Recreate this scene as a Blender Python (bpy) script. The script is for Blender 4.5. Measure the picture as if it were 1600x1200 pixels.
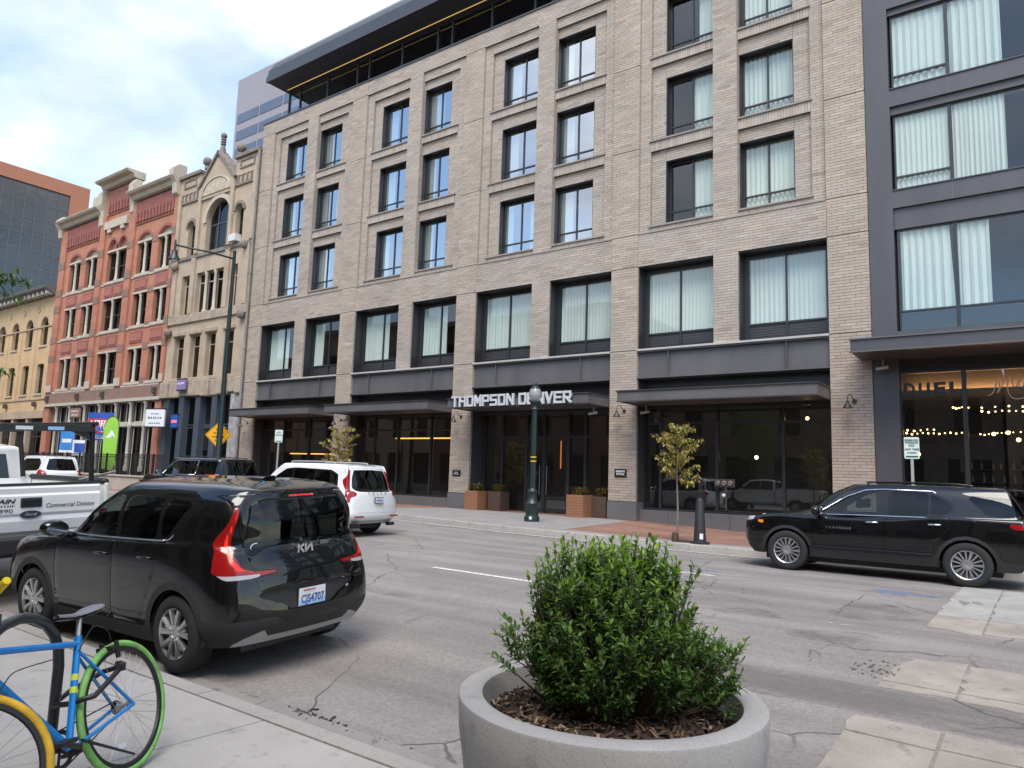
import bpy, bmesh, math, random
from mathutils import Vector, Matrix, noise as mnoise
R = math.radians
PI = math.pi
for o in list(bpy.data.objects): bpy.data.objects.remove(o)
scene = bpy.context.scene
COL = scene.collection
# ------------------------------------------------------------------ camera
EYE = 1.67
YAW, PITCH, ROLL, FPX = R(36.311), R(7.137), R(1.839), 1134.4
def camera():
    cy, sy, cp, sp = math.cos(YAW), math.sin(YAW), math.cos(PITCH), math.sin(PITCH)
    fwd = Vector((-sy*cp, cy*cp, sp)); right = Vector((cy, sy, 0)); up = right.cross(fwd)
    r2 = right*math.cos(ROLL) + up*math.sin(ROLL); u2 = -right*math.sin(ROLL) + up*math.cos(ROLL)
    c = bpy.data.cameras.new('camera'); c.sensor_width = 36; c.sensor_fit = 'HORIZONTAL'
    c.lens = FPX/1600*36; c.clip_start = .05; c.clip_end = 4000
    o = bpy.data.objects.new('camera', c); COL.objects.link(o)
    m = Matrix((r2, u2, -fwd)).transposed().to_4x4(); m.translation = (0, 0, EYE); o.matrix_world = m
    scene.camera = o
camera()
# ------------------------------------------------------------------ light
SUN_EL, SUN_AZ = 56, 152          # degrees; azimuth from +Y clockwise (152 = high behind the viewer, from the right)
SUN_STR, SUN_ANGLE, SKY_STR, EXPOSURE = 2.1, 36, .15, 1.08
def lighting():
    d = Vector((math.sin(R(SUN_AZ))*math.cos(R(SUN_EL)), math.cos(R(SUN_AZ))*math.cos(R(SUN_EL)), math.sin(R(SUN_EL))))
    l = bpy.data.lights.new('sun', 'SUN'); l.energy = SUN_STR; l.angle = R(SUN_ANGLE); l.color = (1, .93, .83)
    o = bpy.data.objects.new('sun', l); COL.objects.link(o); o.rotation_euler = d.to_track_quat('Z', 'Y').to_euler(); o.location = (0, 0, 60)
    w = bpy.data.worlds.new('World'); scene.world = w; w.use_nodes = True
    n, k = w.node_tree.nodes, w.node_tree.links
    bg = n['Background']; bg.inputs['Strength'].default_value = SKY_STR
    sky = n.new('ShaderNodeTexSky'); sky.sky_type = 'NISHITA'; sky.sun_disc = False
    sky.sun_elevation = R(SUN_EL); sky.sun_rotation = R(SUN_AZ); sky.altitude = 600; sky.air_density = 1.1; sky.dust_density = .3; sky.ozone_density = 1.
    tc = n.new('ShaderNodeTexCoord'); sep = n.new('ShaderNodeSeparateXYZ'); k.new(tc.outputs['Generated'], sep.inputs[0])
    def M(op, a, b=None, c=None):
        m = n.new('ShaderNodeMath'); m.operation = op
        for i, v in enumerate((a, b, c)):
            if v is None: continue
            if hasattr(v, 'links'): k.new(v, m.inputs[i])
            else: m.inputs[i].default_value = v
        return m.outputs[0]
    zz = M('ADD', M('MAXIMUM', sep.outputs[2], 0.), .22)
    cb = n.new('ShaderNodeCombineXYZ'); k.new(M('DIVIDE', sep.outputs[0], zz), cb.inputs[0]); k.new(M('DIVIDE', sep.outputs[1], zz), cb.inputs[1]); cb.inputs[2].default_value = 3.1
    nz = n.new('ShaderNodeTexNoise'); nz.inputs['Scale'].default_value = .95; nz.inputs['Detail'].default_value = 9; nz.inputs['Roughness'].default_value = .53; nz.inputs['Distortion'].default_value = .25
    mp = n.new('ShaderNodeMapping'); mp.inputs['Location'].default_value = (9.3, 17., 0); k.new(cb.outputs[0], mp.inputs[0]); k.new(mp.outputs[0], nz.inputs['Vector'])
    rp = n.new('ShaderNodeValToRGB'); rp.color_ramp.elements[0].position = .45; rp.color_ramp.elements[1].position = .66
    k.new(nz.outputs['Fac'], rp.inputs[0])
    nz2 = n.new('ShaderNodeTexNoise'); nz2.inputs['Scale'].default_value = 2.2; nz2.inputs['Detail'].default_value = 8
    k.new(mp.outputs[0], nz2.inputs['Vector'])
    cr = n.new('ShaderNodeValToRGB'); cr.color_ramp.elements[0].color = (3.0, 3.2, 3.6, 1); cr.color_ramp.elements[1].color = (6.2, 6.2, 6.3, 1)
    cr.color_ramp.elements[0].position = .35; cr.color_ramp.elements[1].position = .65
    k.new(nz2.outputs['Fac'], cr.inputs[0])
    mx = n.new('ShaderNodeMixRGB'); k.new(M('MULTIPLY_ADD', rp.outputs[0], .90, .0), mx.inputs[0]); k.new(sky.outputs[0], mx.inputs[1]); k.new(cr.outputs[0], mx.inputs[2])
    k.new(mx.outputs[0], bg.inputs['Color'])
lighting()
scene.render.engine = 'CYCLES'
vs = scene.view_settings; vs.view_transform = 'Standard'; vs.look = 'None'; vs.exposure = EXPOSURE; vs.gamma = 1; vs.use_curve_mapping = False
scene.cycles.max_bounces = 8; scene.cycles.transparent_max_bounces = 12; scene.cycles.glossy_bounces = 4; scene.cycles.caustics_reflective = False; scene.cycles.caustics_refractive = False
rnd = random.Random(7)
# ------------------------------------------------------------------ materials
MATS = {}
def mat(name, col, rough=.6, metal=0., var=.12, vs=2.5, bump=0., bs=60., spec=.5, coat=0., tint=False, emit=0., stretch=None, coatr=.04):
    if name in MATS: return MATS[name]
    m = bpy.data.materials.new(name); m.use_nodes = True; MATS[name] = m
    n, k = m.node_tree.nodes, m.node_tree.links
    b = n['Principled BSDF']; b.inputs['Roughness'].default_value = rough; b.inputs['Metallic'].default_value = metal
    b.inputs['Specular IOR Level'].default_value = spec; b.inputs['Coat Weight'].default_value = coat; b.inputs['Coat Roughness'].default_value = coatr
    c4 = (*col, 1)
    b.inputs['Base Color'].default_value = c4
    out = None
    if var > 0 or bump > 0:
        tc = n.new('ShaderNodeTexCoord'); vec = tc.outputs['Object']
        if stretch:
            mp = n.new('ShaderNodeMapping'); mp.inputs['Scale'].default_value = stretch; k.new(vec, mp.inputs[0]); vec = mp.outputs[0]
    if var > 0:
        nz = n.new('ShaderNodeTexNoise'); nz.inputs['Scale'].default_value = vs; nz.inputs['Detail'].default_value = 8; nz.inputs['Roughness'].default_value = .6
        k.new(vec, nz.inputs['Vector'])
        mr = n.new('ShaderNodeMapRange'); mr.inputs[1].default_value = .3; mr.inputs[2].default_value = .7; mr.inputs[3].default_value = 1-var; mr.inputs[4].default_value = 1+var
        k.new(nz.outputs['Fac'], mr.inputs[0])
        mx = n.new('ShaderNodeMixRGB'); mx.blend_type = 'MULTIPLY'; mx.inputs[0].default_value = 1; mx.inputs[1].default_value = c4
        k.new(mr.outputs[0], mx.inputs[2]); out = mx.outputs[0]
    if tint:
        at = n.new('ShaderNodeAttribute'); at.attribute_name = 'tint'
        mx = n.new('ShaderNodeMixRGB'); mx.blend_type = 'MULTIPLY'; mx.inputs[0].default_value = 1; mx.inputs[1].default_value = c4
        if out: k.new(out, mx.inputs[1])
        k.new(at.outputs['Color'], mx.inputs[2]); out = mx.outputs[0]
    if out: k.new(out, b.inputs['Base Color'])
    if bump > 0:
        n2 = n.new('ShaderNodeTexNoise'); n2.inputs['Scale'].default_value = bs; n2.inputs['Detail'].default_value = 6
        k.new(vec, n2.inputs['Vector'])
        bp = n.new('ShaderNodeBump'); bp.inputs['Strength'].default_value = bump; bp.inputs['Distance'].default_value = .02
        k.new(n2.outputs['Fac'], bp.inputs['Height']); k.new(bp.outputs[0], b.inputs['Normal'])
    if emit > 0:
        b.inputs['Emission Color'].default_value = c4; b.inputs['Emission Strength'].default_value = emit
    return m
def glass(name, tint=(.8, .85, .85), ior=1.6, wave=.0, wscale=.7, rough=0.):
    if name in MATS: return MATS[name]
    m = bpy.data.materials.new(name); m.use_nodes = True; MATS[name] = m
    n, k = m.node_tree.nodes, m.node_tree.links
    n.remove(n['Principled BSDF']); out = n['Material Output']
    tr = n.new('ShaderNodeBsdfTransparent'); tr.inputs[0].default_value = (*tint, 1)
    gl = n.new('ShaderNodeBsdfAnisotropic'); gl.inputs['Roughness'].default_value = rough; gl.inputs[0].default_value = (.95, .97, .97, 1)
    # Schlick reflectance, the same from both faces of the thin pane
    ge = n.new('ShaderNodeNewGeometry'); dt = n.new('ShaderNodeVectorMath'); dt.operation = 'DOT_PRODUCT'; k.new(ge.outputs['Incoming'], dt.inputs[0]); k.new(ge.outputs['Normal'], dt.inputs[1])
    def MT(op, a, b=None, c=None):
        q = n.new('ShaderNodeMath'); q.operation = op
        for i, v in enumerate((a, b, c)):
            if v is None: continue
            if hasattr(v, 'links'): k.new(v, q.inputs[i])
            else: q.inputs[i].default_value = v
        return q.outputs[0]
    r0 = ((ior-1)/(ior+1))**2
    fac = MT('MULTIPLY_ADD', MT('POWER', MT('SUBTRACT', 1., MT('ABSOLUTE', dt.outputs['Value'])), 5.), 1-r0, r0)
    if wave > 0:
        tc = n.new('ShaderNodeTexCoord'); nz = n.new('ShaderNodeTexNoise'); nz.inputs['Scale'].default_value = wscale; nz.inputs['Detail'].default_value = 1.5
        k.new(tc.outputs['Object'], nz.inputs['Vector']); bp = n.new('ShaderNodeBump'); bp.inputs['Strength'].default_value = wave; bp.inputs['Distance'].default_value = .05
        k.new(nz.outputs['Fac'], bp.inputs['Height']); k.new(bp.outputs[0], gl.inputs['Normal'])
    mx = n.new('ShaderNodeMixShader'); k.new(fac, mx.inputs[0]); k.new(tr.outputs[0], mx.inputs[1]); k.new(gl.outputs[0], mx.inputs[2]); k.new(mx.outputs[0], out.inputs[0])
    return m
def ramp_mat_nodes(m):
    return m.node_tree.nodes, m.node_tree.links
# ------------------------------------------------------------------ mesh builder
def V(*a): return Vector(a)
class MB:
    def __init__(s): s.v = []; s.f = []; s.t = []; s.mi = []; s.cm = 0; s.ct = None
    def face(s, idx): s.f.append(tuple(idx)); s.t.append(s.ct); s.mi.append(s.cm)
    def poly(s, pts):
        b = len(s.v); s.v += [tuple(p) for p in pts]; s.face(range(b, b+len(pts))); return s
    def box(s, x0, x1, y0, y1, z0, z1, skip=''):
        b = len(s.v); s.v += [(x, y, z) for z in (z0, z1) for y in (y0, y1) for x in (x0, x1)]
        for nm, q in (('b', (0, 2, 3, 1)), ('t', (4, 5, 7, 6)), ('f', (0, 1, 5, 4)), ('k', (2, 6, 7, 3)), ('l', (0, 4, 6, 2)), ('r', (1, 3, 7, 5))):
            if nm not in skip: s.face([b+i for i in q])
        return s
    def obox(s, c, ax, ay, az):   # oriented box: centre and three half-axis vectors
        b = len(s.v); c = Vector(c); ax, ay, az = Vector(ax), Vector(ay), Vector(az)
        s.v += [tuple(c+ax*i+ay*j+az*k) for k in (-1, 1) for j in (-1, 1) for i in (-1, 1)]
        for q in ((0, 2, 3, 1), (4, 5, 7, 6), (0, 1, 5, 4), (2, 6, 7, 3), (0, 4, 6, 2), (1, 3, 7, 5)): s.face([b+i for i in q])
        return s
    def prism(s, pts, d):   # polygon (list of 3D points) extruded along d
        d = Vector(d); n = len(pts); b = len(s.v)
        s.v += [tuple(p) for p in pts]+[tuple(Vector(p)+d) for p in pts]
        s.face([b+i for i in range(n)][::-1]); s.face([b+n+i for i in range(n)])
        for i in range(n): j = (i+1) % n; s.face((b+i, b+j, b+n+j, b+n+i))
        return s
    def tube(s, pts, r, n=8, caps=True, closed=False):
        pts = [Vector(p) for p in pts]; m = len(pts); rs = r if isinstance(r, (list, tuple)) else [r]*m; b = len(s.v); up = None
        for i, p in enumerate(pts):
            if closed: t = pts[(i+1) % m]-pts[i-1]
            else: t = (pts[min(i+1, m-1)]-pts[max(i-1, 0)])
            t.normalize()
            if up is None: up = V(0, 0, 1) if abs(t.z) < .9 else V(1, 0, 0)
            a = t.cross(up).normalized(); c = a.cross(t).normalized(); up = c
            for q in range(n):
                w = 2*PI*q/n; s.v.append(tuple(p+(a*math.cos(w)+c*math.sin(w))*rs[i]))
        for i in range(m if closed else m-1):
            i2 = (i+1) % m
            for q in range(n): s.face((b+i*n+q, b+i*n+(q+1) % n, b+i2*n+(q+1) % n, b+i2*n+q))
        if caps and not closed: s.face([b+q for q in range(n)][::-1]); s.face([b+(m-1)*n+q for q in range(n)])
        return s
    def lathe(s, prof, c=(0, 0, 0), n=24, axis='z', caps=False):
        b = len(s.v); c = Vector(c)
        for r, h in prof:
            for q in range(n):
                w = 2*PI*q/n; x, y = r*math.cos(w), r*math.sin(w)
                p = (x, y, h) if axis == 'z' else ((h, x, y) if axis == 'x' else (y, h, x))
                s.v.append(tuple(c+Vector(p)))
        for i in range(len(prof)-1):
            for q in range(n): s.face((b+i*n+q, b+i*n+(q+1) % n, b+(i+1)*n+(q+1) % n, b+(i+1)*n+q))
        if caps: s.face([b+q for q in range(n)][::-1]); s.face([b+(len(prof)-1)*n+q for q in range(n)])
        return s
    def grid(s, fn, nu, nv):
        b = len(s.v)
        for j in range(nv+1):
            for i in range(nu+1): s.v.append(tuple(fn(i/nu, j/nv)))
        for j in range(nv):
            for i in range(nu):
                a = b+j*(nu+1)+i; s.face((a, a+1, a+nu+2, a+nu+1))
        return s
    def sphere(s, c, r, n=10, m=7, sc=(1, 1, 1)):
        prof = []
        c = Vector(c); b = len(s.v)
        for i in range(m+1):
            a = PI*i/m
            for q in range(n):
                w = 2*PI*q/n; s.v.append((c.x+r*sc[0]*math.sin(a)*math.cos(w), c.y+r*sc[1]*math.sin(a)*math.sin(w), c.z-r*sc[2]*math.cos(a)))
        for i in range(m):
            for q in range(n): s.face((b+i*n+q, b+i*n+(q+1) % n, b+(i+1)*n+(q+1) % n, b+(i+1)*n+q))
        return s
    def mesh(s, name):
        me = bpy.data.meshes.new(name); me.from_pydata(s.v, [], s.f)
        if any(t is not None for t in s.t):
            a = me.attributes.new('tint', 'FLOAT_COLOR', 'FACE'); flat = []
            for t in s.t: flat += [*(t or (1, 1, 1)), 1]
            a.data.foreach_set('color', flat)
        if any(s.mi): me.polygons.foreach_set('material_index', s.mi)
        return me
    def build(s, name, m, parent=None, smooth=False, bevel=0., loc=None, fix=True, kind=None, weld=False):
        me = s.mesh(name)
        if fix:
            bm = bmesh.new(); bm.from_mesh(me)
            if weld: bmesh.ops.remove_doubles(bm, verts=bm.verts, dist=1e-5)
            bmesh.ops.recalc_face_normals(bm, faces=bm.faces); bm.to_mesh(me); bm.free()
        return finish(name, me, m, parent, smooth, bevel, loc, kind)
def finish(name, me, m, parent=None, smooth=False, bevel=0., loc=None, kind=None):
    for q in (m if isinstance(m, (list, tuple)) else [m]): me.materials.append(q)
    o = bpy.data.objects.new(name, me); COL.objects.link(o)
    if parent is not None:
        o.parent = parent
        if parent.name in WP: o.matrix_parent_inverse = Matrix.Translation(-parent.location)
    if loc is not None: o.location = loc
    if smooth:
        me.polygons.foreach_set('use_smooth', [True]*len(me.polygons))
        if smooth is not True: me.set_sharp_from_angle(angle=R(smooth))
    if bevel > 0:
        b = o.modifiers.new('bevel', 'BEVEL'); b.width = bevel; b.segments = 2; b.limit_method = 'ANGLE'; b.angle_limit = R(40)
        b.harden_normals = False
    if kind: o['kind'] = kind
    return o
WP = set()
def empty(name, loc=(0, 0, 0), rz=0, label=None, cat=None, group=None, world=False):
    o = bpy.data.objects.new(name, None); COL.objects.link(o); o.location = loc; o.rotation_euler = (0, 0, rz); o.empty_display_size = .2
    if label: tag(o, label, cat, group)
    if world: WP.add(o.name)
    return o
def tag(o, label, cat, group=None):
    o['label'] = label; o['category'] = cat
    if group: o['group'] = group
    return o
def structure(o): o['kind'] = 'structure'; return o
def text_mesh(s, size=1., ext=.01, offset=0., shear=0., align='LEFT', spacing=1.):
    c = bpy.data.curves.new('lettering', 'FONT'); c.body = s; c.size = size; c.extrude = ext; c.offset = offset; c.shear = shear; c.align_x = align; c.space_character = spacing; c.resolution_u = 3
    o = bpy.data.objects.new('lettering', c); COL.objects.link(o)
    dg = bpy.context.evaluated_depsgraph_get(); me = bpy.data.meshes.new_from_object(o.evaluated_get(dg))
    bpy.data.objects.remove(o); bpy.data.curves.remove(c); return me
def text_obj(name, s, m, origin, xdir, ydir, size, parent=None, ext=.004, offset=0., shear=0., align='LEFT', width=None, spacing=1.):
    me = text_mesh(s, size, ext, offset, shear, align, spacing)
    X, Y = Vector(xdir).normalized(), Vector(ydir).normalized(); Z = X.cross(Y)
    sx = 1.
    if width and len(me.vertices):
        xs = [v.co.x for v in me.vertices]; sx = width/max(1e-6, max(xs)-min(xs))
    M = Matrix((X*sx, Y, Z)).transposed().to_4x4(); M.translation = Vector(origin); me.transform(M)
    return finish(name, me, m, parent)
def text_rows(m, rows, origin, xdir, ydir, parent, seed=0, depth=.002, name='lettering'):
    """rows of word-like marks for print too small to read; rows = (centre height, width, mark height)"""
    r = random.Random(seed); X, Y = Vector(xdir).normalized(), Vector(ydir).normalized(); Z = X.cross(Y); o = Vector(origin)
    for f, w, h in rows:
        g = MB(); x = -w/2
        while x < w/2-.01*w:
            L = min(w*r.uniform(.07, .13), w/2-x); g.obox(o+X*(x+L*.42)+Y*f, X*(L*.36), Y*(h/2*r.choice((1, 1, .8))), Z*depth); x += L*(1.25 if r.random() < .8 else 1.7)
        g.build(name, m, parent, kind='stuff')
def copy_tree(o, parent=None):
    c = o.copy(); COL.objects.link(c); c.parent = parent if parent is not None else o.parent
    for ch in list(o.children): copy_tree(ch, c)
    return c
# ------------------------------------------------------------------ ground heights
def smooth01(t): t = max(0., min(1., t)); return t*t*(3-2*t)
def road_z(x, y):
    z = 0.
    if y < 10: z -= .22*((10-y)/6.8)**2
    if y > 13: z -= .17*smooth01((x+14)/7.5)*(y-13)/11.6
    return z
def curb_y(x):   # far kerb line
    if x > -13: return 17.75
    if x > -19: return 17.75+1.15*smooth01((-13-x)/6)
    return 18.9
def walk_z(x, y): return road_z(x, y)+.15
NEAR_CURB = 3.32
def near_z(x, y): return .0+(3.32-y)*.02
# ------------------------------------------------------------------ brickwork
BRICK_COUNT = [0]
def bricks(mb, O, U, N, L, H, bl=.49, bh=.1, gap=.012, proud=.011, deep=.02, single=None, seed=0, base=(1, 1, 1), soldier=False):
    O, U, N = Vector(O), Vector(U), Vector(N); Z = V(0, 0, 1); r = random.Random(seed)
    if soldier: bl, bh = bh, H
    rows = max(1, round(H/bh)); h = H/rows
    for i in range(rows):
        u = -((i*2) % 3)*bl/3 if not soldier else 0
        while u < L-.02:
            a, b = max(0, u), min(L, u+bl); u += bl
            if b-a < .05: continue
            t = r.gauss(1, .06)*(1 if r.random() > .04 else .86); w = r.gauss(0, .018)
            mb.ct = (base[0]*t*(1+w), base[1]*t, base[2]*t*(1-w))
            p = proud+r.uniform(-.002, .002)
            c = O+U*((a+b)/2)+Z*((i+.5)*h)+N*(p-deep)/2
            hx, hz, hn = U*((b-a)/2-gap/2), Z*(h/2-gap/2), N*((p+deep)/2)
            if single is not None and BRICK_COUNT[0] < 300 and single(c):
                m1 = MB(); m1.ct = mb.ct; m1.obox((0, 0, 0), hx, hn, hz); BRICK_COUNT[0] += 1
                o = m1.build('brick', MATS['brick'], single.parent, fix=False, loc=c); continue
            bb = len(mb.v)
            mb.v += [tuple(c+hx*i2+hn*j2+hz*k2) for k2 in (-1, 1) for j2 in (-1, 1) for i2 in (-1, 1)]
            # front face is +N: vertices with j=1: indices 2,3,6,7 ; orientation handled by recalculation
            for q in ((2, 6, 7, 3), (0, 2, 3, 1), (4, 5, 7, 6), (0, 4, 6, 2), (1, 3, 7, 5)): mb.face([bb+x for x in q])
    mb.ct = None
# ------------------------------------------------------------------ road, pavements
def asphalt():
    m = bpy.data.materials.new('asphalt'); m.use_nodes = True; MATS['asphalt'] = m
    n, k = m.node_tree.nodes, m.node_tree.links; b = n['Principled BSDF']; b.inputs['Roughness'].default_value = .88; b.inputs['Specular IOR Level'].default_value = .35
    tc = n.new('ShaderNodeTexCoord'); vec = tc.outputs['Object']
    def noise(sc, det=8, ro=.6, st=None):
        z = n.new('ShaderNodeTexNoise'); z.inputs['Scale'].default_value = sc; z.inputs['Detail'].default_value = det; z.inputs['Roughness'].default_value = ro
        if st:
            mp = n.new('ShaderNodeMapping'); mp.inputs['Scale'].default_value = st; k.new(vec, mp.inputs[0]); k.new(mp.outputs[0], z.inputs['Vector'])
        else: k.new(vec, z.inputs['Vector'])
        return z.outputs['Fac']
    def rng(v, a, c, lo, hi):
        r = n.new('ShaderNodeMapRange'); r.inputs[1].default_value = a; r.inputs[2].default_value = c; r.inputs[3].default_value = lo; r.inputs[4].default_value = hi; k.new(v, r.inputs[0]); return r.outputs[0]
    def mul(a, c):
        x = n.new('ShaderNodeMath'); x.operation = 'MULTIPLY'; k.new(a, x.inputs[0])
        if hasattr(c, 'links'): k.new(c, x.inputs[1])
        else: x.inputs[1].default_value = c
        return x.outputs[0]
    val = mul(rng(noise(.45), .3, .7, .84, 1.14), rng(noise(26, 9, .85), .32, .68, .62, 1.38))
    val = mul(val, rng(noise(1.3, 6, .6, (.10, 1.3, 1)), .33, .68, .80, 1.14))        # wear along the lanes
    val = mul(val, rng(noise(.9, 3, .5), .62, .7, 1., .82))                          # oil-dark patches
    # cracks: voronoi cell edges, warped, kept only in some places
    wn = n.new('ShaderNodeTexNoise'); wn.inputs['Scale'].default_value = 2.; wn.inputs['Detail'].default_value = 5; k.new(vec, wn.inputs['Vector'])
    wa = n.new('ShaderNodeMixRGB'); wa.blend_type = 'LINEAR_LIGHT'; wa.inputs[0].default_value = .12; k.new(vec, wa.inputs[1]); k.new(wn.outputs['Color'], wa.inputs[2])
    crack = None
    for sc, wd, lo, hi, ms in ((.45, .006, .46, .52, .23), (1.5, .012, .52, .58, .33)):
        vo = n.new('ShaderNodeTexVoronoi'); vo.feature = 'DISTANCE_TO_EDGE'; vo.inputs['Scale'].default_value = sc; k.new(wa.outputs[0], vo.inputs['Vector'])
        c = mul(rng(vo.outputs['Distance'], wd*.3, wd, 1, 0), rng(noise(ms, 3), lo, hi, 0, 1))
        if crack is None: crack = c
        else:
            x = n.new('ShaderNodeMath'); x.operation = 'MAXIMUM'; k.new(crack, x.inputs[0]); k.new(c, x.inputs[1]); crack = x.outputs[0]
    val = mul(val, rng(crack, 0, 1, 1, .45))
    mx = n.new('ShaderNodeMixRGB'); mx.blend_type = 'MULTIPLY'; mx.inputs[0].default_value = 1; mx.inputs[1].default_value = (.235, .214, .198, 1); k.new(val, mx.inputs[2]); k.new(mx.outputs[0], b.inputs['Base Color'])
    hb = n.new('ShaderNodeMath'); hb.operation = 'MULTIPLY_ADD'; k.new(crack, hb.inputs[0]); hb.inputs[1].default_value = -1.5; k.new(noise(70, 5, .7), hb.inputs[2])
    bp = n.new('ShaderNodeBump'); bp.inputs['Strength'].default_value = .5; bp.inputs['Distance'].default_value = .012; k.new(hb.outputs[0], bp.inputs['Height']); k.new(bp.outputs[0], b.inputs['Normal'])
    return m
asphalt()
def concrete(name, col, var=.13, stain=.2, sc=1.2):
    m = mat(name, col, .85, var=var, vs=sc, bump=.35, bs=90, spec=.3)
    n, k = m.node_tree.nodes, m.node_tree.links; b = n['Principled BSDF']
    src = b.inputs['Base Color'].links[0].from_socket
    tc = n.new('ShaderNodeTexCoord')
    z = n.new('ShaderNodeTexNoise'); z.inputs['Scale'].default_value = 130; z.inputs['Detail'].default_value = 3; k.new(tc.outputs['Object'], z.inputs['Vector'])
    z2 = n.new('ShaderNodeTexNoise'); z2.inputs['Scale'].default_value = 7; z2.inputs['Detail'].default_value = 6; k.new(tc.outputs['Object'], z2.inputs['Vector'])
    for zz, a, c, lo in ((z, .36, .46, 1-stain*.8), (z2, .60, .70, None)):
        r = n.new('ShaderNodeMapRange'); r.inputs[1].default_value = a; r.inputs[2].default_value = c
        r.inputs[3].default_value, r.inputs[4].default_value = (lo, 1.) if lo else (1., 1-stain)
        k.new(zz.outputs['Fac'], r.inputs[0])
        mx = n.new('ShaderNodeMixRGB'); mx.blend_type = 'MULTIPLY'; mx.inputs[0].default_value = 1; k.new(src, mx.inputs[1]); k.new(r.outputs[0], mx.inputs[2]); src = mx.outputs[0]
    k.new(src, b.inputs['Base Color'])
    return m
concrete('slab_concrete', (.40, .375, .345))
concrete('curb_concrete', (.36, .335, .305), stain=.3)
concrete('gutter_concrete', (.27, .25, .23), stain=.35)
concrete('pad_concrete', (.315, .278, .238), var=.2, stain=.3, sc=1.8)
concrete('pad_grey', (.34, .325, .30), var=.14, stain=.25, sc=1.5)
concrete('plinth_stone', (.135, .13, .13), var=.12, stain=.15)
concrete('entry_concrete', (.27, .255, .245), var=.1, stain=.2)
def paver_material():
    m = bpy.data.materials.new('brick_paver'); m.use_nodes = True; MATS['brick_paver'] = m
    n, k = m.node_tree.nodes, m.node_tree.links; b = n['Principled BSDF']; b.inputs['Roughness'].default_value = .85
    tc = n.new('ShaderNodeTexCoord'); br = n.new('ShaderNodeTexBrick'); k.new(tc.outputs['Object'], br.inputs['Vector'])
    br.inputs['Scale'].default_value = 1; br.inputs['Brick Width'].default_value = .22; br.inputs['Row Height'].default_value = .11; br.inputs['Mortar Size'].default_value = .006
    br.inputs['Color1'].default_value = (.285, .14, .092, 1); br.inputs['Color2'].default_value = (.235, .122, .085, 1); br.inputs['Mortar'].default_value = (.16, .13, .11, 1); br.inputs['Bias'].default_value = 0
    z = n.new('ShaderNodeTexNoise'); z.inputs['Scale'].default_value = .7; z.inputs['Detail'].default_value = 7; k.new(tc.outputs['Object'], z.inputs['Vector'])
    r = n.new('ShaderNodeMapRange'); r.inputs[1].default_value = .3; r.inputs[2].default_value = .7; r.inputs[3].default_value = .75; r.inputs[4].default_value = 1.2; k.new(z.outputs['Fac'], r.inputs[0])
    mx = n.new('ShaderNodeMixRGB'); mx.blend_type = 'MULTIPLY'; mx.inputs[0].default_value = 1; k.new(br.outputs['Color'], mx.inputs[1]); k.new(r.outputs[0], mx.inputs[2]); k.new(mx.outputs[0], b.inputs['Base Color'])
paver_material()
mat('earth', (.16, .145, .13), .9, var=.2, vs=.05)
mat('road_paint', (.62, .60, .56), .7, var=.12, vs=9)
def worn(name, col, lo=.42, hi=.56, sc=9., alpha=1., stretch=(1, 1, 1)):   # paint worn through in places
    m = bpy.data.materials.new(name); m.use_nodes = True; MATS[name] = m
    n, k = m.node_tree.nodes, m.node_tree.links; b = n['Principled BSDF']; b.inputs['Base Color'].default_value = (*col, 1); b.inputs['Roughness'].default_value = .8
    tc = n.new('ShaderNodeTexCoord'); mp = n.new('ShaderNodeMapping'); mp.inputs['Scale'].default_value = stretch; k.new(tc.outputs['Object'], mp.inputs[0])
    z = n.new('ShaderNodeTexNoise'); z.inputs['Scale'].default_value = sc; z.inputs['Detail'].default_value = 8; z.inputs['Roughness'].default_value = .7; k.new(mp.outputs[0], z.inputs['Vector'])
    r = n.new('ShaderNodeMapRange'); r.inputs[1].default_value = lo; r.inputs[2].default_value = hi; r.inputs[3].default_value = 0; r.inputs[4].default_value = alpha; k.new(z.outputs['Fac'], r.inputs[0]); k.new(r.outputs[0], b.inputs['Alpha'])
    return m
worn('worn_white_paint', (.66, .64, .60), .36, .48)
worn('faint_white_paint', (.5, .48, .45), .5, .7)
worn('blue_spray', (.10, .22, .46), .42, .68, 7, .8)
worn('red_spray', (.42, .17, .13), .5, .8, 6, .5)
def sheet(name, x0, x1, y0, y1, zf, m, dx=1., dy=.5, lift=0., st=True, parent=None):
    nx, ny = max(1, math.ceil((x1-x0)/dx)), max(1, math.ceil((y1-y0)/dy)); mb = MB()
    def f(u, v):
        x, y = x0+(x1-x0)*u, y0+(y1-y0)*v; return (x, y, zf(x, y)+lift)
    mb.grid(f, nx, ny); o = mb.build(name, m, parent, smooth=True)
    return structure(o) if st and parent is None else o
g = MB(); g.box(-1500, 1500, -1500, 1500, -1.4, -.55); structure(g.build('ground', MATS['earth']))
sheet('road', -140, 60, NEAR_CURB-.05, 19.4, road_z, MATS['asphalt'], 1., .4)
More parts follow.
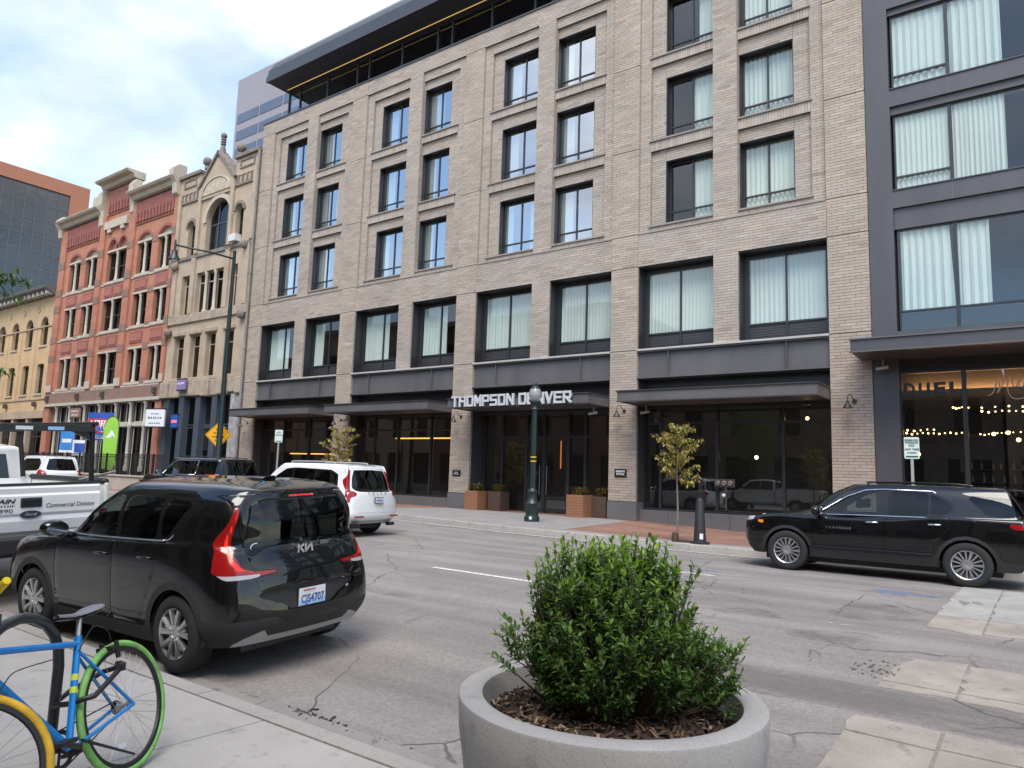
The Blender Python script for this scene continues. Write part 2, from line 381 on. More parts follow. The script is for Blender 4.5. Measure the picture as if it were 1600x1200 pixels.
# near kerb with gutter pan (runs along the street)
def near_edge():
    g = MB(); x = -60.
    r = random.Random(3)
    while x < 20:
        L = 3.05; a, b = x+.006, x+L-.006; x += L
        y0, y1 = NEAR_CURB-.16, NEAR_CURB
        zt = near_z(a, NEAR_CURB)
        g.prism([(a, y0, -.4), (a, y1+.03, -.4), (a, y1, zt-.012), (a, y1-.015, zt+.002), (a, y0, zt+.004)], (b-a, 0, 0))
    structure(g.build('near_kerb', MATS['curb_concrete'], smooth=False))
    g = MB(); x = -60.
    while x < 20:
        a, b = x+.005, x+3.05-.005; x += 3.05; y0, y1 = NEAR_CURB, NEAR_CURB+.46
        z0, z1 = road_z(a, y0)-.012, road_z(a, y1)+.012
        g.prism([(a, y0, -.5), (a, y1, -.5), (a, y1, z1), (a, y0, z0)], (b-a, 0, 0))
    structure(g.build('gutter_pan', MATS['gutter_concrete']))
near_edge()
# near pavement: base with separate concrete slabs on it
base = MB(); base.box(-60, 20, -6, NEAR_CURB-.17, -.4, -.02); SW = structure(base.build('near_pavement', MATS['earth']))
def near_slabs():
    r = random.Random(5); xs = []; x = -18.22
    while x < 8: xs.append(x); x += 1.55
    for x in xs:
        for y0, y1 in ((1.38, NEAR_CURB-.17), (-.23, 1.37), (-1.84, -.24)):
            g = MB(); dz = r.uniform(-.004, .004)
            z0, z1 = near_z(x, y0)+dz, near_z(x, y1)+r.uniform(-.003, .003)
            a, b = x+.007, x+1.543
            g.prism([(a, y0+.006, -.05), (a, y1-.006, -.05), (a, y1-.006, z1), (a, y0+.006, z0)], (b-a, 0, 0))
            g.build('paving_slab', MATS['slab_concrete'], SW, bevel=.006)
near_slabs()
# far kerb and pavement
def far_side():
    n = 260; xs = [-140+200*i/n for i in range(n+1)]
    g = MB()
    for i in range(n):
        a, b = xs[i], xs[i+1]
        def col(x):
            y = curb_y(x); zr = road_z(x, y); return [(x, y-.42, zr+.008), (x, y-.02, zr-.015), (x, y, zr+.14), (x, y+.02, zr+.152), (x, y+.17, zr+.154), (x, y+.17, zr-.2)]
        A, B = col(a), col(b)
        for j in range(5): g.poly([A[j], B[j], B[j+1], A[j+1]])
    structure(g.build('far_kerb', MATS['curb_concrete'], weld=True))
    g = MB()
    for i in range(n):
        a, b = xs[i], xs[i+1]; N = 6
        for j in range(N):
            def pt(x, t):
                y0 = curb_y(x)+.165; y = y0+(26.4-y0)*t; return (x, y, walk_z(x, y))
            g.poly([pt(a, j/N), pt(b, j/N), pt(b, (j+1)/N), pt(a, (j+1)/N)])
    structure(g.build('far_pavement', MATS['brick_paver'], smooth=True, weld=True))
    # concrete strip in front of the entrance
    g = MB(); N = 14
    def rowp(t, s):
        y0 = curb_y(-17)+.2; xL, xR = -23.4+2.2*s, -11.4-1.0*s
        x = xL+(xR-xL)*t; y = curb_y(x)+.18; y = y+(24.4-y)*s; return (x, y, walk_z(x, y)+.005)
    g.grid(rowp, 20, N); structure(g.build('entrance_paving', MATS['entry_concrete'], smooth=True))
    # tree pit edge band of concrete along the kerb
    g = MB(); g.grid(lambda u, v: (-11.4+30*u, curb_y(0)+.175+.55*v, walk_z(-11.4+30*u, curb_y(0)+.3)+.004), 30, 2); structure(g.build('kerb_strip', MATS['entry_concrete'], smooth=True))
far_side()
# concrete alley apron laid into the road on the right, cut by asphalt trenches
AP = None
def apron():
    global AP
    b = MB(); b.grid(lambda u, v: (-1.2+8*u, 3.7+11.8*v, road_z(-1.2+8*u, 3.7+11.8*v)+.002), 8, 24); AP = structure(b.build('alley_apron', MATS['asphalt'], smooth=True))
    r = random.Random(11)
    def slab(pts, lift=.008, m='pad_concrete'):
        # ragged outline subdivided
        out = []
        for i in range(len(pts)):
            p, q = pts[i], pts[(i+1) % len(pts)]; L = math.hypot(q[0]-p[0], q[1]-p[1]); n = max(1, int(L/.12))
            ragged = p[2] if len(p) > 2 else 0
            for j in range(n):
                t = j/n; w = ragged*r.uniform(-1, 1) if j else 0
                dx, dy = (q[0]-p[0])/L, (q[1]-p[1])/L
                out.append((p[0]+(q[0]-p[0])*t-dy*w, p[1]+(q[1]-p[1])*t+dx*w))
        g = MB(); g.prism([(x, y, road_z(x, y)-.03) for x, y in out], (0, 0, .03+lift)); return g.build('concrete_slab', MATS[m], AP)
    X = [-1.27, -.675, 1.25, 3.2, 5.2]
    for i in range(4):
        a, b = X[i]+.012, X[i+1]-.012
        rg = .035
        slab([(a, 3.95), (b, 3.95), (b, 5.84, .0), (a, 5.88, 0)])
        slab([(a, 5.91), (b, 5.87), (b, 6.27, .03), (a, 6.27, rg if i == 0 else 0)])
        slab([(a, 7.14, .03), (b, 7.18), (b, 7.33), (a, 7.36, 0)])
        slab([(a, 7.39), (b, 7.36), (b, 8.5, .04), (a+(.12 if i == 0 else 0), 8.42, .04)])
        slab([(a, 10.35, .07), (b, 10.2), (b, 11.4), (a, 11.4)])
        slab([(a, 11.43), (b, 11.43), (b, 15.3), (a, 15.3, .02)], m='pad_grey')
apron()
# markings
def mark(name, pts, m, lift=.006, lab=None):
    g = MB()
    for i in range(len(pts)-1):
        (x0, y0, w0), (x1, y1, w1) = pts[i], pts[i+1]; n = max(1, int(abs(x1-x0)/.5))
        for j in range(n):
            t, u = j/n, (j+1)/n
            q = []
            for s, sg in ((t, -1), (u, -1), (u, 1), (t, 1)):
                x, y, w = x0+(x1-x0)*s, y0+(y1-y0)*s, w0+(w1-w0)*s; yy = y+sg*w/2; q.append((x, yy, road_z(x, yy)+lift))
            g.poly(q)
    return structure(g.build(name, m, weld=True))
mark('lane_line', [(-8.85, 9.86, .12), (-6.3, 9.74, .12)], MATS['worn_white_paint'])
mark('lane_line', [(-4.5, 9.72, .12), (-1.4, 9.70, .12)], MATS['faint_white_paint'])
mark('lane_line', [(-14.6, 9.9, .12), (-11.6, 9.88, .12)], MATS['worn_white_paint'])
mark('parking_line', [(-8.1, 12.95, .10), (-4.85, 12.86, .10)], MATS['worn_white_paint'])
mark('gutter_line', [(-22, 18.36, .10), (-18.6, 18.32, .10), (-15.5, 17.72, .10), (-13, 17.24, .10), (-1.5, 17.22, .11)], MATS['worn_white_paint'], .014)
mark('stop_bar', [(-3.5, 6.28, .10), (-1.95, 6.25, .10)], MATS['faint_white_paint'])
def blob(name, cx, cy, rx, ry, m, seed=0, lift=.007):
    r = random.Random(seed); g = MB(); n = 22; ph = r.random()*9
    ring = [(cx+rx*math.cos(2*PI*i/n)*(1+.25*math.sin(3*2*PI*i/n+ph)+.1*r.uniform(-1, 1)), cy+ry*math.sin(2*PI*i/n)*(1+.2*math.cos(5*PI*i/n+ph))) for i in range(n)]
    g.poly([(x, y, road_z(x, y)+lift) for x, y in ring]); return structure(g.build(name, m))
blob('blue_paint_mark', -1.95, 13.3, .52, .30, MATS['blue_spray'], 1)
blob('red_paint_mark', -1.85, 13.55, .75, .75, MATS['red_spray'], 4, .005)
blob('blue_paint_mark', -5.3, 13.5, .45, .16, MATS['blue_spray'], 2)
blob('blue_paint_mark', -2.6, 14.2, .10, .07, MATS['blue_spray'], 3)
mat('fresh_asphalt', (.066, .064, .064), .9, var=.2, vs=3, bump=.4, bs=80)
worn('oil_stain', (.06, .056, .054), .40, .8, 2.0, .42)
blob('oil_stain', -3.2, 9.7, .42, .3, MATS['oil_stain'], 7, .004)
blob('oil_stain', -1.9, 11.0, .6, .7, MATS['oil_stain'], 8, .004)
blob('oil_stain', -1.95, 8.9, .45, .45, MATS['oil_stain'], 9, .004)
g = MB(); g.grid(lambda u, v: (-2.6+10*u, 6.3+.8*v+.05*math.sin(9*u), road_z(0, 6.3+.8*v)+.004), 24, 3); structure(g.build('trench_patch', worn('trench_asphalt', (.175, .163, .153), .36, .66, 2.0, .6, (.3, 1, 1)), smooth=True))
g = MB(); g.grid(lambda u, v: (.1+7*u-.25*math.sin(3*v), 8.55+.75*v, road_z(0, 8.55+.75*v)+.006), 16, 3); structure(g.build('trench_patch', worn('trench_asphalt_b', (.09, .09, .092), .34, .56, 3, .85, (.4, 1, 1)), smooth=True))
# broken asphalt at the apron corner
def pothole():
    r = random.Random(2); root = empty('broken_asphalt', (-1.35, 7.75, 0), label='small crumbled bits of broken asphalt at the corner of the concrete apron', cat='rubble')
    mat('rubble', (.10, .085, .07), .95, var=.3, vs=12, bump=.6, bs=40)
    for i in range(60):
        a, d = r.uniform(0, 2*PI), r.random()**.6*.42; x, y = d*.55*math.cos(a), d*.8*math.sin(a)
        s = r.uniform(.005, .018); g = MB(); g.sphere((0, 0, 0), s, 6, 4, (1, r.uniform(.6, 1), .55))
        g.v = [(p[0]*r.uniform(.8, 1.2), p[1]*r.uniform(.8, 1.2), p[2]) for p in g.v]
        g.build('chunk', MATS['rubble'], root, loc=(x, y, road_z(-1.35+x, 7.75+y)+s*.3))
pothole()

def gutter_litter():
    r = random.Random(9); g = MB(); mat('litter', (.05, .04, .033), .95, var=.4, vs=20)
    for i in range(64):
        x = -4.75+abs(r.gauss(0, .32)) if i < 40 else r.uniform(-5.6, -2.2); y = NEAR_CURB+.47+r.gauss(0, .03)+(.0 if i < 90 else .02); s = r.uniform(.006, .02) if i < 40 else r.uniform(.004, .012)
        a = r.uniform(0, PI); g.obox((x, y, road_z(x, y)+.008), (s*math.cos(a), s*math.sin(a), .1*s), (-s*.5*math.sin(a), s*.5*math.cos(a), 0), (0, 0, .004))
    o = g.build('gutter_litter', MATS['litter'], kind='stuff'); tag(o, 'dark crumbs and leaf litter along the near gutter joint', 'litter')
gutter_litter()
# ------------------------------------------------------------------ hotel
D = 24.6
mat('brick', (.385, .325, .272), .85, var=.10, vs=.7, bump=.25, bs=70, tint=True, spec=.3)
mat('mortar', (.195, .165, .142), .95, var=.1, vs=8)
mat('dark_metal', (.050, .047, .048), .42, metal=.0, var=.10, vs=1.2, spec=.5)
mat('grey_metal', (.105, .099, .098), .45, var=.16, vs=1.2, stretch=(1, 1, .2))
mat('frame_metal', (.028, .028, .03), .35, var=.05)
mat('roof_metal', (.060, .062, .068), .42, metal=.2, var=.06, vs=.6)
mat('sill_stone', (.27, .235, .205), .8, var=.1, vs=4)
mat('light_sill', (.42, .39, .36), .7, var=.1)
mat('curtain', (.53, .57, .53), .9, var=.05, vs=.8)
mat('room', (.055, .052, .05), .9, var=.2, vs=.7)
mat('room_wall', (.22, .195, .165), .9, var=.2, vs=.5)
mat('led_yellow', (1., .66, .22), .5, var=0, emit=.3)
mat('led_orange', (1., .45, .10), .5, var=0, emit=1.3)
mat('bulb_warm', (1., .62, .22), .5, var=0, emit=6.)
mat('bulb_white', (1., .9, .7), .5, var=0, emit=4.)
glass('window_glass', (.93, .98, .96), 5.8, .05, .8); glass('clear_window_glass', (.92, .97, .95), 1.85, .05, .8)
glass('shop_glass', (.66, .70, .70), 2.1, .03, .5)
PX = [(-37.4, -36.2), (-29.35, -28.2), (-21.38, -20.25), (-13.4, -12.25), (-5.43, -4.2)]
PILL = [(-33.1, -32.2), (-25.07, -24.17), (-17.2, -16.3), (-9.28, -8.38)]
HOTEL = empty('hotel_building', (-20.8, D, 0), label='six storey tan brick hotel with recessed windows and dark steel canopies', cat='building', world=True)
SEED = [100]
def field(core, brk, x0, x1, z0, z1, y, depth=.4, single=None, base=(1, 1, 1), soldier=False, ret=0., retl=0.):
    """brick field facing the street; ret = depth of the brick return on its right side"""
    SEED[0] += 1
    core.box(x0+.004, x1-.004, y, y+depth, z0, z1)
    bricks(brk, (x0, y, z0), (1, 0, 0), (0, -1, 0), x1-x0, z1-z0, single=single, seed=SEED[0], base=base, soldier=soldier)
    if ret > 0: bricks(brk, (x1-.004, y, z0), (0, 1, 0), (1, 0, 0), ret, z1-z0, bl=.25, seed=SEED[0]+5000, base=base, proud=.008)
    if retl > 0: bricks(brk, (x0+.004, y, z0), (0, 1, 0), (-1, 0, 0), retl, z1-z0, bl=.25, seed=SEED[0]+7000, base=base, proud=.008)
class Near:
    def __init__(s, parent, zmax): s.parent = parent; s.zmax = zmax
    def __call__(s, c): return c.z < s.zmax and c.y < D+.02
def curtain(x0, x1, z0, z1, y, parent, seed=0, amp=.035, lean=0.):
    r = random.Random(seed); g = MB(); n = max(8, int((x1-x0)/.022)); ph = r.random()*6; wl = r.uniform(.12, .23); amp *= r.uniform(.8, 1.5)
    def f(u, v):
        x = x0+(x1-x0)*u+lean*(1-v)*u
        w = math.sin(2*PI*(x-x0)/wl+ph+1.3*math.sin(2.3*x+ph)+.35*v*math.sin(5*x+ph))+.45*math.sin(2*PI*(x-x0)/.071+ph*2)
        return (x, y+amp*w*(1-.35*v), z0+(z1-z0)*v)
    g.grid(f, n, 6); return g.build('curtain', MATS['curtain'], parent, smooth=True)
def window(parent, x0, x1, z0, z1, y, ft=.07, mull=(.5,), trans=(.22,), spans=((0., 1.),), seed=0, rev=0., ym=None, gm='window_glass', low_panel=0., cz=(0., 1.), name='window', cy=.13):
    """window unit: frame mesh, panes and curtains as its pieces"""
    g = MB(); d = .07
    g.box(x0, x1, y, y+d, z0, z0+ft); g.box(x0, x1, y, y+d, z1-ft, z1)
    g.box(x0, x0+ft, y, y+d, z0+ft, z1-ft); g.box(x1-ft, x1, y, y+d, z0+ft, z1-ft)
    if rev > 0:   # metal lining of the opening
        t = .025
        g.box(x0-t, x0, y-rev, y+d, z0-t, z1+t); g.box(x1, x1+t, y-rev, y+d, z0-t, z1+t); g.box(x0, x1, y-rev, y+d, z1, z1+t); g.box(x0, x1, y-rev+.004, y+d, z0-t, z0)
    xs = [x0+ft]+[x0+(x1-x0)*m for m in mull]+[x1-ft]; zs = [z0+ft]+[z0+(z1-z0)*t for t in trans]+[z1-ft]; w = .03
    for m in xs[1:-1]: g.box(m-w, m+w, y-.01, y+d-.004, z0+ft, z1-ft)
    for t in zs[1:-1]: g.box(x0+ft, x1-ft, y-.006, y+d-.008, t-w, t+w)
    o = g.build(name, MATS['frame_metal'], parent)
    if low_panel > 0:
        p = MB(); zt = zs[1]-w; p.box(x0+ft, x1-ft, y+.05, y+.075, z0+ft, zt)
        for q in range(5): zz = z0+ft+(zt-z0-ft)*(q+.5)/5; p.box(x0+ft, x1-ft, y+.035, y+.05, zz-.012, zz+.012)
        p.build('lower_grille', MATS['dark_metal'], o)
    for i in range(len(xs)-1):
        for j in range(len(zs)-1):
            if low_panel > 0 and j == 0: continue
            a, b = xs[i]+(w if i else 0), xs[i+1]-(w if i < len(xs)-2 else 0); c, e = zs[j]+(w if j else 0), zs[j+1]-(w if j < len(zs)-2 else 0)
            q = MB(); q.poly([(a, y+.03, c), (b, y+.03, c), (b, y+.03, e), (a, y+.03, e)]); q.build('pane', MATS[gm], o, fix=False)
    for k, s in enumerate(spans):
        L = x1-x0-2*ft; curtain(x0+ft+L*s[0], x0+ft+L*s[1], z0+(z1-z0)*cz[0]+.02, z0+(z1-z0)*cz[1]-.02, y+cy, o, seed*7+k, lean=s[2] if len(s) > 2 else 0.)
    return o
# piers
ZP = .82
for i, (a, b) in enumerate(PX):
    c, k = MB(), MB(); c.box(a+.02, b-.02, D+.02, D+.5, -.4, 22.25)
    o = c.build('brick_pier', MATS['mortar'], HOTEL)
    zs = [ZP, 6.5, 9.75, 11.03, 14.5, 18.0, 21.5, 22.28]
    core = MB()
    for z0, z1 in zip(zs, zs[1:]):
        near = Near(o, 9.7 if i == 4 else 5.6) if i >= 3 else None
        field(core, k, a, b, z0+.012, z1-.012, D, .05, single=near, base=(1.02, 1.0, .97), ret=.9 if z1 < 9.8 else .11)
    core.build('mortar_bed', MATS['mortar'], o); k.build('brickwork', MATS['brick'], o, kind='stuff', fix=True)
    p = MB(); p.box(a-.03, b+.03, D-.03, D+.9, -.5, ZP-.012); p.build('plinth', MATS['plinth_stone'], o, bevel=.01)
    if i < 4: s = MB(); s.box(b-.02, b+.02, D+.1, D+.95, -.4, 5.42); s.build('side_panel', MATS['dark_metal'], o)
# bays
BR = random.Random(21)
for i in range(4):
    b0, b1 = PX[i][1], PX[i+1][0]; p0, p1 = PILL[i]
    core, k = MB(), MB(); J = .45; S = .58
    # band over the second floor
    field(core, k, b0, b1, 9.74, 11.0, D+.006)
    # pillars (second floor and upper)
    field(core, k, p0, p1, 6.53, 9.74, D+.004, .85, ret=.66); field(core, k, p0, p1, 11.06, 21.5, D+.004, .6, ret=.5)
    # top band
    field(core, k, b0, b1, 21.5, 22.28, D+.008)
    # low band under first sills
    rows = [(11.31, 13.8, 14.3), (14.75, 17.2, 17.78), (18.2, 20.6, 21.05)]
    for sx0, sx1, side in ((b0, p0, 0), (p1, b1, 1)):
        jx = (sx0, sx0+J) if side == 0 else (sx1-J, sx1)
        ix = (sx0+J, sx1) if side == 0 else (sx0, sx1-J)
        wx = (ix[0]+S, ix[1]) if side == 0 else (ix[0], ix[1]-S)
        px = (ix[0], wx[0]) if side == 0 else (wx[1], ix[1])
        field(core, k, jx[0], jx[1], 11.06, 21.5, D+.10, .4, ret=.12 if side == 0 else 0, retl=.12 if side else 0)
        for z0, z1 in ((11.06, 11.24), (14.3, 14.68), (17.78, 18.13), (21.05, 21.5)): field(core, k, ix[0], ix[1], z0, z1, D+.10, .4, soldier=(z1-z0 < .4))
        for r_, (zs_, zh, zt) in enumerate(rows):
            field(core, k, px[0], px[1], zs_, zt, D+.22, .4); field(core, k, wx[0], wx[1], zh+.03, zt, D+.22, .4)
            l = MB(); l.box(ix[0]-(.0 if side else .06), ix[1]+(.06 if side else 0), D+.03, D+.5, zs_-.07, zs_-.003); l.build('window_sill', MATS['sill_stone'], HOTEL, bevel=.008)
            # curtains: mostly open in the bays that mirror the sky
            if i < 3: sp = BR.choice([((0., .28),), ((0., .34), (.9, 1.)), ((0., .55),), ((0., .22), (.72, 1.))])
            else: sp = ((0., 1.),) if side else (((.5, 1.),) if r_ < 2 else ((.62, 1.),))
            window(HOTEL, wx[0]+.025, wx[1]-.03, zs_, zh, D+.52, spans=sp, seed=i*40+side*10+r_, rev=.28, gm='window_glass' if i < 3 else 'clear_window_glass')
    l = MB(); l.box(b0, b1, D-.035, D+.1, 11.0, 11.06); l.build('ledge', MATS['sill_stone'], HOTEL, bevel=.006)
    # second floor windows
    for q, (a, b) in enumerate(((b0, p0), (p1, b1))):
        sp = ((0., 1.),) if i >= 2 else (((0., .62), (.86, 1.)) if (i, q) != (0, 1) else ((0., .3),))
        window(HOTEL, a+.03, b-.03, 6.55, 9.7, D+.58, ft=.16, trans=(.20,), spans=sp, seed=300+i*4+q, rev=.5, low_panel=1., cz=(.2, .95), gm='clear_window_glass', cy=.1)
    # steel beam
    bm_ = MB(); bm_.box(b0, b1, D+.12, D+.2, 5.46, 6.40); bm_.box(b0, b1, D-.01, D+.6, 6.40, 6.45); bm_.box(b0, b1, D-.02, D+.6, 5.41, 5.46)
    ob = bm_.build('steel_beam', MATS['grey_metal'], HOTEL)
    for sx in (b0+1.25, b1-1.35):
        q = MB(); q.box(sx-.012, sx+.012, D+.0, D+.12, 5.46, 6.40); q.build('stiffener', MATS['grey_metal'], ob)
    q = MB(); q.box(b0, b1, D-.06, D+.1, 6.455, 6.53); q.build('beam_coping', MATS['light_sill'], ob, bevel=.006)
    q = MB(); q.box(b0, b1, D+.62, D+.7, 4.3, 5.46); q.build('fascia_panel', MATS['frame_metal'], HOTEL)
    # canopy
    c = MB(); y0 = 23.0
    c.box(b0+.02, b1-.02, y0, y0+.06, 4.38, 4.74); c.box(b0+.02, b0+.08, y0+.06, D+.6, 4.38, 4.74); c.box(b1-.08, b1-.02, y0+.06, D+.6, 4.38, 4.74)
    c.box(b0+.08, b1-.08, y0+.06, D+.6, 4.42, 4.46); c.box(b0+.08, b1-.08, y0+.06, D+.6, 4.66, 4.70)
    oc = c.build('canopy', MATS['grey_metal'], HOTEL)
    q = MB(); q.box(b0-.02, b1+.02, y0-.05, y0+.10, 4.742, 4.775); q.box(b0-.02, b0+.12, y0+.10, D-.1, 4.742, 4.775); q.box(b1-.12, b1+.02, y0+.10, D-.1, 4.742, 4.775); q.box(b0, b1, y0-.02, y0-.001, 4.36, 4.40); q.build('canopy_trim', MATS['dark_metal'], oc)
    k.build('brickwork', MATS['brick'], core.build('bay_wall', MATS['mortar'], HOTEL), kind='stuff')
# ground floor shopfronts (bays 0, 1, 3) and entrance (bay 2)
def shopfront(b0, b1, cuts, zs, y=D+.62, sill=.55):
    g = MB(); t = .05
    xs = [b0+.03+(b1-b0-.06)*c for c in cuts]
    for x in xs: g.box(x-t, x+t, y-.06, y+.09, sill, 4.4)
    for z in [sill+.04]+zs+[4.36]: g.box(b0+.03, b1-.03, y-.055, y+.085, z-.04, z+.04)
    o = g.build('shopfront', MATS['frame_metal'], HOTEL); zz = [sill+.08]+zs+[4.32]
    for a, b in zip(xs, xs[1:]):
        for c, e in zip(zz, zz[1:]):
            q = MB(); q.poly([(a+t, y, c+.03), (b-t, y, c+.03), (b-t, y, e-.03), (a+t, y, e-.03)]); q.build('pane', MATS['shop_glass'], o, fix=False)
    n = 6; L = (b1-b0)/n
    for j in range(n):
        q = MB(); q.box(b0+L*j+.006, b0+L*(j+1)-.006, y-.3, y+.2, -.4, sill); q.build('base_stone', MATS['plinth_stone'], o, bevel=.006)
    return o
shopfront(PX[0][1], PX[1][0], [0, .30, .62, .92, 1], [3.75])
shopfront(PX[1][1], PX[2][0], [0, .19, .43, .75, 1], [3.65])
shopfront(PX[3][1], PX[4][0], [0, .10, .42, .76, 1], [3.75])
def entrance():
    b0, b1 = PX[2][1], PX[3][0]; y = D+.95; root = None
    g = MB(); t = .06
    xs = [b0+.1, b0+1.1, b0+2.4, b0+3.3, b0+4.5, b0+5.3, b1-.1]
    for x in xs: g.box(x-t, x+t, y-.08, y+.1, .1, 4.4)
    for z in (4.3, 3.3): g.box(b0, b1, y-.07, y+.09, z-.05, z+.05)
    o = g.build('entrance_front', MATS['frame_metal'], HOTEL)
    for i, (a, b) in enumerate(zip(xs, xs[1:])):
        q = MB(); q.poly([(a+t, y, 3.36), (b-t, y, 3.36), (b-t, y, 4.24), (a+t, y, 4.24)]); q.build('transom_pane', MATS['shop_glass'], o, fix=False)
        if i in (2, 3):   # pair of doors
            d = MB(); d.box(a+t, a+t+.07, y-.03, y+.03, .18, 3.24); d.box(b-t-.07, b-t, y-.03, y+.03, .18, 3.24); d.box(a+t+.07, b-t-.07, y-.03, y+.03, .18, .36); d.box(a+t+.07, b-t-.07, y-.03, y+.03, 3.14, 3.24)
            od = d.build('door', MATS['frame_metal'], o)
            h = MB(); hx = (b-t-.12) if i == 2 else (a+t+.12); h.tube([(hx, y-.09, .9), (hx, y-.09, 2.1)], .018); h.build('handle', MATS['light_metal'] if 'light_metal' in MATS else mat('light_metal', (.5, .5, .5), .3, 1, var=0), od)
            q = MB(); q.poly([(a+t+.07, y, .36), (b-t-.07, y, .36), (b-t-.07, y, 3.14), (a+t+.07, y, 3.14)]); q.build('pane', MATS['shop_glass'], od, fix=False)
        else:
            q = MB(); q.poly([(a+t, y, .2), (b-t, y, .2), (b-t, y, 3.24), (a+t, y, 3.24)]); q.build('pane', MATS['shop_glass'], o, fix=False)
    for x in (b0, b1-.05):
        q = MB(); q.box(x, x+.05, D+.9, y+.2, -.2, 4.4); q.build('jamb_panel', MATS['dark_metal'], o)
    q = MB(); q.box(b0, b1, D+.6, y+.3, 4.28, 4.34); q.build('entry_ceiling', MATS['dark_metal'], o)
entrance()
# interior: floors, back wall, cross walls
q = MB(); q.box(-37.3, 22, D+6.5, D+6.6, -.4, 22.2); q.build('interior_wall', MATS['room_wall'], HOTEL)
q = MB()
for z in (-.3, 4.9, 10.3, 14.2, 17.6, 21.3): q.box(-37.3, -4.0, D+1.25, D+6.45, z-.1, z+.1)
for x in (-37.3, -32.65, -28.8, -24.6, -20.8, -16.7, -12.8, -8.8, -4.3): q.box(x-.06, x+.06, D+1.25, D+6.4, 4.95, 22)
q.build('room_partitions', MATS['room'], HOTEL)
q = MB(); q.box(-37.38, -37.3, D+.5, D+18, -.4, 22.2); q.box(-37.3, -4.1, D+17.9, D+18, -.4, 22.2); q.build('rear_shell', MATS['mortar'], HOTEL)
# parapet coping, roof deck and penthouse
q = MB(); q.box(-37.45, -4.15, D-.05, D+1.0, 22.28, 22.36); q.build('parapet_coping', MATS['roof_metal'], HOTEL)
q = MB(); q.box(-37.4, -4.1, D+1.0, D+18, 22.15, 22.25); q.build('roof_deck', MATS['grey_metal'], HOTEL)
def penthouse():
    y = 26.1; x0, x1, z0, z1 = -37.2, -4.2, 22.3, 25.0
    f = MB(); xs = [x0]; x = x0+1.1; j = 0
    while x < x1: xs.append(x); x += (2.6, 2.6, 1.0)[j % 3]; j += 1
    xs.append(x1)
    for x in xs: f.box(x-.05, x+.05, y-.05, y+.12, z0, z1)
    f.box(x0, x1, y-.045, y+.1, z0, z0+.1); f.box(x0, x1, y-.045, y+.1, z1-.1, z1)
    o = f.build('penthouse', MATS['roof_metal'], HOTEL)
    for a, b in zip(xs, xs[1:]):
        q = MB(); q.poly([(a+.05, y, z0+.1), (b-.05, y, z0+.1), (b-.05, y, z1-.1), (a+.05, y, z1-.1)]); q.build('pane', MATS['shop_glass'], o, fix=False)
    q = MB(); q.box(x0, x1, y+4, y+4.1, z0, z1); q.build('penthouse_wall', MATS['room'], o)
    r = MB(); r.box(-37.33, -3.9, 24.50, 34, 25.0, 25.06); r.box(-37.0, -3.9, 24.95, 34, 26.2, 26.3); r.box(-37.36, -37.3, 24.95, 34, 25.06, 26.3); r.build('soffit', mat('soffit_metal', (.075, .072, .078), .5, var=.06), o)
    for k, (yy, za, zb) in enumerate(((24.44, 24.97, 25.36), (24.52, 25.41, 25.78), (24.60, 25.83, 26.32))):
        r = MB(); r.prism([(-37.37+.06*k, yy, za), (-37.37+.06*k, yy+.5, za+(.1 if k == 0 else 0)), (-37.37+.06*k, yy+.5, zb), (-37.37+.06*k, yy+(.25 if k == 2 else .03), zb)], (33.5, 0, 0)); r.build('fascia_band', MATS['roof_metal'], o)
        if k < 2: r = MB(); r.box(-37.25+.06*k, -3.9, yy+.12, 24.9, zb, zb+.05); r.build('shadow_gap', MATS['frame_metal'], o)
    l = MB(); l.box(-37.0, -4.2, 25.74, 25.775, 24.98, 24.998); l.build('led_strip', MATS['led_yellow'], o)
penthouse()
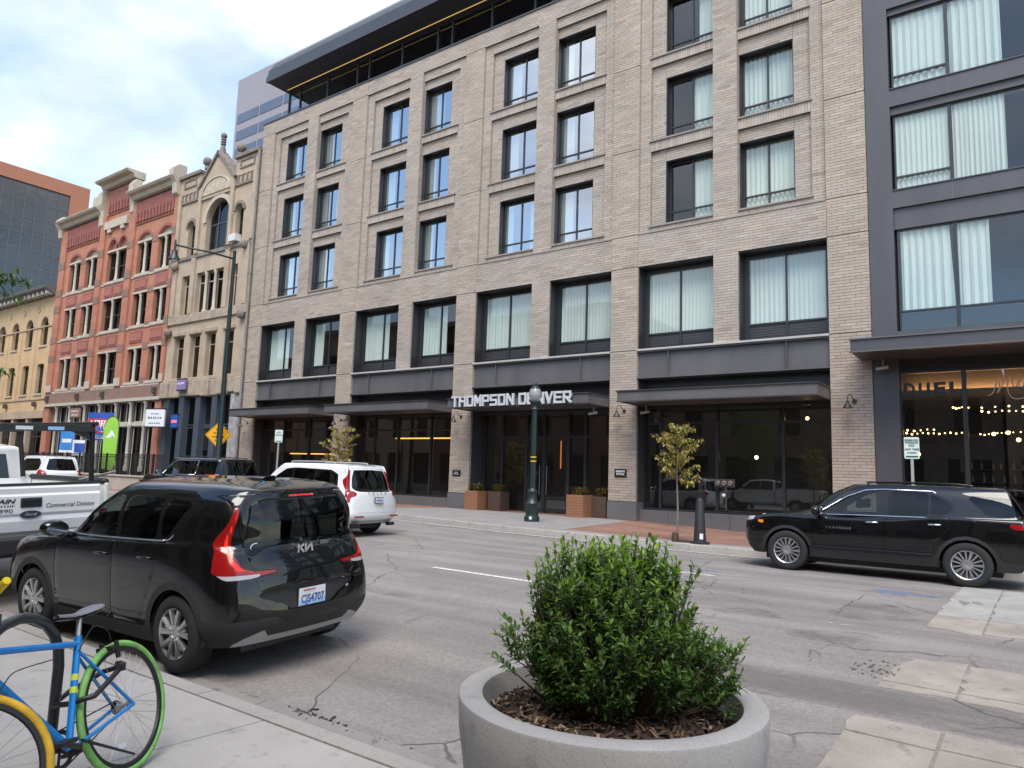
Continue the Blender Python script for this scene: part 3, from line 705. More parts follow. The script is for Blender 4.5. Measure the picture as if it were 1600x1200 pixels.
# letters over the entrance
def hotel_sign():
    mat('sign_white', (.72, .73, .74), .45, var=.04); mat('sign_silver', (.55, .56, .57), .4, metal=.1, var=.06)
    b0, b1 = PX[2][1], PX[3][0]; x = -19.88; y = 22.93
    SIGN = empty('hotel_sign', (-17.4, y, 4.44), label='white block letters reading THOMPSON DENVER on the entrance canopy', cat='sign', world=True)
    # strokes on a 4 x 5 grid
    G = {'T': [((0, 5), (4, 5)), ((2, 0), (2, 5))], 'H': [((0, 0), (0, 5)), ((4, 0), (4, 5)), ((0, 2.5), (4, 2.5))], 'O': [((0, 0), (4, 0)), ((0, 5), (4, 5)), ((0, 0), (0, 5)), ((4, 0), (4, 5))],
         'M': [((0, 0), (0, 5)), ((4, 0), (4, 5)), ((0, 5), (2, 1.5)), ((2, 1.5), (4, 5))], 'P': [((0, 0), (0, 5)), ((0, 5), (4, 5)), ((4, 2.2), (4, 5)), ((0, 2.2), (4, 2.2))],
         'S': [((0, 0), (4, 0)), ((4, 0), (4, 2.5)), ((0, 2.5), (4, 2.5)), ((0, 2.5), (0, 5)), ((0, 5), (4, 5))], 'N': [((0, 0), (0, 5)), ((4, 0), (4, 5)), ((0, 5), (4, 0))],
         'D': [((0, 0), (3.4, 0)), ((0, 5), (3.4, 5)), ((0, 0), (0, 5)), ((4, .7), (4, 4.3)), ((3.4, 0), (4, .7)), ((3.4, 5), (4, 4.3))], 'E': [((0, 0), (0, 5)), ((0, 5), (4, 5)), ((0, 2.5), (3.4, 2.5)), ((0, 0), (4, 0))],
         'V': [((0, 5), (2, 0)), ((4, 5), (2, 0))], 'R': [((0, 0), (0, 5)), ((0, 5), (4, 5)), ((4, 2.2), (4, 5)), ((0, 2.2), (4, 2.2)), ((1.6, 2.2), (4, 0))]}
    W, Hh, t = .285, .37, .043
    for ch in 'THOMPSON DENVER':
        if ch == ' ': x += .2; continue
        g = MB()
        for n_, (p, q) in enumerate(G[ch]):
            a, b = V(x+p[0]/4*W, 0, 4.44+p[1]/5*Hh), V(x+q[0]/4*W, 0, 4.44+q[1]/5*Hh); d = b-a; L = d.length; d.normalize(); nn = V(-d.z, 0, d.x)
            g.obox((a+b)/2+V(0, y-.03, 0), d*(L/2+t), V(0, .04+.0015*n_, 0), nn*t)
        g.build('letter', MATS['sign_silver'], SIGN); x += W+.122
hotel_sign()
# wall lamps (goosenecks), cameras, plaques
mat('lamp_metal', (.045, .04, .037), .5, var=.1)
def wall_lamp(x, z, label, y=D):
    r = empty('wall_lamp', (x, y, z), label=label, cat='lamp', group='gooseneck lamps on the hotel piers')
    g = MB(); g.lathe([(.0, 0), (.075, 0), (.075, -.03), (.0, -.035)], (0, 0, 0), 14, 'y'); g.build('wall_plate', MATS['lamp_metal'], r)
    g = MB(); g.tube([(0, -.02, 0), (-.03, -.12, .06), (-.06, -.22, .18), (-.10, -.30, .20), (-.13, -.36, .12), (-.14, -.38, -.02)], .014, 8); g.build('arm', MATS['lamp_metal'], r, smooth=True)
    g = MB(); g.lathe([(.02, 0), (.045, -.02), (.05, -.09), (.14, -.22), (.15, -.24), (.135, -.235), (.045, -.1), (0, -.05)], (-.14, -.38, 0), 18); g.build('shade', MATS['lamp_metal'], r, smooth=40)
    return r
wall_lamp(-4.72, 4.3, 'dark gooseneck lamp on the rightmost brick pier')
wall_lamp(-12.75, 4.2, 'dark gooseneck lamp on the pier right of the entrance')
wall_lamp(-20.8, 4.15, 'dark gooseneck lamp on the pier left of the entrance')
wall_lamp(-28.75, 4.15, 'dark gooseneck lamp on the pier between the two left canopies')
wall_lamp(-36.75, 4.15, 'dark gooseneck lamp on the hotel\'s leftmost pier beside the stone building')
mat('plaque', (.018, .018, .018), .3, var=0)
mat('plaque_text', (.7, .7, .68), .5, var=0)
def plaque(x0, x1, z0, z1, lines, label):
    r = empty('wall_plaque', ((x0+x1)/2, D-.02, (z0+z1)/2), label=label, cat='sign')
    g = MB(); w, h = (x1-x0)/2, (z1-z0)/2; g.box(-w, w, -.03, -.005, -h, h); g.build('plate', MATS['plaque'], r, bevel=.004)
    for s, z, sz in lines: text_obj('lettering', s, MATS['plaque_text'], (0, -.034, z), (1, 0, 0), (0, 0, 1), sz, r, ext=.002, align='CENTER', offset=.003)
plaque(-13.12, -12.62, 1.72, 2.02, [('RESERVE', .03, .10), ('SOCIAL', -.07, .10)], 'black plaque with white lettering on the pier right of the entrance')
plaque(-21.15, -20.7, 1.55, 1.8, [], 'small black plaque on the pier left of the entrance')
text_rows(MATS['plaque_text'], [(.03, .16, .05), (-.04, .30, .03)], (-20.925, D-.053, 1.675), (1, 0, 0), (0, 0, 1), HOTEL, 2, .001)
def cctv(x, y, z, label):
    r = empty('security_camera', (x, y, z), label=label, cat='camera', group='cameras under the canopies')
    g = MB(); g.tube([(0, 0, 0), (0, 0, -.22), (-.05, -.05, -.27)], .03, 8); g.build('bracket', mat('cam_grey', (.4, .4, .4), .5, var=.05), r, smooth=True)
    g = MB(); g.tube([(.16, -.06, -.27), (-.18, -.06, -.31)], .055, 10); g.build('housing', MATS['cam_grey'], r, smooth=40)
cctv(-11.75, 24.35, 4.4, 'grey camera under the canopy right of the entrance')
cctv(-3.85, 24.3, 5.55, 'grey camera under the restaurant canopy corner')
cctv(-28.0, 24.3, 4.4, 'grey camera under the canopy left of the entrance')
cctv(-13.75, 24.0, 4.38, 'grey camera under the right end of the lettered canopy')
# lights inside the ground floor
def linear_light(x0, x1, z, y, label):
    r = empty('linear_light', ((x0+x1)/2, y, z), label=label, cat='light'); g = MB(); h = (x1-x0)/2; g.box(-h, h, -.03, .03, -.03, .03); g.build('tube', MATS['led_orange'], r)
    g = MB()
    for s in (-.8, .8): g.tube([(s*h, 0, .03), (s*h, 0, 1.6)], .006, 5)
    g.build('wires', MATS['frame_metal'], r)
linear_light(-27.0, -22.8, 3.35, D+2.2, 'long orange light behind the shop glass left of the entrance')
linear_light(-35.6, -31.0, 2.5, D+2.2, 'long orange light behind the hotel\'s leftmost shop glass')
def pendant(x, y, z0, z1, label):
    r = empty('pendant_light', (x, y, z1), label=label, cat='light'); g = MB(); g.tube([(0, 0, 0), (0, 0, z0-z1)], .025, 8); g.build('glowing_rod', mat('rod_orange', (.9, .25, .07), .5, var=0, emit=.5), r)
    g = MB(); g.tube([(0, 0, 0), (0, 0, .8)], .006, 5); g.build('wire', MATS['frame_metal'], r)
pendant(-16.75, D+1.9, 2.0, 3.35, 'thin vertical orange pendant light inside the entrance')
def small_bulb(x, y, z, label, m='bulb_white', s=.04):
    r = empty('ceiling_lamp', (x, y, z), label=label, cat='light'); g = MB(); g.sphere((0, 0, 0), s, 8, 6); g.build('bulb', MATS[m], r, smooth=True)
    g = MB(); g.tube([(0, 0, s), (0, 0, .9)], .006, 5); g.build('cord', MATS['frame_metal'], r)
small_bulb(-6.6, D+1.8, 3.95, 'small yellow lamp glowing behind the glass beside the rightmost pier', 'bulb_warm', .06)
small_bulb(-18.3, D+2.2, 2.95, 'small white lamp inside the entrance left of the lamp post')
small_bulb(-8.6, D+2.5, 2.6, 'white globe lamp behind the glass near the sapling', 'bulb_white', .07)
# ------------------------------------------------------------------ dark metal-clad building on the right
DARK = empty('restaurant_building', (6, D, 0), label='charcoal metal-clad building with wide curtained windows and a restaurant below', cat='building', world=True)
mat('panel_metal', (.074, .071, .076), .38, var=.14, vs=1., stretch=(1, 1, .2))
mat('seam', (.16, .15, .16), .4, var=0)
def dark_building():
    y = D+.05; xmax = 22.
    cols = []
    x = -4.18
    while x < xmax: cols.append((x, x+.7)); x += 8.9
    g = MB()
    for a, b in cols: g.box(a, b, y, y+.5, -.4, 26.5)
    o = g.build('metal_column', MATS['panel_metal'], DARK)
    rows = [(10.97, 13.5), (14.35, 16.92), (17.73, 20.3), (21.1, 23.7)]
    for ci, (a, b) in enumerate(cols):
        bx0, bx1 = b, min(xmax, a+8.9)
        # spandrels
        zz = [9.98]+[v for r_ in rows for v in r_]+[26.5]
        for z0, z1 in ((9.70, 10.97), (13.5, 14.35), (16.92, 17.73), (20.3, 21.1), (23.7, 26.5)):
            s = MB(); s.box(bx0, bx1, y+.12, y+.3, z0, z1); s.box(bx0, bx1, y+.02, y+.12, z1-.60, z1-.03); s.box(bx0, bx1, y-.02, y+.12, z1-.03, z1); os = s.build('spandrel', MATS['panel_metal'], DARK)
            for xx in (bx0+.01, bx0+1.62, bx0+5.1):
                s = MB(); s.box(xx-.006, xx+.006, y+.012, y+.02, z1-.60, z1-.03); s.build('panel_seam', MATS['seam'], os)
        for ri, (z0, z1) in enumerate(rows):
            L = 1.62
            window(DARK, bx0+.06, bx0+L, z0, z1, y+.2, ft=.05, gm='clear_window_glass', cy=.1, mull=(), trans=(.18,), spans=((0, 1),), seed=900+ci*20+ri)
            window(DARK, bx0+L, bx0+5.1, z0, z1, y+.2, ft=.05, gm='clear_window_glass', cy=.1, mull=(), trans=(), spans=((0., .40 if ri < 2 else .6),), seed=950+ci*20+ri)
            window(DARK, bx0+5.1, bx1, z0, z1, y+.2, ft=.05, gm='clear_window_glass', cy=.1, mull=(.5,), trans=(), spans=((.4, 1),), seed=980+ci*20+ri)
        # second floor: dark lower lights
        window(DARK, bx0+.06, bx0+1.62, 6.42, 9.70, y+.2, ft=.05, gm='clear_window_glass', cy=.1, mull=(), trans=(.2,), spans=((0.02, .93, .1),), seed=870+ci, cz=(.2, 1.))
        window(DARK, bx0+1.62, bx0+5.1, 6.42, 9.70, y+.2, ft=.05, gm='clear_window_glass', cy=.1, mull=(), trans=(.2,), spans=((0., .24),), seed=880+ci, cz=(.2, 1.))
        window(DARK, bx0+5.1, bx1, 6.42, 9.70, y+.2, ft=.05, gm='clear_window_glass', cy=.1, mull=(.5,), trans=(.2,), spans=((.5, 1.),), seed=885+ci, cz=(.2, 1.))
        s = MB(); s.box(bx0, bx1, y-.03, y+.3, 6.30, 6.42); s.build('sill_rail', MATS['panel_metal'], DARK)
    # canopy
    x0 = -4.5; c = MB()
    c.prism([(x0, 23.0, 5.60), (x0, 23.0, 5.95), (x0, 24.9, 6.2), (x0, 24.9, 5.57)], (xmax-x0, 0, 0)); oc = c.build('canopy', MATS['panel_metal'], DARK)
    c = MB(); c.box(x0-.03, xmax, 22.95, 23.06, 5.955, 6.0); c.box(x0-.03, xmax, 22.94, 22.995, 5.575, 5.615); c.build('canopy_trim', MATS['grey_metal'], oc)
    # ground floor glazing
    g = MB(); y2 = D+.35; xs = [-3.5, -1.81, .4, 2.4, 4.0, 6.0, 8.2, 10.5, 13, 15.5, 18]
    for x in xs: g.box(x-.06, x+.06, y2-.06, y2+.1, -.3, 5.6)
    g.box(-3.5, 18, y2-.055, y2+.09, 5.14, 5.6); g.box(-3.5, 18, y2-.055, y2+.09, -.3, .35); g.box(-3.5, 18, y2-.05, y2+.08, 1.0, 1.05)
    o = g.build('shopfront', MATS['frame_metal'], DARK)
    for a, b in zip(xs, xs[1:]):
        q = MB(); q.poly([(a+.06, y2, .35), (b-.06, y2, .35), (b-.06, y2, 5.14), (a+.06, y2, 5.14)]); q.build('pane', MATS['shop_glass'], o, fix=False)
    q = MB(); q.box(-4.18, -3.5, D+.06, D+.9, -.4, 5.6); q.build('corner_panel', MATS['frame_metal'], DARK)
    # interior: ceiling cove, back bar
    q = MB(); q.box(-4.1, xmax, D+1.2, D+6.4, 4.62, 4.72); q.build('ceiling', MATS['room_wall'], DARK)
    q = MB(); q.box(-3.4, 18, D+1.72, D+1.80, 4.725, 4.76); q.build('cove_light', mat('cove', (1, .5, .2), .5, var=0, emit=9.), DARK)
    q = MB(); q.box(-4.1, xmax, D+1.9, D+2.0, 4.72, 5.5); q.build('cove_wall', mat('cove_wall', (.32, .28, .24), .8, var=.1), DARK)
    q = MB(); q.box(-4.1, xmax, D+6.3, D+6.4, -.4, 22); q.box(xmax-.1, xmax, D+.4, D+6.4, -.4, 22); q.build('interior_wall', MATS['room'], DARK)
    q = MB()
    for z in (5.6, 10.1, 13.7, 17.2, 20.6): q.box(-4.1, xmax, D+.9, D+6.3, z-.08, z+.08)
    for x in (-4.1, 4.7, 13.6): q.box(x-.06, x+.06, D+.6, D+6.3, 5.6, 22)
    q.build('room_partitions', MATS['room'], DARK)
    b = MB(); b.box(-2.6, 3, D+4.8, D+5.6, -.3, 1.15); b.build('bar_counter', mat('bar_wood', (.10, .055, .03), .4, var=.2), DARK)
    r = random.Random(4); s = MB()
    for zz in (1.5, 1.95, 2.4): s.box(-2.2, 2.4, D+6.0, D+6.25, zz-.03, zz)
    s.build('bar_shelf', MATS['bar_wood'], DARK)
    mat('bottle_glass', (.30, .27, .22), .2, var=.5, vs=3)
    for zz in (1.5, 1.95, 2.4):
        for j in range(15):
            bx = -2.1+j*.3+r.uniform(-.05, .05); h = r.uniform(.24, .33); g = MB(); g.lathe([(.0, 0), (.042, 0), (.042, h*.6), (.015, h*.78), (.015, h), (0, h)], (0, 0, 0), 8)
            o = g.build('bottle', MATS['bottle_glass'], None, smooth=50, loc=(bx, D+6.1, zz)); tag(o, 'small bottle on the %s bar shelf behind the restaurant glass' % {1.5: 'lowest', 1.95: 'middle', 2.4: 'top'}[zz], 'bottle', 'bottles on the bar shelves')
dark_building()
# lettering on the restaurant glass
mat('glass_letter_dark', (.02, .018, .018), .4, var=0)
mat('glass_letter_pink', (.55, .40, .33), .4, var=0)
r_ = empty('window_lettering', (-2.65, D+.28, 4.47), label='dark block letters DUEL on the restaurant window', cat='sign', world=True)
xx = -3.39
for ch in 'DUEL':
    text_obj('letter', ch, MATS['glass_letter_dark'], (xx, D+.305, 4.475), (1, 0, 0), (0, 0, 1), .50, r_, ext=.008, offset=.022, width=.30); xx += .395
r_ = empty('window_script', (-.6, D+.28, 4.47), label='pale pink handwritten script on the right restaurant window', cat='sign', world=True)
g = MB(); y = D+.30
def stroke(pts):
    P = [V(a, y, b) for a, b in pts]; out = []
    for i in range(len(P)-1):
        p0, p1, p2, p3 = P[max(i-1, 0)], P[i], P[i+1], P[min(i+2, len(P)-1)]
        for j in range(6):
            t = j/6; out.append(.5*((2*p1)+(p2-p0)*t+(2*p0-5*p1+4*p2-p3)*t*t+(3*p1-p0-3*p2+p3)*t**3))
    out.append(P[-1]); g.tube(out, .016, 6)
stroke([(-1.25, 4.38), (-1.12, 4.45), (-1.0, 4.75), (-.93, 4.9), (-.95, 4.62), (-1.0, 4.45), (-.85, 4.72), (-.72, 4.9), (-.76, 4.6), (-.68, 4.32), (-.45, 4.27), (-.2, 4.42)])
stroke([(-.62, 4.86), (-.63, 4.66), (-.55, 4.62), (-.46, 4.85), (-.47, 4.64), (-.40, 4.62), (-.30, 4.85), (-.33, 4.64), (-.18, 4.66), (-.05, 4.85)])
g.build('script_tubing', MATS['glass_letter_pink'], r_, smooth=True)
# strings of warm bulbs hanging behind the glass
def bulb_string(pts, label, n, size=.026, jit=.02, seed=0):
    rr = random.Random(seed); r = empty('string_lights', pts[0], label=label, cat='lights'); o = V(*pts[0]); P = [V(*p)-o for p in pts]
    g = MB(); g.tube(P, .006, 5); g.build('cable', MATS['frame_metal'], r)
    me = MB(); me.sphere((0, 0, 0), size, 8, 6); m_ = me.mesh('bulb'); first = None
    segs = len(P)-1
    for i in range(n):
        t = i/(n-1)*segs; k = min(int(t), segs-1); p = P[k].lerp(P[k+1], t-k)
        if first is None: first = b = finish('bulb', m_, MATS['bulb_warm'], r)
        else: b = first.copy(); COL.objects.link(b); b.parent = r
        b.location = p+V(0, 0, -.05+rr.uniform(-jit, jit)); s = rr.choice((1, 1, .8, 1.2)); b.scale = (s, s, s)
y = D+1.4
bulb_string([(-3.5, y, 3.42), (-2.0, y, 3.42)], 'lower row of small warm bulbs behind the left restaurant pane', 11)
bulb_string([(-3.48, y+.1, 3.52), (-2.75, y+.1, 3.54)], 'short upper row of warm bulbs behind the left restaurant pane', 5)
bulb_string([(-2.2, y, 4.2), (-1.8, y, 4.2), (-.1, y, 4.2)], 'upper row of warm bulbs behind the right restaurant pane', 11)
bulb_string([(-1.45, y-.2, 4.05), (-.1, y-.2, 4.05)], 'second row of warm bulbs behind the right restaurant pane', 9)
bulb_string([(-1.55, y+.4, 3.4), (-.9, y+.4, 3.46), (.2, y+.4, 3.44)], 'lowest string of bulbs behind the right restaurant pane', 13, .02)
BL = ('just above the street sign', 'just right of the street sign post', 'first in the right pane', 'largest under the middle string', 'right of the script\'s tail', 'fourth from the mullion', 'lowest near the picture edge', 'left one of the pair at the picture edge', 'right one of the pair at the picture edge')
for i, (bx, bz, s) in enumerate(((-3.45, 3.2, .05), (-3.25, 2.75, .05), (-1.22, 3.38, .055), (-.85, 3.42, .06), (-.6, 3.2, .06), (-.4, 2.95, .05), (-.2, 2.7, .05), (-.1, 3.16, .07), (.05, 3.16, .07))):
    small_bulb(bx, y+.6, bz, 'round amber bulb behind the restaurant glass, '+BL[i], 'bulb_warm', s)
for o in bpy.data.objects:
    if str(o.get('label')).startswith('round amber bulb'): o['group'] = 'amber bulbs behind the restaurant glass'
# ------------------------------------------------------------------ older buildings down the street
def wall_holes(mb, x0, x1, z0, z1, y, th, holes):
    zs = sorted({z0, z1, *[h[2] for h in holes], *[h[3] for h in holes]}); zs = [z for z in zs if z0 <= z <= z1]
    for a, b in zip(zs, zs[1:]):
        m = (a+b)/2; hs = sorted((h[0], h[1]) for h in holes if h[2] < m < h[3]); x = x0
        for p, q in hs:
            if p > x+1e-4: mb.box(x, p, y, y+th, a, b)
            x = max(x, q)
        if x1 > x+1e-4: mb.box(x, x1, y, y+th, a, b)
def arch_fill(mb, x0, x1, zs, zt, y, th, n=12, rise=None):
    """masonry above an arch springing at zs, in a rectangle up to zt"""
    rise = rise or (zt-zs-.01); c, r = (x0+x1)/2, (x1-x0)/2
    for i in range(n):
        a, b = PI*i/n, PI*(i+1)/n
        p, q = (c-r*math.cos(a), zs+rise*math.sin(a)), (c-r*math.cos(b), zs+rise*math.sin(b))
        mb.prism([(p[0], y, p[1]), (q[0], y, q[1]), (q[0], y, zt), (p[0], y, zt)], (0, th, 0))
def arch_band(mb, x0, x1, zs, rise, w, y, th, n=14):
    c, r = (x0+x1)/2, (x1-x0)/2
    for i in range(n):
        a, b = PI*i/n, PI*(i+1)/n
        f = lambda t, e: (c-(r+e)*math.cos(t), y, zs+(rise+e)*math.sin(t))
        mb.prism([f(a, 0), f(b, 0), f(b, w), f(a, w)], (0, th, 0))
mat('red_brick', (.40, .168, .105), .9, var=.16, vs=1.4, bump=.25, bs=30)
mat('dark_red_brick', (.27, .098, .078), .9, var=.15, vs=2.5, bump=.25, bs=30)
mat('terracotta', (.34, .13, .095), .85, var=.3, vs=9, bump=.8, bs=14)
mat('brown_stone', (.235, .145, .11), .9, var=.16, vs=2, bump=.3, bs=12)
mat('cream_stone', (.46, .40, .32), .85, var=.14, vs=1.5, bump=.25, bs=20)
mat('tan_stone', (.40, .315, .225), .9, var=.16, vs=1.2, bump=.45, bs=9)
mat('rough_tan_stone', (.345, .28, .21), .92, var=.22, vs=2.2, bump=1., bs=5)
mat('weathered_stone', (.20, .165, .14), .92, var=.28, vs=2.5, bump=.7, bs=8)
mat('yellow_brick', (.53, .37, .20), .9, var=.12, vs=1.2, bump=.2, bs=30)
mat('slate_blue', (.055, .068, .085), .55, var=.1, vs=1)
mat('cornice_dark', (.12, .115, .11), .7, var=.2, vs=2)
mat('cream_paint', (.46, .43, .36), .7, var=.1, vs=2)
mat('old_frame', (.07, .07, .06), .6, var=.1)
mat('shade_paper', (.55, .53, .42), .9, var=.2, vs=.8)
glass('old_glass', (.30, .32, .32), 1.55, .08, 1.2)
def old_window(parent, x0, x1, z0, z1, y, halves=1, rail=.5, frame='old_frame', w=.06, post=None, name='window', arch=0.):
    g = MB(); d = .06
    g.box(x0, x1, y, y+d, z0, z0+w); g.box(x0, x1, y, y+d, z1-w, z1); g.box(x0, x0+w, y, y+d, z0+w, z1-w); g.box(x1-w, x1, y, y+d, z0+w, z1-w)
    if rail: zr = z0+(z1-z0)*rail; g.box(x0+w, x1-w, y-.006, y+d-.006, zr-w*.4, zr+w*.4)
    for i in range(1, halves): xm = x0+(x1-x0)*i/halves; g.box(xm-w*.5, xm+w*.5, y-.01, y+d-.01, z0+w, z1-w)
    o = g.build(name, MATS[frame], parent)
    for i in range(halves):
        a, b = x0+(x1-x0)*i/halves, x0+(x1-x0)*(i+1)/halves
        q = MB(); q.poly([(a, y+.035, z0), (b, y+.035, z0), (b, y+.035, z1), (a, y+.035, z1)]); q.build('pane', MATS['old_glass'], o, fix=False)
    if post:   # stone post standing in front of the glass
        for i in range(1, halves):
            xm = x0+(x1-x0)*i/halves; q = MB(); q.lathe([(.15, 0), (.15, .12), (.10, .2), (.10, z1-z0-.25), (.15, z1-z0-.12), (.15, z1-z0)], (xm, y-.16, z0), 10); q.build('mullion_post', MATS[post], o, smooth=40)
    return o
# ---- red brick block
def red_building():
    X0, X1 = -64.2, -46.42; y = D; B = empty('red_brick_building', ((X0+X1)/2, D, 0), label='red brick commercial block with cream cornice and paired windows', cat='building', world=True)
    cols = [(-62.45, -60.55), (-59.65, -57.75), (-56.1, -53.25), (-51.6, -49.7), (-48.8, -46.95)]
    rows = [(7.2, 9.52), (11.2, 13.47), (14.93, 17.2)]
    holes = [(a, b, z0, z1) for a, b in cols for z0, z1 in rows]
    holes += [(a, b, 17.2, 17.95) for i, (a, b) in enumerate(cols) if i != 2] + [(-56.1, -54.72, 17.2, 18.25), (-54.62, -53.25, 17.2, 18.25)]
    w = MB(); wall_holes(w, X0, X1, 6.95, 20.3, y, .4, holes)
    for i, (a, b) in enumerate(cols):
        if i != 2: arch_fill(w, a, b, 17.2, 17.95, y, .4, rise=.68)
    for a, b in ((-56.1, -54.72), (-54.62, -53.25)): arch_fill(w, a, b, 17.2, 18.25, y, .4, rise=.98)
    w.box(-57.1, -52.95, y, y+.4, 20.3, 22.2)
    W = w.build('wall', MATS['red_brick'], B)
    q = MB()
    for i, (a, b) in enumerate(cols):
        if i != 2: arch_band(q, a, b, 17.2, .68, .2, y-.04, .05)
    for a, b in ((-56.1, -54.72), (-54.62, -53.25)): arch_band(q, a, b, 17.2, .98, .18, y-.04, .05)
    q.build('arch_bands', MATS['dark_red_brick'], W, kind='stuff')
    for i, (a, b) in enumerate(cols):
        for (z0, z1) in rows:
            old_window(B, a, b, z0, z1, y+.24, halves=2, post='cream_stone')
            l = MB(); l.box(a-.1, b+.1, y-.08, y+.2, z0-.2, z0-.003); l.build('window_sill', MATS['cream_stone'], B)
            l = MB(); l.box(a-.04, b+.04, y-.05, y+.2, z1, z1+.16); l.build('lintel', MATS['cream_stone'], B)
        for z0, z1 in ((9.95, 10.75), (13.72, 14.5)):
            n = 2 if i == 2 else 1; L = (b-a)/n
            for j in range(n):
                xa, xb = a+L*j+.08, a+L*(j+1)-.08; l = MB(); l.box(xa, xb, y-.045, y-.003, z0, z1); o = l.build('panel', MATS['dark_red_brick'], B); l = MB(); l.box(xa+.14, xb-.14, y-.07, y-.045, z0+.14, z1-.14); l.build('relief', MATS['terracotta'], o)
        l = MB()
        if i != 2: l.box(a, b, y+.2, y+.3, 17.37, 17.95); l.build('tympanum', MATS['cream_stone'], B)
        else: l.box(a, b, y+.2, y+.3, 17.37, 18.3); l.build('tympanum', MATS['dark_red_brick'], B)
    # pilasters with pale quoin blocks
    for a, b in ((-64.2, -63.2), (-57.45, -56.65), (-52.95, -52.1), (-46.85, -46.42)):
        l = MB(); l.box(a, b, y-.14, y-.002, 6.95, 20.2); o = l.build('pilaster', MATS['red_brick'], B)
        for z in (7.0, 9.4, 10.9, 13.4, 14.75, 17.0): l = MB(); l.box(a-.02, b+.02, y-.165, y-.14, z, z+.55); l.build('quoin_block', MATS['brown_stone'] if z > 8 else MATS['cream_stone'], o)
    for a, b in ((-60.5, -59.7), (-49.65, -48.85)):
        for z in (7.0, 9.4, 10.9, 13.4, 14.75, 17.0): l = MB(); l.box(a, b, y-.03, y-.002, z, z+.45); l.build('quoin_block', MATS['brown_stone'], B)
    for z in (6.92, 11.0, 14.73): l = MB(); l.box(X0, X1, y-.05, y-.003, z-.05, z+.08); l.build('string_course', MATS['cream_stone'], B)
    # corbel tables
    for a, b, zb in ((-63.2, -57.5, 18.65), (-52.1, -46.85, 18.75), (-56.6, -53.0, 20.3)):
        l = MB(); l.box(a, b, y-.10, y-.003, zb+.75, zb+1.6); l.box(a, b, y-.06, y-.003, zb-.12, zb); o = l.build('corbel_course', MATS['dark_red_brick'], B)
        n = int((b-a)/.42)
        for j in range(n): xa = a+(b-a)*(j+.5)/n; l = MB(); l.box(xa-.12, xa+.12, y-.16, y-.004, zb+.05, zb+.75); l.build('corbel', MATS['dark_red_brick'], o)
    # cornices
    def cornice(a, b, z, pr=.75, ends=True):
        l = MB(); l.prism([(a, y-.1, z-.55), (a, y-.28, z-.5), (a, y-.42, z-.25), (a, y-pr+.1, z-.18), (a, y-pr, z-.05), (a, y-pr, z), (a, y+.5, z), (a, y+.5, z-.55)], (b-a, 0, 0)); return l.build('cornice', MATS['cream_stone'], B)
    cornice(-64.3, -57.35, 20.95); cornice(-52.7, -46.7, 21.05); cornice(-57.5, -52.5, 22.85, .9)
    for a, b, z0, z1, pr in ((-64.6, -64.0, 19.6, 21.5, .6), (-57.75, -57.1, 19.4, 22.4, .45), (-53.0, -52.45, 19.6, 22.2, .45), (-46.95, -46.4, 19.7, 21.9, .7)):
        l = MB(); l.prism([(a, y-.1, z0), (a, y-pr*.5, z0+.15), (a, y-pr*.6, (z0+z1)/2-.2), (a, y-pr, (z0+z1)/2+.2), (a, y-pr, z1-.4), (a, y-pr*.4, z1), (a, y+.3, z1), (a, y+.3, z0)], (b-a, 0, 0)); l.build('scroll_console', MATS['cream_stone'], B, bevel=.05)
    l = MB(); l.box(-59.4, -57.75, y-.1, y+.4, 20.95, 22.2); l.build('parapet_block', MATS['cream_stone'], B, bevel=.05)
    l = MB(); l.box(-56.7, -53.3, y-.22, y-.003, 19.05, 19.65); o = l.build('name_tablet', MATS['cream_stone'], B)
    for x in (-56.0, -54.0): l = MB(); l.box(x-.25, x+.25, y-.2, y-.003, 18.75, 19.05); l.build('bracket', MATS['cream_stone'], o, bevel=.03)
    # frieze over the shops
    l = MB(); l.box(X0, X1, y-.08, y+.4, 6.05, 6.87); l.build('shop_frieze', MATS['brown_stone'], B)
    l = MB(); l.box(X0, X1, y-.2, y+.3, 5.84, 6.045); l.build('shop_cornice', MATS['cream_paint'], B)
    for x in (-63.6, -58.4, -54.4, -47.2): l = MB(); l.prism([(x-.15, y-.08, 6.2), (x-.15, y-.3, 6.3), (x-.15, y-.3, 6.65), (x-.15, y-.08, 6.7)], (.3, 0, 0)); l.build('floodlight', MATS['old_frame'], B)
    # shopfronts
    xs = [-64.2, -62.0, -59.7, -57.3, -54.95, -52.5, -50.4, -48.45, -46.42]
    l = MB(); l.box(X0, X1, y+.1, y+.3, 4.15, 4.42); l.box(X0, X1, y+.1, y+.4, -.2, .75); of = l.build('shop_rail', MATS['cream_paint'], B)
    for a, b in zip(xs, xs[1:]):
        old_window(B, a+.12, b-.12, 4.42, 5.84, y+.25, halves=2, rail=0, frame='cream_paint', name='transom_window')
        old_window(B, a+.12, b-.12, .75, 4.15, y+.25, halves=1, rail=0, frame='cream_paint', name='shop_window')
    for x in xs[1:-1]:
        l = MB(); l.lathe([(.17, 0), (.17, .3), (.11, .4), (.11, 2.9), (.17, 3.0), (.17, 3.2), (.11, 3.3), (.11, 4.5), (.18, 4.6), (.18, 4.75)], (x, y+.02, 1.1), 12); l.build('iron_column', MATS['cream_paint'], B, smooth=40)
    for a, b in ((X0, X0+.9), (X1-.75, X1)): l = MB(); l.box(a, b, y-.06, y+.3, -.3, 5.84); l.build('corner_pier', MATS['red_brick'], B)
    l = MB(); l.box(X0, X1, y+3, y+3.1, -.3, 20); l.box(X0, X1, y+.4, y+3, 20.2, 20.3); l.box(X0, X1, y+.45, y+3, 6.2, 6.6); l.build('interior_wall', MATS['room'], B)
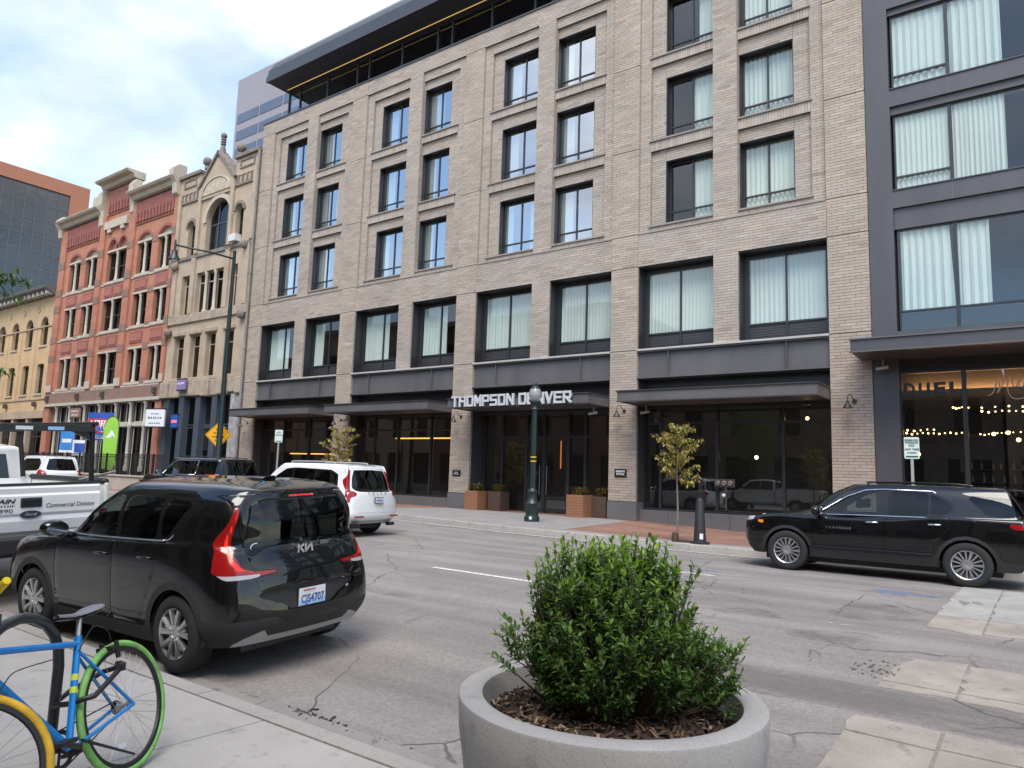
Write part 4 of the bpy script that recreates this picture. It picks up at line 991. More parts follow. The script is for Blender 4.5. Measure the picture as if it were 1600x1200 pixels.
    l = MB(); l.box(X0, X0+.3, y+.4, y+16, -.3, 20.2); l.box(X1-.3, X1, y+.4, y+16, -.3, 20.2); l.build('party_wall', MATS['brown_stone'], B)
red_building()
# ---- tan stone building with pointed gable
def tan_building():
    X0, X1 = -46.38, -37.5; y = D; B = empty('tan_stone_building', ((X0+X1)/2, D, 0), label='narrow tan stone building with arched window, pointed gable and finial', cat='building', world=True)
    low = [(-45.5, -44.35), (-43.6, -42.5), (-41.8, -40.75), (-39.8, -38.85)]
    mid = [(-45.25, -44.35), (-43.55, -40.5), (-39.7, -39.0)]
    holes = [(a, b, 7.12, 9.85) for a, b in low]+[(a, b, 11.27, 13.9) for a, b in mid]+[(-42.9, -40.2, 15.2, 18.55), (-45.02, -44.2, 15.2, 17.6), (-39.65, -38.85, 15.5, 17.75)]
    w = MB(); wall_holes(w, X0, X1, 6.9, 19.6, y, .5, holes)
    for a, b, zs, zt in ((-42.9, -40.2, 17.15, 18.55), (-45.02, -44.2, 17.15, 17.6), (-39.65, -38.85, 17.3, 17.75)): arch_fill(w, a, b, zs, zt, y, .5, rise=zt-zs-.02)
    W = w.build('wall', MATS['tan_stone'], B)
    l = MB(); arch_band(l, -42.9, -40.2, 17.15, 1.38, .28, y-.1, .1, 20); l.build('arch_moulding', MATS['cream_stone'], B, kind='stuff')
    for a, b, zs in ((-45.02, -44.2, 17.15), (-39.65, -38.85, 17.3)): l = MB(); arch_band(l, a, b, zs, .43, .2, y-.1, .1, 12); l.build('arch_moulding', MATS['weathered_stone'], B, kind='stuff')
    for a, b in low: old_window(B, a, b, 7.12, 9.85, y+.28, rail=.74, frame='tan_stone', w=.07); l = MB(); l.box(a-.15, b+.15, y-.12, y+.2, 9.87, 10.15); l.build('hood_mould', MATS['rough_tan_stone'], B, bevel=.05)
    for a, b in mid: old_window(B, a, b, 11.27, 13.9, y+.28, halves=3 if b-a > 2 else 1, rail=.76, frame='tan_stone', w=.09, post='cream_stone')
    old_window(B, -42.9, -40.2, 15.2, 18.5, y+.3, halves=3, rail=.55, frame='slate_blue', w=.1); old_window(B, -45.02, -44.2, 15.2, 17.6, y+.3, rail=.5); old_window(B, -39.65, -38.85, 15.5, 17.7, y+.3, rail=.5)
    l = MB(); l.box(-39.75, -39.05, y-.35, y+.1, 15.28, 15.72); l.build('air_conditioner', mat('ac_white', (.6, .6, .58), .6, var=.05), B, bevel=.02)
    for z0, z1, pr, m in ((6.9, 7.1, .08, 'tan_stone'), (10.7, 11.25, .12, 'rough_tan_stone'), (14.95, 15.18, .10, 'weathered_stone'), (18.9, 19.08, .10, 'weathered_stone')):
        l = MB(); l.box(X0, X1, y-pr, y-.003, z0, z1); l.build('string_course', MATS[m], B, bevel=.02)
    # rough blocks over the shop
    r = random.Random(8); x = X0
    while x < X1-.1:
        L = min(r.uniform(.7, 1.5), X1-x); l = MB(); l.box(x+.01, x+L-.01, y-r.uniform(.1, .28), y+.5, 5.95+r.uniform(-.12, .05), 6.89); l.build('rough_block', MATS['rough_tan_stone'], B, bevel=.06); x += L
    # piers, brackets
    for x in (-46.1, -43.9, -40.05, -38.0):
        l = MB(); l.box(x-.22, x+.22, y-.14, y-.003, 11.25, 14.95); l.build('pilaster', MATS['tan_stone'], B, bevel=.02)
    for x in (-46.2, -43.75, -40.1, -37.75): l = MB(); l.box(x-.17, x+.17, y-.16, y-.003, 15.2, 19.6); l.build('pilaster', MATS['tan_stone'], B, bevel=.02)
    for x, z in ((-46.0, 14.6), (-38.2, 14.9), (-46.1, 10.2), (-38.0, 10.6)): l = MB(); l.sphere((x, y-.2, z), .28, 8, 6, (1, .9, 1)); l.build('carved_bracket', MATS['weathered_stone'], B)
    # parapet: fluted panels and recessed boxes
    for a, b in ((X0, -43.9), (-39.95, X1)):
        l = MB(); l.box(a, b, y-.05, y+.4, 19.6, 20.7); o = l.build('parapet', MATS['tan_stone'], B)
        l = MB(); l.box(a-.05, b+.05, y-.22, y+.5, 20.7, 20.95); l.build('parapet_coping', MATS['weathered_stone'], o, bevel=.03)
        m_ = (a+b)/2; l = MB()
        for u, v_, s, t in ((-.75, .75, 20.45, 20.55), (-.75, .75, 19.98, 20.08), (-.75, -.65, 20.08, 20.45), (.65, .75, 20.08, 20.45)): l.box(m_+u, m_+v_, y-.11, y-.05, s, t)
        l.build('panel_frame', MATS['weathered_stone'], o)
        for j in range(5): xx = a+.3+(b-a-.6)*j/4; q = MB(); q.box(xx-.07, xx+.07, y-.09, y-.004, 19.1, 19.58); q.build('flute', MATS['weathered_stone'], o)
    # gable
    g = MB(); g.prism([(-43.95, y-.12, 18.75), (-39.9, y-.12, 18.75), (-39.9, y-.12, 19.6), (-41.9, y-.12, 21.6), (-43.95, y-.12, 19.6)], (0, .5, 0)); o = g.build('gable', MATS['tan_stone'], B)
    g = MB(); arch_band(g, -43.4, -40.4, 18.95, 1.0, .1, y-.22, .1, 18); g.build('tympanum_moulding', MATS['cream_stone'], o, kind='stuff')
    g = MB(); c_, rr = -41.9, 1.45
    g.prism([(c_-rr*math.cos(PI*i/16), y-.17, 18.97+.95*math.sin(PI*i/16)) for i in range(17)], (0, .05, 0)); g.build('carved_tympanum', mat('carved_stone', (.44, .37, .27), .9, var=.35, vs=6, bump=1., bs=7), o)
    for s in (-1, 1):
        g = MB(); a_, b_ = V(-41.9, y-.2, 21.7), V(-41.9+s*2.1, y-.2, 19.55); d = (b_-a_).normalized(); nn = V(-d.z, 0, d.x)*(-s); g.obox((a_+b_)/2+V(0, .3, 0), d*(b_-a_).length/2, V(0, .35, 0), nn*.09); g.build('gable_coping', MATS['weathered_stone'], o)
    f = MB(); f.lathe([(.26, 21.3), (.22, 21.7), (.14, 22.1), (.11, 22.2), (.19, 22.25), (.11, 22.33), (.19, 22.42), (.11, 22.5), (.18, 22.58), (.11, 22.66), (.19, 22.74), (.2, 22.88), (.12, 23.0), (0, 23.04)], (-41.9, y+.1, 0), 10); f.build('finial', MATS['weathered_stone'], o, smooth=40)
    for x in (-43.6, -39.8):
        f = MB(); f.lathe([(.16, 20.95), (.16, 21.15), (.1, 21.2), (.26, 21.32), (.3, 21.5), (.22, 21.72), (0, 21.8)], (x, y+.1, 0), 10); f.build('ball_ornament', MATS['weathered_stone'], B, smooth=50)
    # shopfront of dark blue iron piers
    for x in (-45.75, -43.9, -42.0, -40.2): l = MB(); l.box(x-.34, x+.2, y-.05, y+.35, -.3, 5.95); l.build('shop_pier', MATS['slate_blue'], B, bevel=.02)
    for a, b in ((-45.5, -44.3), (-43.65, -42.4), (-41.75, -40.6), (-39.95, -38.6)):
        old_window(B, a, b, .6, 4.0, y+.3, rail=0, frame='slate_blue', name='shop_window'); old_window(B, a, b, 4.1, 5.9, y+.3, rail=0, frame='slate_blue', name='transom_window')
    l = MB(); l.box(-38.6, X1, y-.04, y+.4, -.3, 5.95); l.build('corner_pier', mat('muraled_stone', (.30, .29, .29), .85, var=.4, vs=3), B)
    l = MB(); l.box(-43.6, -41, y+1.2, y+1.25, 2.6, 5.9); l.build('pale_inner_wall', mat('pale_wall', (.6, .55, .38), .8, var=.1), B)  # pale wall standing behind the shop glass
    l = MB(); l.box(X0, X1, y+3, y+3.1, -.3, 19); l.box(X0, X1, y+.5, y+3, 6.0, 6.4); l.box(X0, X1, y+.5, y+12, 19.5, 19.6); l.box(X1-.2, X1, y+.5, y+16, -.3, 20.6); l.box(X0, X0+.2, y+.5, y+16, -.3, 20.6); l.build('interior_wall', MATS['room'], B)
    p = MB(); p.tube([(-37.45, y-.15, 20.7), (-37.45, y-.15, .2)], .075, 8); o = p.build('downpipe', mat('pipe_grey', (.22, .21, .20), .6, var=.2), B, smooth=40)
    for z in (4, 8.5, 13, 17.5): p = MB(); p.lathe([(.1, 0), (.1, .12)], (-37.45, y-.15, z), 8, caps=True); p.build('pipe_collar', MATS['pipe_grey'], o)
tan_building()
# ---- yellow brick building
def yellow_building():
    X0, X1 = -92., -64.24; y = D; B = empty('yellow_brick_building', (-78, D, 0), label='yellow brick building with arched windows and dark bracketed cornice', cat='building', world=True)
    cs = [-65.95+.0-2.93*i for i in range(9)]
    holes = [(c-.68, c+.68, 11.0, 13.4) for c in cs]+[(c-.66, c+.66, 7.0, 9.5) for c in cs]
    w = MB(); wall_holes(w, X0, X1, 5.6, 15.1, y, .4, holes)
    for c in cs: arch_fill(w, c-.68, c+.68, 12.72, 13.4, y, .4, rise=.66); arch_fill(w, c-.66, c+.66, 9.32, 9.5, y, .4, rise=.16)
    w.build('wall', MATS['yellow_brick'], B)
    for c in cs:
        old_window(B, c-.68, c+.68, 11., 13.4, y+.25, rail=.5); old_window(B, c-.66, c+.66, 7., 9.5, y+.25, rail=.5)
        l = MB(); arch_band(l, c-.68, c+.68, 12.72, .66, .16, y-.05, .05); l.build('arch_moulding', MATS['tan_stone'], B, kind='stuff')
        for z in (10.85, 6.86): l = MB(); l.box(c-.78, c+.78, y-.08, y+.2, z, z+.14); l.build('window_sill', MATS['cream_stone'], B)
        l = MB(); l.lathe([(.3, 0), (.3, -.05), (.2, -.05), (.2, 0)], (c-1.46, y, 14.15), 14, 'y'); l.build('medallion', MATS['tan_stone'], B)
    for c in cs: l = MB(); l.box(c-1.6, c-1.32, y-.06, y-.003, 6.6, 12.4); l.build('pilaster_strip', MATS['yellow_brick'], B)
    for z in (6.5, 12.5): l = MB(); l.box(X0, X1, y-.07, y-.003, z, z+.1); l.build('string_course', MATS['tan_stone'], B)
    l = MB(); l.prism([(X0, y-.05, 15.0), (X0, y-.3, 15.1), (X0, y-.9, 15.5), (X0, y-.95, 15.75), (X0, y+.4, 15.8), (X0, y+.4, 15.0)], (X1-X0, 0, 0)); o = l.build('cornice', MATS['cornice_dark'], B)
    x = X1-.3
    while x > X0: l = MB(); l.box(x-.1, x+.1, y-.75, y-.25, 15.02, 15.3); l.build('cornice_bracket', MATS['cream_paint'], o); x -= .85
    for c in cs:
        old_window(B, c-1.15, c+1.15, .6, 4.8, y+.25, halves=2, rail=.7, name='shop_window')
        l = MB(); l.box(c-1.6, c-1.25, y-.05, y+.4, -.3, 5.0); l.build('shop_pier', MATS['tan_stone'], B)
    l = MB(); l.box(X0, X1, y-.1, y+.4, 5.0, 5.6); l.build('shop_frieze', MATS['tan_stone'], B)
    for c in cs[::2]: l = MB(); l.prism([(c-.15, y-.1, 5.9), (c-.15, y-.32, 6.), (c-.15, y-.32, 6.3), (c-.15, y-.1, 6.35)], (.3, 0, 0)); l.build('floodlight', MATS['old_frame'], B)
    l = MB(); l.box(X0, X1, y+3, y+3.1, -.3, 15); l.box(X0, X1, y+.4, y+14, 15, 15.1); l.box(X1-.2, X1, y+.4, y+14, -.3, 15); l.build('interior_wall', MATS['room'], B)
yellow_building()
# ---- far office block with dark glass and orange frame
def glass_block():
    X = -120.; B = empty('glass_office_block', (X, 42, 0), label='dark glass office block with orange frame beyond the yellow building', cat='building', world=True)
    mat('orange_panel', (.40, .165, .095), .8, var=.06, vs=.3); glass('mirror_dark', (.05, .055, .065), 1.9, .4, .35)
    l = MB(); l.box(X-30, X-.35, -20, 48.4, -.4, 43.4); l.build('core', mat('office_dark', (.03, .033, .04), .4, var=.1), B)
    l = MB(); l.box(X-30, X+.2, -20, 48.9, 42.3, 44.3); l.box(X-.5, X+.2, 46.2, 48.9, -.4, 42.3); l.build('frame_panel', MATS['orange_panel'], B)
    mu = mat('office_mullion', (.10, .11, .125), .5, var=0)
    y0, y1 = -20., 46.2
    nz, ny = 17, 44
    for i in range(nz):
        z0, z1 = 2.48*i, 2.48*(i+1)-.08
        if z0 < 12: continue
        for j in range(ny):
            a, b = y0+(y1-y0)*j/ny, y0+(y1-y0)*(j+1)/ny
            if a < 27: continue
            q = MB(); q.poly([(X-.05, a+.06, z0+.06), (X-.05, b-.06, z0+.06), (X-.05, b-.06, z1), (X-.05, a+.06, z1)]); q.build('pane', MATS['mirror_dark'], B, fix=False)
    l = MB()
    for i in range(nz+1): l.box(X-.3, X, y0, y1, 2.48*i-.05, 2.48*i+.05)
    for j in range(ny+1): yy = y0+(y1-y0)*j/ny; l.box(X-.3, X+.02, yy-.05, yy+.05, 0, 42.3)
    l.build('mullion_grid', mu, B, kind='stuff')
glass_block()
# ---- tower behind the hotel
def tower():
    y = 100.; X0 = -165.; B = empty('office_tower', (X0+25, y, 0), label='pale violet grey tower rising behind the hotel roof', cat='building', world=True)
    mat('tower_panel', (.26, .245, .27), .7, var=.04, vs=.05); mat('tower_glass', (.095, .115, .16), .25, var=.1, vs=.08)
    l = MB(); l.box(X0, X0+60, y, y+40, -.4, 101.3); l.build('shaft', MATS['tower_panel'], B)
    for i in range(10):
        z1 = 91.5-i*4.6
        for j in range(6):
            q = MB(); a = X0+1.+j*9.6; q.box(a, a+9., y-.12, y-.003, z1-2.5, z1); q.build('window_band', MATS['tower_glass'], B)
tower()
# ------------------------------------------------------------------ the camera's own side of the street (unseen blocks put in for reflections in glass, heights tuned for light)
def opposite():
    specs = [(-112, -72, 14.5, 'yellow_brick', 'yellow brick block far along the viewer\'s side of the street'), (-71.8, -50, 17.2, 'cream_stone', 'unseen cream stone block across the street from the brick buildings'), (-49.8, -28.2, 16.4, 'brown_stone', 'brown stone block across the street from the hotel\'s left bays'), (-28, -2, 9.6, 'weathered_stone', 'unseen grey stone block behind the viewer'), (-1.8, 24, 9.2, 'tan_stone', 'unseen tan block behind the viewer to the right')]
    for x0, x1, h, m, lab in specs:
        y = -4.6; B = empty('unseen_building', ((x0+x1)/2, y, 0), label=lab, cat='building', world=True)
        holes = []; n = int((x1-x0)/3.4); L = (x1-x0)/n; fl = int((h-4.5)/3.6)
        for i in range(n):
            c = x0+L*(i+.5); holes.append((c-1.2, c+1.2, .5, 3.6))
            for f in range(fl): holes.append((c-.75, c+.75, 5.2+3.6*f, 7.5+3.6*f))
        w = MB(); wall_holes(w, x0, x1, -.3, h, y-.4, .4, holes); w.build('wall', MATS[m], B)
        l = MB(); l.box(x0, x1, y-.4, y+.45, h, h+.5); l.build('cornice', MATS['cream_stone'], B)
        for a, b, z0, z1 in holes:
            q = MB(); q.box(a, b, y-.3, y-.25, z0, z1); q.build('window', mat('far_pane', (.03, .035, .04), .1, var=.2, vs=.3), B)
        l = MB(); l.box(x0, x1, y-14, y-.5, h-.3, h-.1); l.box(x0, x1, y-14, y-13.8, -.3, h); l.build('roof', MATS['earth'], B)
opposite()
# ------------------------------------------------------------------ cars: lofted shells cut into panels
mat('black_paint', (.004, .004, .0045), .25, var=0, coat=1., coatr=.01, spec=.15)
mat('white_paint', (.72, .73, .73), .3, var=.02, vs=.5, coat=1., coatr=.03)
mat('pickup_white', (.74, .74, .73), .38, var=.05, vs=1.2, coat=.6, coatr=.06)
mat('black_plastic', (.022, .022, .023), .62, var=.1, vs=20, bump=.1, bs=300)
mat('gloss_black', (.008, .008, .009), .12, var=0, spec=.5)
mat('rubber', (.018, .018, .018), .85, var=.15, vs=15)
mat('alloy', (.58, .58, .59), .30, metal=.9, var=.04)
mat('alloy_dark', (.10, .10, .105), .4, metal=.6, var=.05)
mat('chrome', (.72, .73, .75), .12, metal=1., var=0)
mat('silver_trim', (.42, .43, .44), .4, metal=.5, var=.04)
mat('lamp_red', (.26, .006, .006), .15, var=.0, coat=.5)
mat('lamp_red_lit', (.72, .03, .018), .2, var=0, emit=.12)
mat('lamp_clear', (.40, .40, .42), .1, var=0, coat=.5)
mat('lamp_amber', (.8, .25, .03), .2, var=0)
mat('car_interior', (.012, .012, .013), .8, var=.1)
mat('seat_cloth', (.045, .043, .042), .9, var=.1)
glass('car_glass', (.42, .48, .47), 1.5); glass('tint_glass', (.10, .11, .115), 1.5)
mat('plate_white', (.68, .69, .72), .45, var=.0); mat('plate_blue', (.05, .09, .28), .5, var=0); mat('plate_sky', (.30, .52, .78), .5, var=0)
def cr(p0, p1, p2, p3, t):
    return .5*((2*p1)+(p2-p0)*t+(2*p0-5*p1+4*p2-p3)*t*t+(3*p1-p0-3*p2+p3)*t**3)
def cr_line(P, n, tension=1.):
    out = []
    for i in range(len(P)-1):
        p1, p2 = P[i], P[i+1]
        p0 = P[i-1] if i else p1*2-p2; p3 = P[i+2] if i+2 < len(P) else p2*2-p1
        for j in range(n):
            t = j/n; out.append(cr(p0, p1, p2, p3, t))
    out.append(P[-1]); return out
def loft(loops, nt, nv):
    """half shell, y >= 0; loops run from front centre to rear centre"""
    K = len(loops[0]); cols = []
    rows = []
    for L in loops:
        P = [Vector(p) for p in L]
        # mirror the ends so the surface crosses the centre line smoothly
        m0 = Vector((P[1].x, -P[1].y, P[1].z)); m1 = Vector((P[-2].x, -P[-2].y, P[-2].z)); Q = [m0]+P+[m1]; out = []
        for i in range(1, len(Q)-2):
            for j in range(nt): out.append(cr(Q[i-1], Q[i], Q[i+1], Q[i+2], j/nt))
        out.append(Q[-2]); rows.append(out)
    M = len(rows[0]); grid = []
    for k in range(M): grid.append(cr_line([r[k] for r in rows], nv))
    N = len(grid[0]); verts = []; faces = []
    for k in range(M):
        for j in range(N): p = grid[k][j]; verts.append(Vector((p.x, max(0., p.y), p.z)))
    for k in range(M-1):
        for j in range(N-1): a = k*N+j; faces.append((a, a+1, a+N+1, a+N))
    n = len(verts); verts += [Vector((p.x, -p.y, p.z)) for p in verts]; faces += [tuple(n+i for i in f[::-1]) for f in faces]
    return verts, faces
def sdf(poly, x, y):
    d = 1e9; s = 1.; n = len(poly); j = n-1
    for i in range(n):
        xi, yi = poly[i]; xj, yj = poly[j]; ex, ey = xj-xi, yj-yi; wx, wy = x-xi, y-yi
        t = (wx*ex+wy*ey)/(ex*ex+ey*ey+1e-12); t = 0. if t < 0 else (1. if t > 1 else t)
        bx, by = wx-ex*t, wy-ey*t; q = bx*bx+by*by
        if q < d: d = q
        c1, c2, c3 = y >= yi, y < yj, ex*wy > ey*wx
        if (c1 and c2 and c3) or (not c1 and not c2 and not c3): s = -s
        j = i
    return s*math.sqrt(d)
class Shell:
    def __init__(s, verts, faces): s.v = verts; s.parts = {'body': faces}
    def cut(s, src, dst, fn):
        """move the region fn(v) < 0 of panel src to panel dst (None drops it)"""
        V_ = s.v; val = {}; ed = {}; ins, out = [], []
        def g(i):
            if i not in val: val[i] = fn(V_[i]) or 1e-9
            return val[i]
        for f in s.parts[src]:
            gs = [g(i) for i in f]
            if all(q > 0 for q in gs): out.append(f); continue
            if all(q < 0 for q in gs): ins.append(f); continue
            a, b = [], []
            for k in range(len(f)):
                i, j = f[k], f[(k+1) % len(f)]; gi, gj = gs[k], gs[(k+1) % len(f)]
                (a if gi < 0 else b).append(i)
                if (gi < 0) != (gj < 0):
                    key = (min(i, j), max(i, j))
                    if key not in ed:
                        lo, hi = key; t = g(lo)/(g(lo)-g(hi)); V_.append(V_[lo].lerp(V_[hi], t)); ed[key] = len(V_)-1
                    a.append(ed[key]); b.append(ed[key])
            if len(a) > 2: ins.append(tuple(a))
            if len(b) > 2: out.append(tuple(b))
        s.parts[src] = out
        if dst: s.parts.setdefault(dst, []).extend(ins)
    def emit(s, key, name, m, parent, side=None, inset=0., shrink=None, gap=.0):
        fs = s.parts.get(key, [])
        if side: fs = [f for f in fs if sum(s.v[i].y for i in f)*side > 0]
        if not fs: return None
        ids = {}; vs = []
        for f in fs:
            for i in f:
                if i not in ids: ids[i] = len(vs); vs.append(s.v[i].copy())
        me = bpy.data.meshes.new(name); me.from_pydata([tuple(p) for p in vs], [], [tuple(ids[i] for i in f) for f in fs])
        bm = bmesh.new(); bm.from_mesh(me); bmesh.ops.remove_doubles(bm, verts=bm.verts, dist=2e-5); bmesh.ops.dissolve_degenerate(bm, dist=1e-5, edges=bm.edges)
        bmesh.ops.recalc_face_normals(bm, faces=bm.faces); bm.normal_update()
        # recalc guesses the outside of an open sheet; make normals point away from the car's middle
        c = sum(((f.calc_center_median()-Vector((f.calc_center_median().x*.75, 0, .75))).dot(f.normal)*f.calc_area()) for f in bm.faces)
        if c < 0: bmesh.ops.reverse_faces(bm, faces=bm.faces); bm.normal_update()
        if gap or inset:
            bd = {v for e in bm.edges if e.is_boundary for v in e.verts}; mv = {}
            for v in bm.verts:
                d = -v.normal*inset
                if gap and v in bd and abs(v.co.y) > 1e-3:
                    t = Vector((0, 0, 0))
                    for e in v.link_edges:
                        if not e.is_boundary: t += (e.other_vert(v).co-v.co).normalized()
                    for f in v.link_faces: t += (f.calc_center_median()-v.co).normalized()
                    t -= v.normal*t.dot(v.normal)
                    if t.length > 1e-6: d += t.normalized()*gap-v.normal*gap*.6
                mv[v] = d
            for v, d in mv.items(): v.co += d
        bm.to_mesh(me); bm.free()
        return finish(name, me, m, parent, smooth=True)
def poly_xz(poly, ymin=.3): return lambda v: max(sdf(poly, v.x, v.z), ymin-abs(v.y))
def poly_yz(poly, xlim, sgn, sl=0.): return lambda v: max(sdf(poly, abs(v.y), v.z), (v.x-xlim-sl*max(0., v.z-1.08))*sgn)
def circ(cx, cz, r, ymin=.45): return lambda v: max(math.hypot(v.x-cx, v.z-cz)-r, ymin-abs(v.y))
def wheel(parent, x, y, z, R0, W, rim, style, side, steer=0.):
    """wheel part: dark barrel and brake, with tyre and rim as its pieces; side = +1 left, -1 right"""
    g = MB(); g.lathe([(rim*.93, -W*.35), (rim*.93, W*.36), (rim*.5, W*.2), (.0, W*.18)], (0, 0, 0), 28, 'y'); g.lathe([(.0, W*.08), (rim*.68, W*.08), (rim*.68, W*.12), (0, W*.12)], (0, 0, 0), 24, 'y')
    o = g.build('wheel', MATS['black_plastic'], parent, smooth=40); o.location = (x, y, z); o.rotation_euler = (0, 0, (0 if side > 0 else PI)+steer)
    g = MB(); h = W/2
    g.lathe([(rim*.96, -h*.9), (rim+.02, -h), (R0-.05, -h*1.02), (R0-.012, -h*.88), (R0, -h*.7), (R0, h*.7), (R0-.012, h*.88), (R0-.05, h*1.02), (rim+.02, h), (rim*.98, h*.92), (rim*.95, h*.8)], (0, 0, 0), 48, 'y')
    for q in (-.45, 0., .45): g.lathe([(R0+.0015, h*(q-.05)), (R0-.008, h*q), (R0+.0015, h*(q+.05))], (0, 0, 0), 40, 'y')
    g.build('tyre', MATS['rubber'], o, smooth=50)
    g = MB(); g.lathe([(rim*.97, h*.95), (rim*.985, h*.98), (rim*.93, h*.90), (rim*.90, h*.55)], (0, 0, 0), 48, 'y')
    yf = h*.78
    def spoke(a0, a1, r0, r1, w0, w1, y0, y1, t=.028):
        p, q = V(r0*math.cos(a0), y0, r0*math.sin(a0)), V(r1*math.cos(a1), y1, r1*math.sin(a1)); d = (q-p).normalized(); n = d.cross(V(0, 1, 0)).normalized()
        pts = [p-n*w0, q-n*w1, q+n*w1, p+n*w0]; g.prism([tuple(k) for k in pts], (0, t, 0)); bv = [p-n*w0*.5+V(0, t+.006, 0), q-n*w1*.5+V(0, t+.006, 0), q+n*w1*.5+V(0, t+.006, 0), p+n*w0*.5+V(0, t+.006, 0)]
        g.prism([tuple(k) for k in bv], (0, .003, 0))
    if style == 'kia':
        for i in range(5):
            a = 2*PI*i/5+.3
            for s in (-1, 1): spoke(a+s*.16, a+s*.30, .05, rim*.93, .020, .026, yf-.02, yf-.01)
            spoke(a, a, .06, rim*.72, .028, .012, yf-.035, yf-.03)
    elif style == 'ten':
        for i in range(5):
            a = 2*PI*i/5
            for s in (-1, 1): spoke(a+s*.16, a+s*.22, .05, rim*.94, .011, .013, yf-.02, yf-.01)
            spoke(a+PI/5-.06, a+PI/5-.06, .05, rim*.94, .009, .010, yf-.03, yf-.02); spoke(a+PI/5+.06, a+PI/5+.06, .05, rim*.94, .009, .010, yf-.03, yf-.02)
    else:
        for i in range(6): spoke(2*PI*i/6, 2*PI*i/6, .05, rim*.94, .035, .03, yf-.03, yf-.02)
    g.lathe([(.085, yf-.03), (.08, yf+.012), (.035, yf+.018), (.033, yf+.010), (0, yf+.010)], (0, 0, 0), 20, 'y')
    for i in range(5): a = 2*PI*i/5+.6; g.lathe([(.010, yf+.01), (.010, yf+.024), (0, yf+.024)], (.058*math.cos(a), 0, .058*math.sin(a)), 6, 'y')
    g.build('rim', MATS['alloy'], o, smooth=35)
    return o
def mirror(parent, x, y, z, side, m, s=1.):
    g = MB(); g.obox((x-.02, y-side*.06, z-.06), (.03*s, 0, 0), (0, .09, 0), (0, 0, .025)); g.sphere((x, y+side*.06*s, z+.02), .1*s, 14, 10, (.85, 1.25, .8))
    g.v = [(min(p[0], x+.2) if True else p[0], p[1], p[2]) for p in g.v]
    o = g.build('side_mirror', m, parent, smooth=True)
    q = MB(); q.prism([(x-.088*s, y+side*(.06+.10*math.cos(a))*s, z+.02+.065*s*math.sin(a)) for a in [2*PI*i/14 for i in range(14)]], (-.004, 0, 0)); q.build('mirror_glass', MATS['chrome'], o)
    return o
def handle(parent, door, x, y, z, side, m, L=.1):
    g = MB(); g.tube([(x+L, y, z-.01), (x+L*.8, y+side*.028, z), (x-L*.8, y+side*.03, z+.004), (x-L, y, z)], [.012, .015, .015, .012], 8); return g.build('handle', m, door or parent, smooth=True)
def seats(parent, rows, zf=.35, w=.23, hh=.62):
    for xr in rows:
        for y in (-.38, .38):
            g = MB(); g.obox((xr+.18, y, zf+.12), (.26, 0, 0), (0, w, 0), (0, 0, .09)); g.obox((xr-.1, y, zf+.42), (.07, 0, .0), (0, w, 0), (-.07, 0, hh*.5)); g.obox((xr-.19, y, zf+.2+hh+.12), (.05, 0, 0), (0, .13, 0), (-.01, 0, .09)); g.build('seat', MATS['seat_cloth'], parent, bevel=.03)
def cabin(parent, x0, x1, w, zf, zb):
    g = MB(); g.box(x0, x1, -w, w, zf, zf+.05); g.build('cabin_floor', MATS['car_interior'], parent)
def wheel_wells(parent, cs, r, yin, yout, z):
    for cx in cs:
        for s in (-1, 1):
            g = MB()
            for i in range(14):
                a, b = -.15+PI*1.1*i/14, -.15+PI*1.1*(i+1)/14
                p = lambda t, y: (cx+r*math.cos(t), s*y, z+r*math.sin(t))
                g.poly([p(a, yin), p(b, yin), p(b, yout), p(a, yout)])
            g.poly([(cx+r*math.cos(-.15+PI*1.1*i/14), s*yin, z+r*math.sin(-.15+PI*1.1*i/14)) for i in range(15)])
            g.build('wheel_liner', MATS['black_plastic'], parent, fix=False)
    g = MB(); g.box(min(cs)-.5, max(cs)+.5, -yin, yin, .18, .3); g.build('underbody', MATS['black_plastic'], parent)
def close_roof(parent, L, m):
    P = [Vector(p) for p in L[-1]]; g = MB(); ring = [p for p in P]+[Vector((p.x, -p.y, p.z)) for p in P[::-1][1:-1]]
    g.poly([tuple(p+V(0, 0, .0)) for p in ring]); return g.build('roof_panel', m, parent, fix=False)
